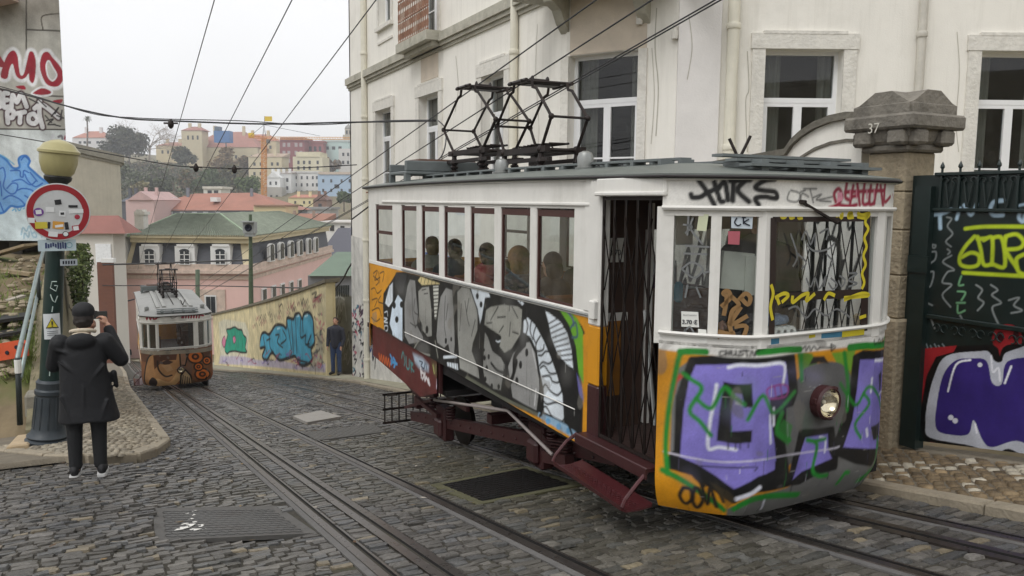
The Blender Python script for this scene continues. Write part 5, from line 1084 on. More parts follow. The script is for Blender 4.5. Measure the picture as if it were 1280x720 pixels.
def pane_window(h, surround=0.16, kind='french', d=.17, lintel=True, curtains=False, cap=0.0, parent=bld):
    """white french window set into opening h of the facade"""
    s0, s1, z0, z1 = h; sm = (s0+s1)/2; nn = -WALLB.normal(sm); i = int(np.clip(np.searchsorted(WALLB.L, sm, 'right')-1, 0, 2)); a = WALLB.p[i]; e = (WALLB.p[i+1]-a)/np.linalg.norm(WALLB.p[i+1]-a); L0 = WALLB.L[i]
    E3, N3 = np.append(e, 0), np.append(nn, 0)
    def bx(mb, x0, x1, y0, y1, d0, d1, mi=None):
        c = np.array([*(a+e*((x0+x1)/2-L0)), (y0+y1)/2])+N3*(d0+d1)/2; mb.obox(c, E3, N3, (0, 0, 1), abs(x1-x0)/2, abs(d1-d0)/2, (y1-y0)/2, mi)
    if surround:
        mb = MB(); w_ = surround
        bx(mb, s0-w_, s0-.002, z0, z1, -.035, .02); bx(mb, s1+.002, s1+w_, z0, z1, -.035, .02); 
        if lintel:
            hh = w_*1.15; bx(mb, s0-w_-.02, s1+w_+.02, z1+.002, z1+hh, -.045, .02); bx(mb, s0-w_*.2, s1+w_*.2, z1+hh-.01, z1+hh+.035, -.05, .02)
        mb.build('window_surround', stonew, parent)
    wn = MB(); f = .055; zt = z1-.70
    bx(wn, s0, s0+f, z0, z1, d, d+.06); bx(wn, s1-f, s1, z0, z1, d, d+.06); bx(wn, s0+f, s1-f, z1-f, z1, d, d+.06); bx(wn, s0+f, s1-f, z0, z0+f, d, d+.06)
    bx(wn, s0+f, s1-f, zt-.035, zt+.035, d-.01, d+.05); 
    for u in (s0+f, sm): bx(wn, u, u+.06, z0+f, zt-.035, d-.005, d+.045); bx(wn, sm-.06 if u < sm-.01 else s1-f-.06, sm if u < sm-.01 else s1-f, z0+f, zt-.035, d-.005, d+.045)
    for u0, u1 in ((s0+f+.06, sm-.06), (sm+.06, s1-f-.06)): bx(wn, u0, u1, zt-.09, zt-.035, d-.005, d+.045); bx(wn, u0, u1, z0+.72, z0+.745, d, d+.04); bx(wn, u0, u1, z0+f, z0+f+.09, d-.005, d+.045)
    o = wn.build('window', wframe, parent)
    pn = MB(); c4 = [np.array([*(a+e*(x-L0)), z])+N3*(d+.03) for x, z in ((s0, z0), (s1, z0), (s1, z1), (s0, z1))]; pn.add(c4, [(0, 1, 2, 3)]); pn.build('pane', gl_win, o, fix=False)
    rm_ = MB(); bx(rm_, s0-.3, s1+.3, z0-.2, z1+.2, d+.9, d+.95); bx(rm_, s0-.3, s0-.25, z0-.2, z1+.2, d+.14, d+.9); bx(rm_, s1+.25, s1+.3, z0-.2, z1+.2, d+.14, d+.9); bx(rm_, s0-.3, s1+.3, z0-.25, z0-.2, d+.14, d+.9); bx(rm_, s0-.3, s1+.3, z1+.2, z1+.25, d+.14, d+.9); rm_.build('room', dark_room, o)
    wv = MB(); wdt = s1-s0
    for u0, u1 in ((s0, s0+wdt*.30), (s1-wdt*.22, s1)):
        xs = np.linspace(u0, u1, 22); top = [np.array([*(a+e*(x-L0)), z1])+N3*(d+.16+.018*sin(x*62)) for x in xs]; bot = [p_-np.array([0, 0, z1-z0]) for p_ in top]; k_ = len(xs); wv.add(top+bot, [(i_, i_+1, k_+i_+1, k_+i_) for i_ in range(k_-1)])
    wv.build('curtain', curtain, o, smooth=True, fix=False)
    return o
hp = lambda x0, x1, y0, y1: (lambda A, B, C_, D_: (A[0], B[0], min(C_[1], D_[1]), max(C_[1], D_[1])))(WALLB.px(x0, (y0+y1)/2), WALLB.px(x1, (y0+y1)/2), WALLB.px((x0+x1)/2, y0), WALLB.px((x0+x1)/2, y1))
zlow = -1.35
def openings(lst):
    out = []
    for x0, x1, y0, y1 in lst:
        h = hp(x0, x1, y0, y1); out.append(h)
    return out
fac = openings([(471, 490, 134, 234), (525, 549, 118, 228), (603, 631, 96, 214)])
zt_ = np.mean([h[3] for h in fac]); zb_ = zt_-2.35; fac = [(h[0], h[1], zb_, zt_) for h in fac]
up = openings([(473.5, 489, -70, 31), (524, 548, -70, 55)]); zu = np.mean([h[2] for h in up[:1]])
up = [(up[0][0], up[0][1], zu, zu+2.2), (up[1][0], up[1][1], WALLB.px(536, 53)[1], zu+2.2)]
wallpart(0, fac+up, -6.5, 13.0)
for h in fac: pane_window(h, .22)
pane_window(up[0], .12); pane_window(up[1], .14)
ch = openings([(711, 797, 66, 204)]); ch = [(h[0], h[1], h[3]-2.3, h[3]) for h in ch]
wallpart(1, ch, -4.0, 13.0); pane_window(ch[0], 0.14, lintel=False)
fr = openings([(954, 1051, 60, 190), (1221, 1318, 66, 215)]); zf = np.mean([h[3] for h in fr]); fr = [(h[0], h[1], zf-2.4, zf) for h in fr]
wallpart(2, fr, -4.0, 13.0)
for h in fr: pane_window(h, .19)
mb = MB(); mb.prism([(*P2, -4), (*P3, -4), (*P3, 13), (*P2, 13)], (.2, 0, 0)); mb.prism([(XB, 23.7, -6.5), (XB+9, 23.9, -6.5), (XB+9, 23.9, 13), (XB, 23.7, 13)], (0, -.1, 0)); mb.build('wall', render, bld)
mb = MB(); mb.prism([(XB, 23.7, 13), (*P0, 13), (*P1, 13), (*P2, 13), (XB+14, 23.7, 13)], (0, 0, .3)); mb.build('roof', roofm, bld)
# string course, mossy above and moulded below
zc = WALLB.px(560, 49)[1]
def band(mb, s0, s1, z0, z1, out, i=None):
    q = [s for s in [s0, *[l for l in WALLB.L if s0 < l < s1], s1]]
    for a_, b_ in zip(q[:-1], q[1:]):
        A, B = WALLB.xy(np.array([a_+1e-4])), WALLB.xy(np.array([b_-1e-4])); nn = WALLB.normal((a_+b_)/2); A, B = A[0], B[0]
        mb.prism([(*A, z0), (*B, z0), (*(B+nn*out), z0), (*(A+nn*out), z0)], (0, 0, z1-z0))
s_end = WALLB.px(690, 20)[0]
mb = MB(); band(mb, .0, s_end, zc-.02, zc+.16, .14); band(mb, .0, s_end, zc-.10, zc-.02, .09); band(mb, .0, s_end, zc-.17, zc-.10, .04); mb.build('string_course', mossy, bld)
sA, sB = WALLB.px(516, 50)[0], WALLB.px(556, 40)[0]
mb = MB(); band(mb, sA, sB, zc+.0, zc+.2, .42); band(mb, sA+.1, sB-.1, zc-.1, zc, .26); mb.build('balcony_slab', mossy, bld)
# rusted railing of the small balcony
rust = mat('rusted railing', hx(150, 112, 92), rough=0.85, var=0.35, scale=6, stain=0.8, stain_col=hx(204, 196, 182))
mb = MB(); zr = zc+.2; so_ = .36
for t in np.linspace(sA+.06, sB-.06, 17):
    p = WALLB.xy(np.array([t]))[0]+WALLB.normal(t)*so_; mb.box((p[0]-.008, p[1]-.008, zr), (p[0]+.008, p[1]+.008, zr+.95))
    for k in range(4):
        c_ = np.array([p[0], p[1], zr+.16+.22*k]); mb.tube([c_+np.array([0, .05*cos(a), .09*sin(a)]) for a in np.linspace(0, 2*pi, 9)[:-1]], .007, 4, closed=True)
for z in (.03, .5, .95):
    p, q = (WALLB.xy(np.array([t]))[0]+WALLB.normal(t)*so_ for t in (sA+.04, sB-.04)); mb.bar((*p, zr+z), (*q, zr+z), .03, .03)
mb.build('balcony_railing', rust, bld)
# sill marks under the upper window, a tan render patch and a painted balcony shade
mb = MB(); h = up[0]; band(mb, h[0]-.15, h[1]+.15, h[2]-.10, h[2]-.002, .09); band(mb, h[0]-.1, h[1]+.1, h[2]-.42, h[2]-.36, .03); mb.build('window_sill', stonew, bld)
mb = MB(); h = fac[1]; band(mb, h[0]+.1, h[1]-.05, h[3]+.32, zc-.18, .012); mb.build('render_patch', tan_tone, bld)
mb = MB(); sa, sb = WALLB.L[1]+.02, WALLB.L[2]-.02; h = ch[0]; band(mb, sa+.04, sb-.45, h[3]+.01, h[3]+.95, .012); mb.build('render_patch', tan_tone, bld)  # tan tone over the corner window paints in the balcony's shade
# balcony over the splayed corner window, with its stone bracket
zb2 = h[3]+.95; mb = MB(); band(mb, WALLB.L[1]-.6, WALLB.L[2]+.3, zb2, zb2+.22, 1.0); band(mb, WALLB.L[1]-.5, WALLB.L[2]+.2, zb2-.1, zb2, .7); mb.build('balcony_slab', mossy, bld)
for s_ in (WALLB.L[1]-.05, WALLB.L[2]-.5):
    mb = MB()
    p = WALLB.xy(np.array([s_]))[0]; n1 = WALLB.normal(s_+.1 if s_ < WALLB.L[1] else s_); e1 = np.array([-n1[1], n1[0]])
    mb.prism([np.array([*(p+n1*o_+e1*-.08), zb2-.1-z_]) for o_, z_ in ((0, 0), (.6, 0), (.55, .12), (.3, .2), (.16, .38), (0, .5))], np.append(e1*.16, 0))
    mb.build('bracket', mossy, bld)
# downpipes and corner strips
def wpipe(x, y0, y1, r, off=.08, m=pipe_m, cl=True):
    s_ = WALLB.px(x, (max(y0, 0)+y1)/2)[0]; z0_, z1_ = WALLB.px(x, y1)[1], 12.8; p = WALLB.xy(np.array([s_]))[0]+WALLB.normal(s_)*off; mb = MB(); mb.tube([(*p, z0_), (*p, z1_)], r, 10)
    if cl:
        for z in np.arange(z0_+.6, 6, 1.7): mb.lathe((*p, z), [(r+.012, 0), (r+.018, .02), (r+.018, .06), (r+.012, .08)], 12)
    return mb.build('downpipe', m, bld, smooth=True, angle=40)
wpipe(460, 0, 475, .085); wpipe(647, 0, 235, .07); wpipe(912, 0, 240, .085); wpipe(1144, 0, 250, .06, m=mat('grey downpipe', hx(196, 192, 182), rough=.6))
mb = MB(); band(mb, WALLB.L[2]+.01, WALLB.L[2]+.62, -1, 12.5, .05); mb.build('corner_strip', mat('bright corner render', hx(226, 223, 220), rough=.9, var=.06, scale=3, bump=.2), bld)
for x, y in ((845, 45), (801, 27), (620, 152)):
    mb = MB(); q = WALLB.at(x, y, .05); mb.lathe(q-np.array([0, 0, .06]), [(.0, 0), (.05, .01), (.055, .12), (.03, .13), (.03, .2)], 10); mb.build('cable_fixing', stonew, bld)
crk = mat('render crack', hx(182, 178, 166), rough=.95)
for pts, w_ in (([(1062, 60), (1060, 100), (1064, 128), (1058, 150), (1061, 190)], .012), ([(934, 64), (936, 110), (932, 128), (934, 190)], .012), ([(821, 10), (819, 60), (823, 110), (820, 170)], .016), ([(815, 60), (818, 120), (814, 180)], .01), ([(1196, 40), (1199, 90), (1195, 150), (1198, 190)], .01), ([(672, 30), (670, 90), (674, 160), (671, 200)], .012), ([(570, 70), (573, 110), (569, 140)], .02), ([(860, 20), (864, 60), (858, 100)], .01)):
    mb = MB(); ribbon(mb, WALLB, pts, w_, .056 if 846 < pts[0][0] < 905 else .006, k=8); mb.build('crack', crk, bld, fix=False)
# graffiti on the foot of the facade
fs = Surf([(XB, 23.7), (XB, 9.8)])
Pb = Paint(fs, lambda q: -S*(23.7-q)-.2, lambda q: np.interp(q, [0, 3, 13.9], [0.1, 0.0, -.05])+.35, (206, 204, 198), cell=.03, off=.012)
Zb = to_local(4.5, 260, 330)
for k in range(60):
    x, y = random.uniform(808, 885), random.uniform(215, 640); c = random.choice([K, K, K, (150, 40, 90), (60, 110, 130), (60, 40, 60), (180, 60, 90)])
    Pb.stroke(Zb([(x, y), (x+random.uniform(3, 14), y+random.uniform(-14, 14)), (x+random.uniform(-8, 10), y+random.uniform(8, 26))]), .06, c)
for k in range(40):
    s_, z_ = random.uniform(1.5, 13), random.uniform(-.6, .3); z_ += -S*(23.7-s_)+1.0
    c = random.choice([K, (40, 60, 120), (40, 60, 120), (60, 60, 60)]); Pb.stroke([(s_, z_), (s_+.3, z_+.5), (s_+.4, z_), (s_+.7, z_+.4), (s_+.6, z_-.2)], .07, c, raw=True)
for k in range(9):
    s_ = 6+k*.55; Pb.fill([(s_, .0), (s_+.4, -.1), (s_+.5, .5), (s_+.1, .6)], (84, 110, 176), raw=True, smooth=True, edge=.06, ecol=(40, 56, 130))
Pb.build('painted_base', WALLPAINT(), bld)

# ------------------------------------------------------------------ garden wall, gate pillar and gate
gw = thing('garden_wall', 'cream garden wall with a curved grey coping sweeping up to the gate pillar', 'wall', (6.6, 7.5, float(gz(6.6, 7.5))))
prof = [onX(x, y, 6.55) for x, y in [(1078, 149), (1060, 149), (1040, 153), (1020, 161), (1003, 172), (992, 182), (984, 194)]]
ys = [p[1] for p in prof]+[9.7]; zs = [p[2] for p in prof]+[prof[-1][2]-.25]
mb = MB(); poly = [(6.55, ys[0]-.15, -2.0)]+[(6.55, y, z) for y, z in zip(ys, zs)]+[(6.55, 9.7, -2.0)]; mb.prism(poly, (.25, 0, 0)); mb.build('wall', render, gw)
mb = MB()
for (y0, z0), (y1, z1) in zip(zip(ys[:-1], zs[:-1]), zip(ys[1:], zs[1:])): mb.prism([(6.50, y0, z0), (6.50, y1, z1), (6.50, y1, z1+.07), (6.50, y0, z0+.07)], (.35, 0, 0)); mb.prism([(6.535, y0, z0-.22), (6.535, y1, z1-.22), (6.535, y1, z1-.19), (6.535, y0, z0-.19)], (.02, 0, 0))
mb.build('coping', mat('lichened coping', hx(110, 106, 96), rough=.95, var=.35, scale=9, bump=.7, bscale=30, stain=.5, stain_col=hx(60, 58, 50)), gw)
gws = Surf([(6.55, 9.65), (6.55, 5.40)]); Pg = Paint(gws, lambda q: -S*(9.65-q)-.0, 1.72, (206, 204, 198), cell=.014, off=.006)
for k in range(34):
    s_, z_ = random.uniform(.6, 4.0), random.uniform(-.3, 1.3); Pg.stroke([(s_, z_), (s_+.15, z_+.45), (s_+.2, z_+.05), (s_+.4, z_+.5)], random.uniform(.03, .06), random.choice([K, K, K, (70, 70, 72)]), raw=True)
for k in range(5):
    s_ = 2.2+k*.36; Pg.fill([(s_, .2), (s_+.26, .15), (s_+.3, 1.0), (s_+.1, 1.1)], (230, 230, 228), raw=True, smooth=True, edge=.06)
Pg.build('graffiti', WALLPAINT(), gw)
oldst = mat('old pillar stone', hx(150, 138, 116), rough=0.95, var=0.22, scale=6, bump=0.9, bscale=24, stain=0.6, stain_col=hx(84, 78, 66), streak=.4)
capst = mat('blackened capital stone', hx(122, 117, 108), rough=0.95, var=0.35, scale=4, bump=0.9, bscale=22, stain=0.95, stain_col=hx(48, 46, 42), streak=.3)
pl = thing('gate_pillar', 'weathered stone gate pillar with a heavy capital numbered 37', 'gate pillar', (6.65, 5.15, float(gz(6.65, 5.15))))
xa, xb, ya, yb = 6.45, 6.85, 4.95, 5.36
zz = lambda y: float(onX(1126, y, xa)[2])
mb = MB(); levels = [(-.95, 0.05), (zz(400), .05)]; 
mb.bbox((xa-.045, ya-.045, -1.0), (xb+.045, yb+.045, zz(400)), .02); z = zz(400)
for zt in (zz(345), zz(288), zz(240), zz(190)): mb.bbox((xa+.002*random.random(), ya, z+.004), (xb, yb, zt), .012); z = zt
mb.build('shaft', oldst, pl)
mb = MB(); cxp, cyp = (xa+xb)/2, (ya+yb)/2; zcap = zz(190)
mb.bbox((xa-.05, ya-.05, zcap+.002), (xb+.05, yb+.05, zcap+.07), .02)
mb.loft([[(cxp+sx*r_, cyp+sy*r_, z_) for sx, sy in ((-1, -1), (1, -1), (1, 1), (-1, 1))] for r_, z_ in ((.24, zcap+.072), (.27, zcap+.10), (.29, zcap+.15), (.295, zcap+.20))])
for sx, sy in ((-1, 0), (1, 0), (0, -1), (0, 1)):
    for e in (-1, 1): c_ = np.array([cxp+sx*.29+(sy*e*.18), cyp+sy*.29+(sx*e*.18)]); mb.bbox((c_[0]-.06-.03*abs(sy), c_[1]-.06-.03*abs(sx), zcap+.06), (c_[0]+.06+.03*abs(sy), c_[1]+.06+.03*abs(sx), zcap+.20), .025)
mb.bbox((xa-.17, ya-.17, zcap+.20), (xb+.17, yb+.17, zcap+.335), .022)
R1 = .31
for sx, sy, RL, zo in ((1, 0, .295, 0), (0, 1, .297, .003)):
    ax_, ay_ = np.array([sx, sy, 0.]), np.array([sy, sx, 0.]); c_ = np.array([cxp, cyp, 0.])
    mb.prism([c_-ax_*RL+np.array([0, 0, zo])+ay_*(u_+0.0)+np.array([0, 0, z_]) for u_, z_ in ((-.32, zcap+.334), (.32, zcap+.334), (.32, zcap+.42), (.25, zcap+.445), (.09, zcap+.545), (-.09, zcap+.545), (-.25, zcap+.445), (-.32, zcap+.42))], ax_*2*RL)
mb.build('capital', capst, pl)
nx_ = onX(1092, 161, xa-.17); lettering('37', nx_+np.array([0, .0, 0]), (0, -1, 0), .13, mat('painted numerals', hx(206, 202, 190), rough=.8), pl, .004, 'numerals')
XG = 6.56; green = mat('dark green gate paint', hx(22, 36, 34), rough=0.42, var=0.2, scale=8, attr=None)
gt = thing('iron_gate', 'tall dark green iron gate sprayed with a big purple letter, right of the pillar', 'gate', (XG, 3.6, float(gz(XG, 3.6))))
ztop = float(onX(1200, 215, XG)[2]); zg0 = lambda y: float(gz(XG, y))+.13
gs = Surf([(XG, 4.95), (XG, 1.6)])
Pq = Paint(gs, lambda q: -S*(4.95-q)+.13, ztop-.02, (20, 33, 31), cell=.0075)
Zg = to_local(3.13, 1130, 190); gst = lambda pts, w_, c, **k: Pq.stroke(Zg(pts), w_, c, soft=.015, **k)
LB, YG, GW = (170, 196, 214), (176, 196, 40), (150, 156, 156)
for pts in ([(88, 252), (98, 250)], [(104, 246), (150, 240), (182, 226)], [(140, 244), (142, 298)]): gst(pts, .035, LB)
for pts in ([(236, 208), (262, 246), (284, 205)], [(206, 262), (218, 220)]): gst(pts, .03, LB)
gst([(388, 190), (352, 196), (338, 222), (350, 246), (386, 246)], .035, LB); gst([(455, 232), (450, 258), (466, 272), (474, 240)], .03, LB); gst([(445, 210), (470, 205)], .02, LB)
for pts in ([(240, 300), (320, 292), (480, 292)], [(232, 472), (330, 478), (480, 486)], [(276, 330), (240, 370), (218, 410), (222, 440), (256, 450), (290, 440), (292, 405), (262, 394), (226, 412)], [(288, 332), (300, 380), (312, 440), (345, 438)], [(312, 345), (345, 338), (344, 440)], [(288, 340), (320, 338)], [(346, 336), (384, 340), (394, 446), (350, 440)], [(398, 330), (440, 322), (468, 350), (452, 376), (396, 382)], [(398, 335), (396, 382), (440, 450)], [(470, 400), (440, 420), (450, 470), (490, 480)]): gst(pts, .032, YG)
for pts in ([(112, 362), (124, 366), (118, 376), (110, 370), (112, 362)], [(96, 395), (124, 390), (122, 420), (100, 440), (92, 470), (116, 470), (106, 520), (86, 540), (82, 580), (110, 600)], [(168, 255), (186, 262), (170, 290), (190, 320), (164, 350), (184, 370)], [(170, 380), (180, 390), (172, 400)], [(186, 405), (152, 430), (196, 460), (170, 470), (150, 510), (186, 520), (150, 560), (182, 606)], [(282, 520), (306, 540), (290, 570), (312, 590), (288, 620)], [(340, 520), (366, 540), (344, 560), (380, 590), (345, 610), (372, 680)], [(410, 580), (450, 570), (430, 600), (462, 620), (420, 630)], [(100, 640), (120, 690)], [(220, 640), (236, 670)]): gst(pts, .010, GW)
for pts in ([(224, 486), (214, 520), (232, 520)], [(210, 545), (240, 550), (225, 580)], [(206, 590), (238, 590)], [(210, 600), (212, 630), (238, 620)]): gst(pts, .012, (120, 176, 130))
RD, PP = (150, 34, 40), (52, 38, 112); F2 = to_local(2.0, 1060, 360)
Pq.fill(F2([(150, 190), (200, 176), (236, 186), (215, 232), (196, 290), (168, 290), (155, 240)]), RD, smooth=True); Pq.fill(F2([(196, 152), (264, 150), (262, 166), (210, 172), (200, 180)]), RD, smooth=True)
Pq.disc((1259, 423), (19, 18), RD); Pq.disc((1250, 421), (5, 7), (60, 16, 22)); Pq.disc((1270, 420), (4, 7), (60, 16, 22)); Pq.fill([(1246, 436), (1272, 434), (1270, 448), (1250, 446)], RD)
for x in range(5): Pq.stroke(F2([(196+10*x, 140+4*(x % 2)), (202+12*x, 158)]), .012, (120, 130, 134))
big = F2([(205, 215), (240, 160), (330, 150), (366, 152), (372, 172), (384, 176), (400, 150), (470, 148), (520, 150), (520, 460), (440, 432), (400, 416), (366, 428), (310, 408), (290, 394), (205, 382), (188, 350), (190, 290)])
Pq.fill(big, (12, 12, 14), smooth=True, edge=.05, ecol=(12, 12, 14)); Pq.fill(F2([(215, 222), (246, 170), (330, 158), (352, 160), (366, 182), (384, 184), (404, 158), (520, 158), (520, 440), (440, 418), (400, 402), (364, 414), (306, 394), (205, 374), (194, 340), (198, 290)]), (182, 186, 196), smooth=True)
Pq.fill(F2([(238, 218), (268, 182), (306, 176), (346, 182), (360, 236), (384, 240), (398, 184), (470, 172), (520, 172), (520, 410), (470, 402), (420, 382), (360, 398), (336, 380), (314, 330), (300, 366), (250, 366), (220, 350), (222, 290)]), PP, smooth=True)
for pts in ([(250, 258), (270, 192), (306, 180)], [(318, 340), (322, 362)], [(358, 170), (362, 210), (376, 200), (380, 232)], [(392, 238), (408, 196)]): Pq.stroke(F2(pts), .018, (220, 222, 230))
Pq.disc((1188.5, 522), 3.4, (214, 216, 226)); Pq.disc((1194, 526), 3.4, (214, 216, 226)); Pq.disc((1225, 456), 3, (214, 216, 226)); Pq.fill(F2([(205, 384), (300, 410), (360, 434), (380, 440), (300, 424), (205, 396)]), (120, 30, 36))
Pq.fill([(1151, 436), (1196, 432), (1192, 440), (1170, 446), (1158, 470), (1152, 505), (1149, 505)], RD, smooth=False); Pq.stroke(F2([(280, 410), (360, 436), (400, 430)]), .03, RD)
Pq.build('gate_leaf', mat('gate sheet', (1, 1, 1, 1), rough=.42, var=.12, scale=9, attr='Col', stain=.2, stain_col=hx(40, 36, 32)), gt)
mb = MB(); mb.box((XG-.06, 4.72, -.72), (XG+.06, 4.88, ztop-.12)); mb.box((XG-.075, 4.70, .9), (XG-.05, 4.90, 1.05)); mb.build('gate_post', green, gt)
mb = MB(); mb.bbox((XG-.035, 1.6, ztop-.03), (XG+.02, 4.72, ztop+.0), .006); mb.bbox((XG-.03, 1.6, ztop-.34), (XG+.02, 4.72, ztop-.31), .006); mb.bbox((XG-.03, 1.6, .49), (XG-.0, 4.72, .53), .006); mb.build('gate_rail', green, gt)
mb = MB(); yy = np.arange(4.66, 1.6, -.168)
for y in yy:
    mb.box((XG-.022, y-.009, ztop-.34), (XG-.004, y+.009, ztop+.0)); mb.lathe((XG-.01, y, ztop), [(.010, 0), (.010, .03), (.02, .045), (.017, .06), (.001, .095)], 8)
mb.build('gate_bars', green, gt)
mbU, mbL = MB(), MB()
for y in yy[:-1]:
    mb = mbU
    for sg, yc in ((1, y-.04), (-1, y-.168+.04)):
        pts = [(XG-.016, yc+sg*(.035-.004*a)*cos(a)*1.0, ztop-.075+(.035-.004*a)*sin(a)) for a in np.linspace(0, 4.6, 14)]; pts.append((XG-.016, y-.084+sg*.005, ztop-.30)); mb.tube(pts, .007, 5)
    mb = mbL
    for sg, yc in ((1, y-.05), (-1, y-.118)):
        pts = [(XG-.016, yc+sg*.03*cos(a), .42+.035*sin(a)) for a in np.linspace(0, 5, 10)]; mb.tube(pts, .006, 5)
mbU.build('gate_scrolls', green, gt); mbL.build('gate_scrolls', green, gt)
# ------------------------------------------------------------------ left side: graffiti gable, bank, lamp post
def frontal(x0, x1, f0, f1=None, y=300):
    a = atF(x0, y, f0)[:2]; b = atF(x1, y, f0 if f1 is None else f1)[:2]; return Surf([a, b])
FL = 17.0; ls_ = frontal(-140, 88.5, FL); gb = thing('gable_wall', 'grey concrete gable with red and white graffiti, at the left edge', 'wall', (*ls_.xy(np.array([ls_.L[-1]*.7]))[0], 0.3))
zl = ls_.px(40, 301)[1]; sL = ls_.px(-60, 200)[0]
P = Paint(ls_, zl, 8.0, (176, 174, 166), cell=.014, s0=sL, off=.004)
zq = ls_.px(40, 161)[1]
P.fill([(sL, zl-.1), (9, zl-.1), (9, zq), (sL, zq)], (206, 212, 212), raw=True); P.fill([(-60, 230), (90, 225), (90, 310), (-60, 310)], (196, 212, 218), op=.7, soft=.5)
P.fill([(-60, -60), (100, -60), (100, 34), (60, 28), (30, 30), (0, 22), (-60, 20)], (132, 126, 116), soft=.5, op=.8)
for pts in ([(33, -40), (33, 70)], [(33, 37), (84, 39)], [(34, 78), (86, 79)], [(60, 120), (88, 121)], [(-60, 161), (90, 162)]): P.stroke(pts, .03, (70, 66, 60), smooth=False)
P.stroke([(54, 37), (52, 22), (62, 18), (82, 17)], .025, (70, 64, 56)); P.stroke([(84, 40), (86, 70), (76, 78), (84, 90), (86, 120)], .03, (80, 74, 66))
RD = (150, 36, 52); WH = (220, 220, 222)
M1 = [(1, 96), (4, 82), (10, 68), (17, 63), (22, 70), (24, 86), (26, 94), (30, 92), (34, 76), (37, 65), (42, 66), (45, 78), (44, 96), (41, 104), (37, 100), (36, 92), (32, 97), (26, 99), (20, 94), (16, 80), (12, 86), (9, 98)]
O1 = [(50, 84), (53, 68), (60, 65), (66, 72), (76, 84), (80, 96), (74, 107), (64, 108), (56, 102)]
P.stroke(M1, .14, WH, closed=True, soft=.04); P.stroke(O1, .14, WH, closed=True, soft=.04); P.fill(M1, RD, smooth=True); P.fill(O1, RD, smooth=True); P.fill([(58, 82), (61, 76), (66, 84), (71, 94), (66, 101), (60, 95)], (186, 184, 178), smooth=True, edge=.03, ecol=WH)
P.stroke([(-14, 100), (-8, 70), (2, 80)], .14, RD)
P.fill([(40, 116), (52, 109), (64, 113), (64, 118), (54, 120), (44, 119)], RD, smooth=True, edge=.04, ecol=WH); P.fill([(20, 108), (30, 107), (32, 112), (24, 111)], RD, smooth=True); P.fill([(66, 126), (78, 124), (76, 129), (68, 129)], RD, smooth=True)
DK = (60, 20, 34); Zt = to_local(4.5, 0, 0)
for L_ in ([[(0, 520), (0, 600)]], [[(45, 525), (20, 530), (22, 600), (48, 600)], [(22, 565), (42, 562)]], [[(65, 605), (72, 535), (95, 575), (120, 530), (150, 600)]], [[(45, 690), (42, 630), (75, 625), (72, 660), (48, 662)]], [[(85, 640), (140, 630)], [(115, 635), (112, 690)]], [[(190, 640), (165, 650), (165, 685), (195, 695), (212, 670), (190, 640)]], [[(225, 570), (222, 640), (240, 715)], [(195, 610), (240, 590), (330, 660)]]):
    for q in L_: P.stroke(Zt(q), .16, DK, soft=.03)
for L_ in ([[(0, 520), (0, 600)]], [[(45, 525), (20, 530), (22, 600), (48, 600)], [(22, 565), (42, 562)]], [[(65, 605), (72, 535), (95, 575), (120, 530), (150, 600)]], [[(45, 690), (42, 630), (75, 625), (72, 660), (48, 662)]], [[(85, 640), (140, 630)], [(115, 635), (112, 690)]], [[(190, 640), (165, 650), (165, 685), (195, 695), (212, 670), (190, 640)]], [[(225, 570), (222, 640), (240, 715)], [(195, 610), (240, 590), (330, 660)]]):
    for q in L_: P.stroke(Zt(q), .095, WH)
for q in ([(165, 555), (215, 580)], [(290, 655), (325, 610)], [(320, 650), (360, 665)], [(330, 605), (310, 640)], [(350, 620), (340, 670)], [(260, 680), (300, 670), (270, 700), (310, 700)], [(255, 650), (290, 690)], [(200, 545), (260, 600)], [(300, 700), (340, 710)]): P.stroke(Zt(q), .03, (50, 46, 50))
Zb = to_local(4.5, 0, 160); BL = (60, 120, 190); LBL = (116, 164, 214)
P.fill(Zb([(-200, 190), (-60, 140), (0, 155), (40, 185), (75, 225), (110, 220), (105, 180), (120, 160), (150, 158), (168, 185), (160, 215), (190, 245), (235, 285), (270, 305), (296, 325), (250, 350), (190, 380), (150, 430), (100, 445), (60, 440), (20, 475), (-40, 480), (-200, 470)]), LBL, smooth=True, edge=.05, ecol=BL)
for q in ([(0, 230), (20, 225), (30, 270), (20, 330), (60, 370), (90, 360), (100, 320), (70, 310), (40, 340)], [(60, 240), (110, 240), (115, 270), (130, 275), (135, 240), (160, 250)], [(120, 180), (140, 160), (165, 180)], [(70, 300), (120, 290), (170, 320), (200, 300)], [(100, 350), (130, 340), (180, 350), (200, 380)], [(140, 260), (160, 300), (200, 330), (240, 310)], [(20, 400), (60, 380), (110, 400), (140, 430)], [(0, 420), (20, 470)], [(170, 250), (210, 300)], [(140, 380), (165, 400), (150, 430)], [(-60, 300), (-20, 340), (0, 300), (10, 380)], [(-100, 200), (-40, 240), (-60, 420)]): P.stroke(Zb(q), .03, (52, 100, 176))
for q in ([(70, 465), (85, 455), (90, 468)], [(100, 455), (110, 465), (120, 450)], [(130, 455), (145, 448)], [(0, 150), (30, 165), (80, 205)]): P.stroke(Zb(q), .025, (96, 170, 210))
for q in ([(120, 600), (130, 560), (150, 580), (165, 550), (180, 590), (200, 580)], [(135, 620), (140, 590), (160, 615), (165, 585)], [(190, 615), (180, 595), (200, 590), (205, 612), (190, 615)], [(215, 590), (250, 585)], [(232, 588), (235, 615)]): P.stroke(Zb(q), .03, (150, 180, 196))
for q in ([(300, 40), (300, 70), (395, 70)], [(360, 60), (370, 42), (384, 60)]): P.stroke(Zb(q), .06, (200, 202, 206))
P.stroke(Zb([(365, 62), (370, 44), (382, 58)]), .035, (150, 40, 70)); P.stroke(Zb([(330, 50), (345, 44), (352, 60)]), .05, (120, 120, 124))
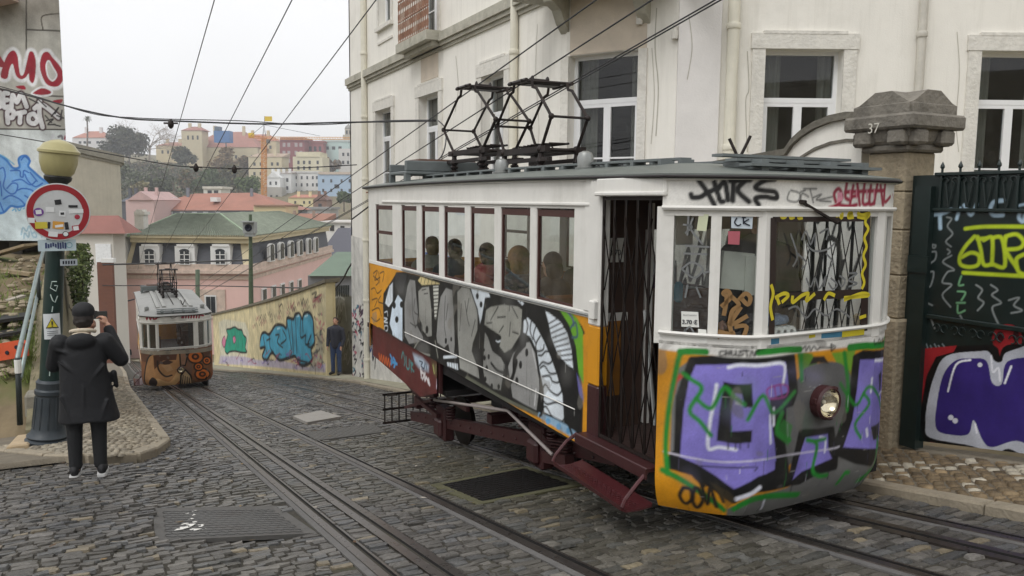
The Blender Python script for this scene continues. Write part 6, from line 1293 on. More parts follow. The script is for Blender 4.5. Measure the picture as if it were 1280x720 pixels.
P.speck(.05, 3.0, (110, 104, 94), 8, .5); P.build('painted_face', WALLPAINT(), gb)
cm = mat('gable concrete', hx(150, 146, 136), rough=.95, var=.2, scale=2, bump=.5, stain=.5, stain_col=hx(96, 90, 80))
EDG = ray(84, 200)[:2]/np.linalg.norm(ray(84, 200)[:2]); a, b = ls_.xy(np.array([sL, ls_.L[-1]])); mb = MB(); mb.prism([(*a, zl), (*b, zl), (*(b+EDG*4), zl), (*(a+EDG*4), zl)], (0, 0, 8-zl)); mb.build('wall', cm, gb)
mb = MB(); q0, q1 = ls_.at(-60, 18, .0), ls_.at(23, 0, .0); mb.obox((q0+q1)/2-np.append(FWH[:2]*.25, 0), q1-q0, FWH, np.cross(q1-q0, FWH), np.linalg.norm(q1-q0)/2, .3, .05); mb.build('sloping_canopy', mat('canopy boards', hx(190, 168, 158), rough=.8, var=.2, scale=4), gb)
mb = MB(); a_, b_ = a+EDG*1.2, b+EDG*1.2; mb.prism([(*a_, -3.0), (*b_, -3.0), (*b_, zl), (*a_, zl)], np.append(EDG*.3, 0)); mb.build('basement_wall', mat('dark void shade', hx(84, 76, 66), rough=.95, var=.3, scale=2, stain=.5), gb)  # added recess wall; its dark colour stands in for the shaded void below
mb = MB()
for x in (-30, 10, 47): p = ls_.at(x, 320, -.3); mb.box((p[0]-.12, p[1]-.12, float(gz(p[0], p[1]))-.3), (p[0]+.12, p[1]+.12, zl))
mb.build('prop', mat('dark prop', hx(70, 66, 60), rough=.9), gb)
# blank concrete building end behind it
cs_ = frontal(60, 151, 66, 72); ED2 = ray(140, 200)*np.array([1, 1, 0]); ED2 /= np.linalg.norm(ED2); cb = thing('blank_building', 'windowless beige concrete building end behind the lamp, with a sloping roof edge', 'building', (*cs_.xy(np.array([cs_.L[-1]]))[0], -11.0))
A, B = cs_.at(60, 180), cs_.at(150, 203); zb_ = -13.0; bl = mat('stained blank wall', hx(190, 184, 168), rough=.95, var=.10, scale=1.2, bump=.2, stain=.45, stain_col=hx(150, 142, 126), streak=.4)
mb = MB(); mb.prism([(A[0], A[1], zb_), (B[0], B[1], zb_), B, A], ED2*6); mb.build('wall', bl, cb)
A2, B2 = cs_.at(58, 171, .3), cs_.at(152, 194, .3); mb = MB(); mb.prism([A2, B2, B2+(0, 0, -.7), A2+(0, 0, -.7)], ED2*6.6); A3, B3 = cs_.at(58, 183, .12), cs_.at(151, 203, .12); mb.prism([A3, B3, B3+(0, 0, -.25), A3+(0, 0, -.25)], ED2*6.3); mb.build('roof_edge', mat('roof edge concrete', hx(150, 146, 134), rough=.9, var=.2, scale=3, stain=.5, stain_col=hx(104, 98, 84)), cb)
# retaining wall along the pavement, with the bank above
rw = MB()
for y in np.arange(11.4, 21.4, .5):
    z0, z1 = float(gz(-.6, y))-.2, np.interp(y, ZT_Y, ZT_Z); z1b = np.interp(y+.5, ZT_Y, ZT_Z)
    if z1 > z0+.25: rw.add([(-.74, y, z0), (-.74, y+.5, z0), (-.86, y+.5, z1b+.06), (-.86, y, z1+.06), (-1.15, y, z0), (-1.15, y+.5, z0), (-1.15, y+.5, z1b+.06), (-1.15, y, z1+.06)], [(0, 1, 2, 3), (7, 6, 5, 4), (3, 2, 6, 7), (0, 3, 7, 4), (1, 5, 6, 2)])
tag(rw.build('retaining_wall', mat('mossy rubble', hx(132, 124, 100), rough=.95, var=.3, scale=6, bump=1.0, bscale=14, stain=.7, stain_col=hx(82, 90, 50))), 'mossy rubble retaining wall running downhill behind the lamp post', 'retaining wall')

# ---- lamp post with its sign
LB0 = onG(60, 553, .09); DL = LB0@FWH; LT = atF(74, 180, DL); ax = LT-LB0; HL = np.linalg.norm(ax); ax /= HL; kx = DL/1000.0
lampg = mat('bottle green lamp paint', hx(24, 46, 42), rough=.38, var=.15, scale=8, bump=.05, stain=.2, stain_col=hx(60, 60, 52)); lampb = mat('lamp base iron', hx(44, 52, 58), rough=.5, var=.2, scale=8, stain=.3, stain_col=hx(84, 84, 84))
lp = thing('street_lamp', 'leaning dark green street lamp with a yellowed globe, beside the photographer', 'street lamp', LB0)
hz = lambda y: (555-y)/(555-180)*HL
m = MB(); m.lathe(LB0, [(.245, -.05), (.25, .05), (.22, .07), (.235, .10), (.20, .13), (.175, .20), (.155, .45), (.15, .60), (.165, .62), (.165, .66), (.15, .68), (.15, .73), (.155, .76), (.13, .79)], 24, axis=ax)
for k in range(12):
    t = 2*pi*k/12; ux = np.cross(ax, (0, 1, 0)); ux /= np.linalg.norm(ux); uy = np.cross(ax, ux); dr = ux*cos(t)+uy*sin(t); m.tube([LB0+ax*.2+dr*.17, LB0+ax*.58+dr*.148], .012, 5)
m.build('base', lampb, lp, smooth=True, angle=35)
m = MB(); m.lathe(LB0, [(.118, .78), (.098, hz(300)), (.085, hz(238)), (.06, hz(236)), (.06, hz(229)), (.075, hz(226))], 20, axis=ax); m.build('post', lampg, lp, smooth=True, angle=35)
m = MB(); m.lathe(LB0, [(.09, hz(229)), (.14, hz(224)), (.15, hz(220)), (.135, hz(218))], 24, axis=ax); m.build('lamp_holder', mat('holder black', hx(30, 32, 30), rough=.5), lp, smooth=True, angle=35)
m = MB(); m.lathe(LB0, [(.13, hz(219)), (.17, hz(214)), (.20, hz(203)), (.205, hz(192)), (.225, hz(191)), (.225, hz(188)), (.20, hz(186)), (.16, hz(180)), (.08, hz(176)), (.01, hz(174.5))], 28, axis=ax); m.build('globe', mat('yellowed plastic globe', hx(168, 160, 114), rough=.35, var=.15, scale=5, stain=.5, stain_col=hx(110, 104, 62), stretch=(1, 1, .6)), lp, smooth=True, angle=35)
m = MB()
def on_post(x, y, off=.10):
    base = LB0+ax*hz(y); q = atF(x, y, DL-off); return q
for pts in ([(71, 352), (65, 352), (63, 360), (70, 364), (72, 357), (68, 357)], [(63, 368), (66, 376), (69, 378), (72, 370)], [(66, 383), (65, 390)], [(64, 427), (62, 470)], [(67, 430), (60, 437), (70, 440)], [(61, 446), (70, 444)], [(62, 455), (68, 452)]): m.tube([on_post(x, y, .115) for x, y in pts], .006, 4)
m.build('marker_tag', mat('pale marker', hx(170, 186, 180), rough=.7), lp)
# round sign with stickers
sg = thing('road_sign', 'round red rimmed no entry for vehicles sign covered in stickers, on the lamp post', 'road sign', atF(73, 265, DL-.14))
SCn = atF(73, 265, DL-.16); nrm = -(SCn-CAM); nrm[2] = 0; nrm = nrm/np.linalg.norm(nrm); nrm = nrm*.97+RTH*.10; nrm /= np.linalg.norm(nrm); sx = np.cross((0, 0, 1), nrm); sx /= np.linalg.norm(sx); sz = np.cross(nrm, sx)
RR = 35*kx
m = MB(); m.lathe(SCn, [(RR*.2, -.012), (RR*1.0, -.012), (RR*1.0, .004), (RR*.985, .006), (RR*.2, .006)], 48, axis=nrm); m.build('plate', mat('sign white', hx(196, 198, 198), rough=.4, var=.08, scale=7, stain=.35, stain_col=hx(120, 116, 110)), sg)
m = MB(); n_ = 56; r0, r1 = RR*.76, RR*.96; vs = []
for r_ in (r0, r1):
    for k in range(n_): t = 2*pi*k/n_; vs.append(SCn+nrm*.0085+sx*r_*cos(t)+sz*r_*sin(t))
m.add(vs, [(k, (k+1) % n_, n_+(k+1) % n_, n_+k) for k in range(n_)]); m.build('rim', mat('sign red', hx(150, 28, 38), rough=.4, var=.1, scale=8), sg, fix=False)
cols_ = dict(w=(220, 222, 222), k=(30, 30, 34), y=(200, 184, 60), p=(110, 60, 140), r=(160, 40, 60), b=(60, 80, 130), o=(206, 150, 60), g=(140, 170, 80))
stk = {k: mat('sticker '+n, hx(*c), rough=.5, var=.1) for (k, c), n in zip(cols_.items(), ('white', 'black', 'yellow', 'violet', 'red', 'blue', 'orange', 'lime'))}
for x, y, w_, h_, c, rd in ((73, 253, 7, 6, 'k', 0), (73.5, 253, 4, 3.5, 'w', 0), (52, 265, 11, 10, 'p', 1), (52, 265, 6, 5, 'w', 0), (64, 262, 9, 6, 'w', 0), (77, 267, 7, 7, 'w', 0), (92, 264, 16, 5, 'w', 0), (89, 258, 10, 3, 'k', 0), (93, 271, 6, 6, 'r', 1), (44, 275, 7, 6, 'w', 0), (54, 281, 13, 8, 'y', 0), (54, 281, 8, 4, 'g', 0), (62, 281, 3, 8, 'k', 0), (72, 281, 12, 9, 'o', 0), (73, 282, 9, 3, 'w', 0), (81, 282, 4, 9, 'k', 0), (81, 282, 2.4, 6, 'w', 0), (66, 292, 10, 6, 'w', 0), (79.5, 292, 7, 7, 'k', 1), (79.5, 292, 5.4, 5.4, 'w', 1), (91, 285, 8, 7, 'r', 0), (91, 285, 6, 5, 'w', 0), (77, 267, 4, 3, 'k', 0), (92, 264, 12, 2, 'b', 0)):
    q = SCn+nrm*(.0105+random.random()*.003)+sx*(x-73)*kx+sz*(265-y)*kx; m = MB(); a_ = random.uniform(-.15, .15); ex = sx*cos(a_)+sz*sin(a_); ez = sz*cos(a_)-sx*sin(a_)
    if rd: m.add([q+ex*w_*kx/2*cos(t)+ez*h_*kx/2*sin(t) for t in np.linspace(0, 2*pi, 15)[:-1]], [tuple(range(14))])
    else: m.add([q+ex*w_*kx/2*i+ez*h_*kx/2*j for i, j in ((-1, -1), (1, -1), (1, 1), (-1, 1))], [(0, 1, 2, 3)])
    m.build('sticker', stk[c], sg, fix=False)
pn_ = thing('sign_panel', 'small white panel with blue lettering fixed under the round sign', 'sign', atF(72, 306, DL-.14))
q = atF(71.5, 306.5, DL-.15); m = MB(); m.obox(q, sx, nrm, sz, 20.5*kx, .006, 7*kx); m.build('plate', mat('panel white', hx(186, 202, 208), rough=.5, var=.1, scale=9), pn_)
m = MB()
for k in range(9): m.obox(q+nrm*.008+sx*(-12+k*2.6)*kx+sz*random.uniform(-1, 1)*kx, sx+sz*random.uniform(-.4, .4), nrm, sz, 1.0*kx, .001, random.uniform(2.2, 4)*kx)
m.build('lettering', mat('panel blue', hx(50, 62, 104), rough=.6), pn_)
m = MB(); m.tube([q+nrm*.008+sx*13*kx+(sx*cos(t)+sz*sin(t))*3.2*kx for t in np.linspace(0, 2*pi, 13)[:-1]], .004, 4, closed=True); m.build('lettering', mat('panel teal', hx(110, 160, 170), rough=.6), pn_)
pn2 = thing('sign_panel', 'little weathered arrow panel half hidden on the right side of the lamp post', 'sign', atF(86, 328, DL))
q = atF(86, 328, DL-.02); m = MB(); m.obox(q, sx, nrm, sz, 9.5*kx, .005, 4*kx); m.build('plate', mat('panel grey', hx(176, 184, 190), rough=.6), pn2)
m = MB(); [m.obox(q+nrm*.007+sx*(-6+k*3)*kx, sx+sz*.3, nrm, sz, .9*kx, .001, 2*kx) for k in range(5)]; m.build('lettering', ink, pn2)
wn_ = thing('warning_notice', 'white notice with a yellow warning triangle taped round the lamp post', 'sign', atF(65, 408, DL-.12))
q = atF(65.2, 408, DL-.125); m = MB(); m.loft([[q+sx*u*kx+nrm*(.012-.035*(u/9.0)**2)+sz*v*kx for u in (-9, -5, 0, 5, 9)] for v in (-16, 0, 16)], closed=False, cap=False); m.build('sheet', mat('notice paper', hx(206, 210, 212), rough=.6, var=.04), wn_, smooth=True)
tri = lambda s_, o_: [q+nrm*(.015+o_)+sx*x*s_*kx+sz*(y*s_+4.5)*kx for x, y in ((-7.2, -6.5), (7.2, -6.5), (0, 7.0))]
m = MB(); m.add(tri(1.0, 0), [(0, 1, 2)]); m.build('pictogram', ink, wn_, fix=False); m = MB(); m.add(tri(.80, .003), [(0, 1, 2)]); m.build('pictogram', mat('warning yellow', hx(206, 190, 50), rough=.5), wn_, fix=False)
m = MB(); m.obox(q+nrm*.022+sz*4.5*kx, sx, nrm, sz, .8*kx, .001, 2.3*kx); m.obox(q+nrm*.022+sz*.7*kx, sx, nrm, sz, .7*kx, .001, .7*kx)
for k in range(3): m.obox(q+nrm*.016-sz*(6+k*2.4)*kx, sx, nrm, sz, 6*kx, .001, .28*kx)
m.build('pictogram', ink, wn_)

# ---- handrail climbing the bank, barrier, blocks, boards
hr = thing('handrail', 'galvanised pipe handrail climbing the bank left of the lamp post', 'handrail', onG(25, 531, .09))
steelp = mat('worn pipe', hx(140, 152, 150), rough=.4, metal=.5, var=.2, scale=10); dpost = mat('dark post', hx(34, 42, 40), rough=.5)
B1 = onG(25, 531, .09); f1 = B1@FWH; T1 = atF(22, 447, f1); f2, f3 = f1+3.0, f1+5.2
m = MB(); m.tube([T1-(T1-B1)*.05, T1, atF(47, 340, f2), atF(54, 314, f3)], .033, 8); m.tube([atF(25.5, 472, f1), atF(46, 372, f2), atF(55, 338, f3)], .028, 8); m.build('rail', steelp, hr, smooth=True)
for x, yb, yt, f in ((0, 0, 0, 0), (47, 405, 340, f2), (56, 367, 315, f3)):
    m = MB()
    if f == 0: m.tube([B1, T1], .036, 8)
    else: p = atF(x, yt, f); m.tube([(p[0], p[1], float(gz(p[0], p[1]))-.1), p], .034, 8)
    m.build('post', dpost, hr, smooth=True)
m = MB(); m.lathe(atF(22.5, 458, f1-.01), [(.042, -.09), (.044, -.08), (.044, .08), (.042, .09)], 10); m.build('tape', paper, hr)
ob = thing('plastic_barrier', 'orange plastic barrier segment lying on the bank at the left edge', 'barrier', onG(10, 455))
g_ = onG(14, 452); fo = g_@FWH; orange = mat('faded orange plastic', hx(204, 84, 48), rough=.5, var=.12, scale=6, stain=.2, stain_col=hx(120, 60, 40))
a, b = atF(-40, 458, fo), atF(30, 446, fo-.2); up = np.array([0, 0, 1.0]); m = MB(); hgt = 22*fo/1000
d = (b-a)/np.linalg.norm(b-a); L_ = np.linalg.norm(b-a); nn = np.cross(d, up)
m.prism([a, b, b+up*hgt*.75, b-d*.08+up*hgt, a+up*hgt], nn*-.10); m.build('body', orange, ob)
for k in range(4):
    m = MB(); q = b-d*(.12+.17*k)+up*hgt*(.62 if k % 2 == 0 else .4)+nn*.002; m.lathe(q, [(.032, 0), (.03, .012), (.0, .013)], 10, axis=nn); m.build('hole', ink, ob)
for i, (x0, x1, y0, y1, lb) in enumerate(((33, 50, 492, 524, 'square weathered stone block left behind the lamp post'), (69, 83, 492, 537, 'narrow grey stone block right behind the lamp post base'))):
    p = onG((x0+x1)/2, y1, .05); f = p@FWH+.15; q0, q1 = atF(x0, y1, f), atF(x1, y0, f); wd = (x1-x0)*f/1000; hh = (y1-y0)*f/1000; c = atF((x0+x1)/2, y1, f)
    m = MB(); m.bbox((c[0]-wd/2, c[1]-.02, c[2]-.05), (c[0]+wd/2, c[1]+.35, c[2]+hh), .03); o = m.build('stone_block', mat('stone block', hx(134, 130, 118), rough=.95, var=.2, scale=7, bump=.6, stain=.4, stain_col=hx(90, 92, 66))); tag(o, lb, 'stone block')
plank = mat('old plank', hx(150, 134, 108), rough=.9, var=.3, scale=5, stretch=(1, 6, 6), stain=.4, stain_col=hx(86, 76, 60)); tarp = mat('black membrane', hx(40, 38, 36), rough=.7, var=.3, scale=4)
def on_bank(x, y): return onG(x, y)
def plank_between(x0, y0, x1, y1, w_, t_, m, lb, cat, lift=.03):
    p, q = on_bank(x0, y0)+(0, 0, lift), on_bank(x1, y1)+(0, 0, lift); b_ = MB(); b_.bar(p, q, w_, t_); return tag(b_.build('plank' if cat == 'plank' else cat.replace(' ', '_'), m), lb, cat)
p, q = atF(-25, 324, 16), atF(39, 305.5, 16); b_ = MB(); b_.bar(p, q, .5, .05, up=(0, 0, 1)); tag(b_.build('plank', plank), 'long pale board sloping under the graffiti gable', 'plank')
plank_between(-20, 404, 38, 396, .5, .05, tarp, 'strip of black membrane lying across the bank above the orange barrier', 'membrane')
plank_between(-20, 424, 34, 414, .4, .05, tarp, 'lower strip of black membrane on the bank just above the barrier', 'membrane')
plank_between(10, 378, 30, 372, .12, .04, mat('pale rubble', hx(170, 162, 150), rough=.9), 'short pale plank among the rubble on the bank', 'plank')
plank_between(2, 340, 40, 345, .14, .06, plank, 'weathered plank on the bank below the gable props', 'plank')
b_ = MB()
for k in range(150):
    x, y = random.uniform(-25, 52), random.uniform(322, 470); q = onG(x, y); r = random.uniform(.02, .075); b_.ellipsoid(q+(0, 0, r*.3), (r*random.uniform(.8, 1.6), r, r*.6), 6, 4)
tag(b_.build('rubble', mat('rubble', hx(150, 138, 116), rough=.95, var=.3, scale=9, bump=.5)), kind='stuff')
b_ = MB()
for k in range(1500):
    zone = random.random()
    if zone < .45: x, y = random.gauss(38, 9), random.gauss(448, 18)
    elif zone < .8: x, y = random.uniform(76, 96), random.uniform(345, 470)
    else: x, y = random.uniform(-20, 60), random.uniform(330, 480)
    if y > 480: continue
    q = onG(x, y); h_ = random.uniform(.05, .20); t = random.uniform(0, 6.28); v = np.array([cos(t), sin(t), 0])*.012; ld = np.array([random.gauss(0, .05), random.gauss(0, .05), h_]); b_.add([q-v, q+v, q+ld], [(0, 1, 2)])
tag(b_.build('grass', mat('bank grass', hx(104, 120, 52), rough=.8, var=.4, scale=3), fix=False), kind='stuff')
m = MB(); p0 = on_bank(93, 402); f = p0@FWH; m.tube([atF(93, 410, f), atF(93.5, 345, f)], .05, 8); tag(m.build('pipe_post', mat('bluish post', hx(140, 146, 158), rough=.6, var=.15)), 'bluish grey post standing on the retaining wall under the shrub', 'post')
# ------------------------------------------------------------------ painted yellow wall down the street, iron gate, signal pole
ya_, yb_ = onG(409, 468, .1), onG(268, 455, .1)
YW = Surf([yb_[:2], onG(340, 461.5, .1)[:2], ya_[:2]]); yw = thing('boundary_wall', 'pale yellow wall with teal and blue lettering, running downhill beyond the near tram', 'wall', ya_)
topf = [YW.px(x, y) for x, y in [(262, 395), (300, 386.5), (340, 376), (375, 365), (409, 353)]]
zt_ = lambda q: np.interp(q, [t[0] for t in topf], [t[1] for t in topf])
P = Paint(YW, lambda q: -S*(float(YW.xy(np.array([q]))[0][1]))-.05, zt_, (208, 195, 154), cell=.045)
Zw = to_local(4.5, 260, 330); st = lambda pts, w_, c=K, **k: P.stroke(Zw(pts), w_, c, soft=.05, **k); fl = lambda pts, c, **k: P.fill(Zw(pts), c, soft=.05, **k)
fl([(60, 560), (300, 575), (660, 610), (660, 560), (560, 580), (420, 545), (280, 540), (200, 520), (70, 510)], (176, 168, 196), op=.8); fl([(590, 540), (640, 330), (650, 600), (560, 605)], (150, 150, 140), op=.6); fl([(60, 330), (90, 310), (210, 330), (230, 390), (220, 520), (70, 520)], (206, 204, 186), op=.7)
fl([(78, 440), (92, 405), (100, 440), (90, 470)], (200, 120, 150), smooth=True, edge=.05); fl([(100, 440), (110, 400), (104, 370), (125, 365), (150, 355), (170, 368), (190, 372), (200, 400), (216, 420), (210, 470), (218, 495), (190, 498), (150, 490), (120, 495), (108, 505), (95, 485)], (24, 150, 120), smooth=True, edge=.09)
for q in ([(120, 400), (118, 470)], [(135, 390), (138, 450)], [(170, 400), (172, 470)], [(190, 410), (196, 470)]): st(q, .05, (14, 70, 60))
fl([(140, 415), (150, 405), (156, 430), (146, 448)], (200, 120, 150), smooth=True, edge=.05)
blue = [(290, 470), (300, 400), (320, 385), (345, 395), (380, 345), (420, 345), (440, 360), (445, 305), (480, 310), (490, 285), (515, 280), (530, 310), (540, 280), (570, 275), (590, 310), (595, 380), (600, 440), (580, 480), (585, 540), (545, 570), (510, 560), (490, 520), (450, 530), (400, 540), (360, 500), (330, 540), (305, 520), (320, 470)]
fl(blue, (70, 160, 190), smooth=True, edge=.13)
for q in ([(310, 410), (330, 500)], [(345, 400), (350, 470), (370, 500)], [(380, 400), (400, 400), (390, 440), (420, 470)], [(420, 370), (440, 420), (410, 450)], [(445, 330), (470, 480)], [(470, 320), (480, 500)], [(492, 300), (500, 500)], [(520, 310), (520, 410), (548, 400)], [(530, 310), (535, 380)], [(550, 400), (548, 450), (570, 450)], [(580, 400), (560, 460), (590, 470)], [(330, 430), (350, 420)], [(505, 540), (560, 555)]): st(q, .08)
for q in ([(500, 295), (512, 290)], [(545, 295), (560, 288)], [(390, 365), (405, 360)]): st(q, .06, (190, 224, 232))
for k in range(70):
    x, y = random.uniform(60, 640), random.uniform(500, 590); 
    if y > 545+x*.09: continue
    c = random.choice([K, (120, 100, 170), (60, 60, 70), (150, 60, 90)]); st([(x, y), (x+random.uniform(4, 14), y+random.uniform(-22, 22)), (x+random.uniform(6, 24), y+random.uniform(-18, 18))], .045, c)
for k in range(46):
    x = random.uniform(250, 640); y = 300-(x-250)*.34+random.uniform(0, 50); c = random.choice([(150, 80, 90), (70, 60, 60), (90, 80, 70), (160, 90, 100)]); st([(x, y), (x+4, y+16), (x+10, y-4), (x+16, y+14)], .04, c)
for k in range(40):
    x, y = random.uniform(596, 645), random.uniform(270, 600); st([(x, y), (x+random.uniform(-6, 12), y+random.uniform(-20, 20)), (x+random.uniform(0, 16), y+random.uniform(-16, 24))], .045, random.choice([K, (120, 100, 90), (180, 90, 110), (90, 90, 90)]))
for L_ in ([(398, 230), (402, 255)], [(402, 240), (415, 225), (422, 250)], [(450, 215), (452, 245)], [(465, 222), (470, 245), (484, 215)], [(522, 200), (528, 225), (536, 195), (545, 222)], [(585, 170), (610, 160), (600, 190), (632, 175)], [(590, 215), (640, 170)]): st(L_, .06, random.choice([K, (150, 70, 80)]))
P.speck(.06, 1.5, (196, 186, 150), 4, .5); P.build('painted_face', WALLPAINT(), yw)
ye = mat('pale yellow render', hx(212, 198, 156), rough=.9, var=.1, scale=2, bump=.2, stain=.3, stain_col=hx(170, 160, 126), streak=.2)
mb = MB(); a = ya_[:2]; e = RTH[:2]*.34; nn = np.array([.35, -.05]); ztn = topf[-1][1]
mb.prism([(a[0], a[1]-.004, -6), (a[0]+.2, a[1]-.06, -6), (a[0]+.2, a[1]+.3, -6), (a[0]+.05, a[1]+.3, -6)], (0, 0, 6+ztn)); 
q0, q1 = YW.xy(np.array([0.0, YW.L[1]])); Lm = YW.L[1]
for (A_, B_, za, zb) in ((q0, q1, topf[0][1], zt_(Lm)), (q1, a, zt_(Lm), ztn)):
    mb.add([(A_[0]+.03, A_[1], -9), (B_[0]+.03, B_[1], -9), (B_[0]+.3, B_[1], -9), (A_[0]+.3, A_[1], -9), (A_[0]+.03, A_[1], za), (B_[0]+.03, B_[1], zb), (B_[0]+.3, B_[1], zb), (A_[0]+.3, A_[1], za)], [(0, 3, 2, 1), (4, 5, 6, 7), (0, 1, 5, 4), (1, 2, 6, 5), (2, 3, 7, 6), (3, 0, 4, 7)])
mb.build('wall', ye, yw)
mb = MB(); tq = [t[0] for t in topf]
for s0, s1 in zip(tq[:-1], tq[1:]):
    A_, B_ = YW.xy(np.array([s0, s1])); n0 = YW.normal((s0+s1)/2)*.07; za, zb = zt_(s0), zt_(s1)
    mb.add([(*(A_+n0), za), (*(B_+n0), zb), (B_[0]+.4, B_[1], zb), (A_[0]+.4, A_[1], za), (*(A_+n0), za+.1), (*(B_+n0), zb+.1), (B_[0]+.4, B_[1], zb+.14), (A_[0]+.4, A_[1], za+.14)], [(0, 3, 2, 1), (4, 5, 6, 7), (0, 1, 5, 4), (1, 2, 6, 5), (2, 3, 7, 6), (3, 0, 4, 7)])
mb.build('coping', mat('dark coping', hx(112, 106, 90), rough=.95, var=.3, scale=4, stain=.5, stain_col=hx(66, 66, 56)), yw)
f_ = 27.2; gg = thing('iron_gate', 'dark grey graffitied sheet gate between the yellow wall and the cream building', 'gate', atF(427, 468, f_))
gsf = frontal(416, 438.5, f_, 25.6); P = Paint(gsf, gsf.px(427, 470)[1]-.1, gsf.px(427, 366)[1], (108, 110, 107), cell=.03); gsx = gsf
for k in range(16):
    x, y = random.uniform(417, 434), random.uniform(372, 455); P.stroke([(x, y), (x+3, y-8), (x+5, y+6), (x+8, y-3)], .05, random.choice([K, (40, 40, 42), (150, 150, 150)]))
P.stroke([(421, 408), (424, 380), (430, 378), (433, 400)], .1, (140, 142, 140)); P.stroke([(419, 372), (424, 370), (430, 374)], .07, (180, 184, 186)); P.build('gate_leaf', PAINT(), gg)
mb = MB()
for x in np.arange(418, 437, 2.2): p = gsf.at(x, 367); mb.box((p[0]-.02, p[1]-.02, p[2]-.1), (p[0]+.02, p[1]+.02, p[2]+.28))
mb.build('gate_spikes', mat('dark post', hx(34, 42, 40)), gg)
pp = onG(314.5, 456, .1); fp = pp@FWH; sp = thing('signal_pole', 'dark green pole carrying a grey signal box, against the yellow wall', 'pole', pp)
mb = MB(); tp = atF(313, 268, fp); mb.tube([pp, (pp+tp)/2, tp], [.13, .11, .07], 12); mb.lathe(pp, [(.2, 0), (.2, .1), (.14, .2), (.13, .4)], 14); mb.lathe(atF(314, 392, fp), [(.11, 0), (.26, .15), (.26, .28), (.13, .4)], 12); mb.build('pole', mat('mossy green pole', hx(74, 88, 66), rough=.6, var=.25, scale=6), sp, smooth=True, angle=40)
mb = MB(); c = atF(312.5, 284.5, fp-.2); mb.obox(c, RTH, FWH, (0, 0, 1), .26, .24, .26); mb.obox(c+np.array([0, 0, -.33]), RTH, FWH, (0, 0, 1), .2, .2, .08); mb.obox(c-FWH*.3+np.array([0, 0, .28]), RTH, FWH, (0, 0, 1), .28, .2, .025); b_ = mb.build('signal_box', mat('signal grey', hx(150, 154, 154), rough=.6), sp)
mb = MB(); mb.lathe(c-FWH*.24, [(.17, 0), (.17, .03), (.13, .05), (.01, .02)], 18, axis=-FWH); mb.build('signal_lens', ink, b_)
pz = onG(163, 452, .05); fz = 62.0
t_ = thing('street_pole', 'thin dark green wire pole behind the far tram roof', 'pole', atF(247, 470, 52.0)); mb = MB(); mb.tube([atF(247, 470, 52.0), atF(247, 337, 52.0)], .14, 8); mb.build('pole', mat('mossy green pole', hx(74, 88, 66)), t_, smooth=True)
t_ = thing('street_pole', 'grey utility pole standing by the pink wall left of the far tram', 'pole', atF(153, 450, 66.0)); mb = MB(); mb.tube([atF(153, 455, 66.0), atF(153.5, 357, 66.0)], .15, 8); mb.build('pole', mat('utility grey', hx(118, 118, 108), rough=.8), t_, smooth=True)
mb = MB(); mb.tube([atF(153, 378, 66), atF(168, 374, 66)], .06, 6); mb.build('arm', ink, t_)

# ------------------------------------------------------------------ the pink corner house with the green roof
pink = mat('pink render', hx(226, 190, 182), rough=.9, var=.06, scale=.5, stain=.3, stain_col=hx(196, 164, 152), streak=.2)
pkst = mat('pinkish stone trim', hx(206, 186, 172), rough=.9, var=.2, scale=2, stain=.6, stain_col=hx(120, 110, 96), streak=.3)
slate = mat('slate hanging', hx(78, 80, 86), rough=.7, var=.2, scale=3, stretch=(1, 1, 5)); gtile = mat('green roof tiles', hx(120, 127, 112), rough=.7, var=.35, scale=2.2, stain=.7, stain_col=hx(150, 160, 140))
creamw = mat('cream stone', hx(204, 192, 160), rough=.9, var=.12, scale=1, stain=.4, stain_col=hx(150, 136, 110)); plainw = mat('white surround', hx(222, 222, 220), rough=.8, var=.06)
glz = mat('far window glass', hx(52, 56, 60), rough=.15, var=.3, scale=.5)
Fp = 75.0; pk = thing('pink_house', 'pink mansard house with a green tiled roof and white dormer windows', 'house', atF(230, 470, Fp))
def fbox(m, x0, x1, y0, y1, f, dep, mi=None, off=0.0):
    """a block facing the street, given by its outline at depth f"""
    a, b = atF(x0, y1, f-off), atF(x1, y0, f-off); u = np.array([0, 0, 1.0]); w_ = (b-a)@RTH; h_ = b[2]-a[2]; c = a+RTH*w_/2+u*h_/2+FWH*dep/2
    m.obox(c, RTH, FWH, u, abs(w_)/2, dep/2, abs(h_)/2, mi)
SX = atF(314, 300, Fp)@RTH                      # lateral place of the right-hand corner
def sidept(x, y):
    d = ray(x, y); return CAM+d*(SX/(d@RTH))     # on the flank wall
LX0 = atF(136, 400, Fp)
mb = MB(); fbox(mb, 136, 314, 338, 520, Fp, 33.5); mb.build('wall', pink, pk)
mb = MB(); fbox(mb, 132, 315, 331, 338.5, Fp, 33.6, off=.35); fbox(mb, 132, 316.5, 338.5, 341, Fp, 33.9, off=.55); fbox(mb, 134, 314.6, 345, 348, Fp, 33.5, off=.12); mb.build('cornice', pkst, pk)
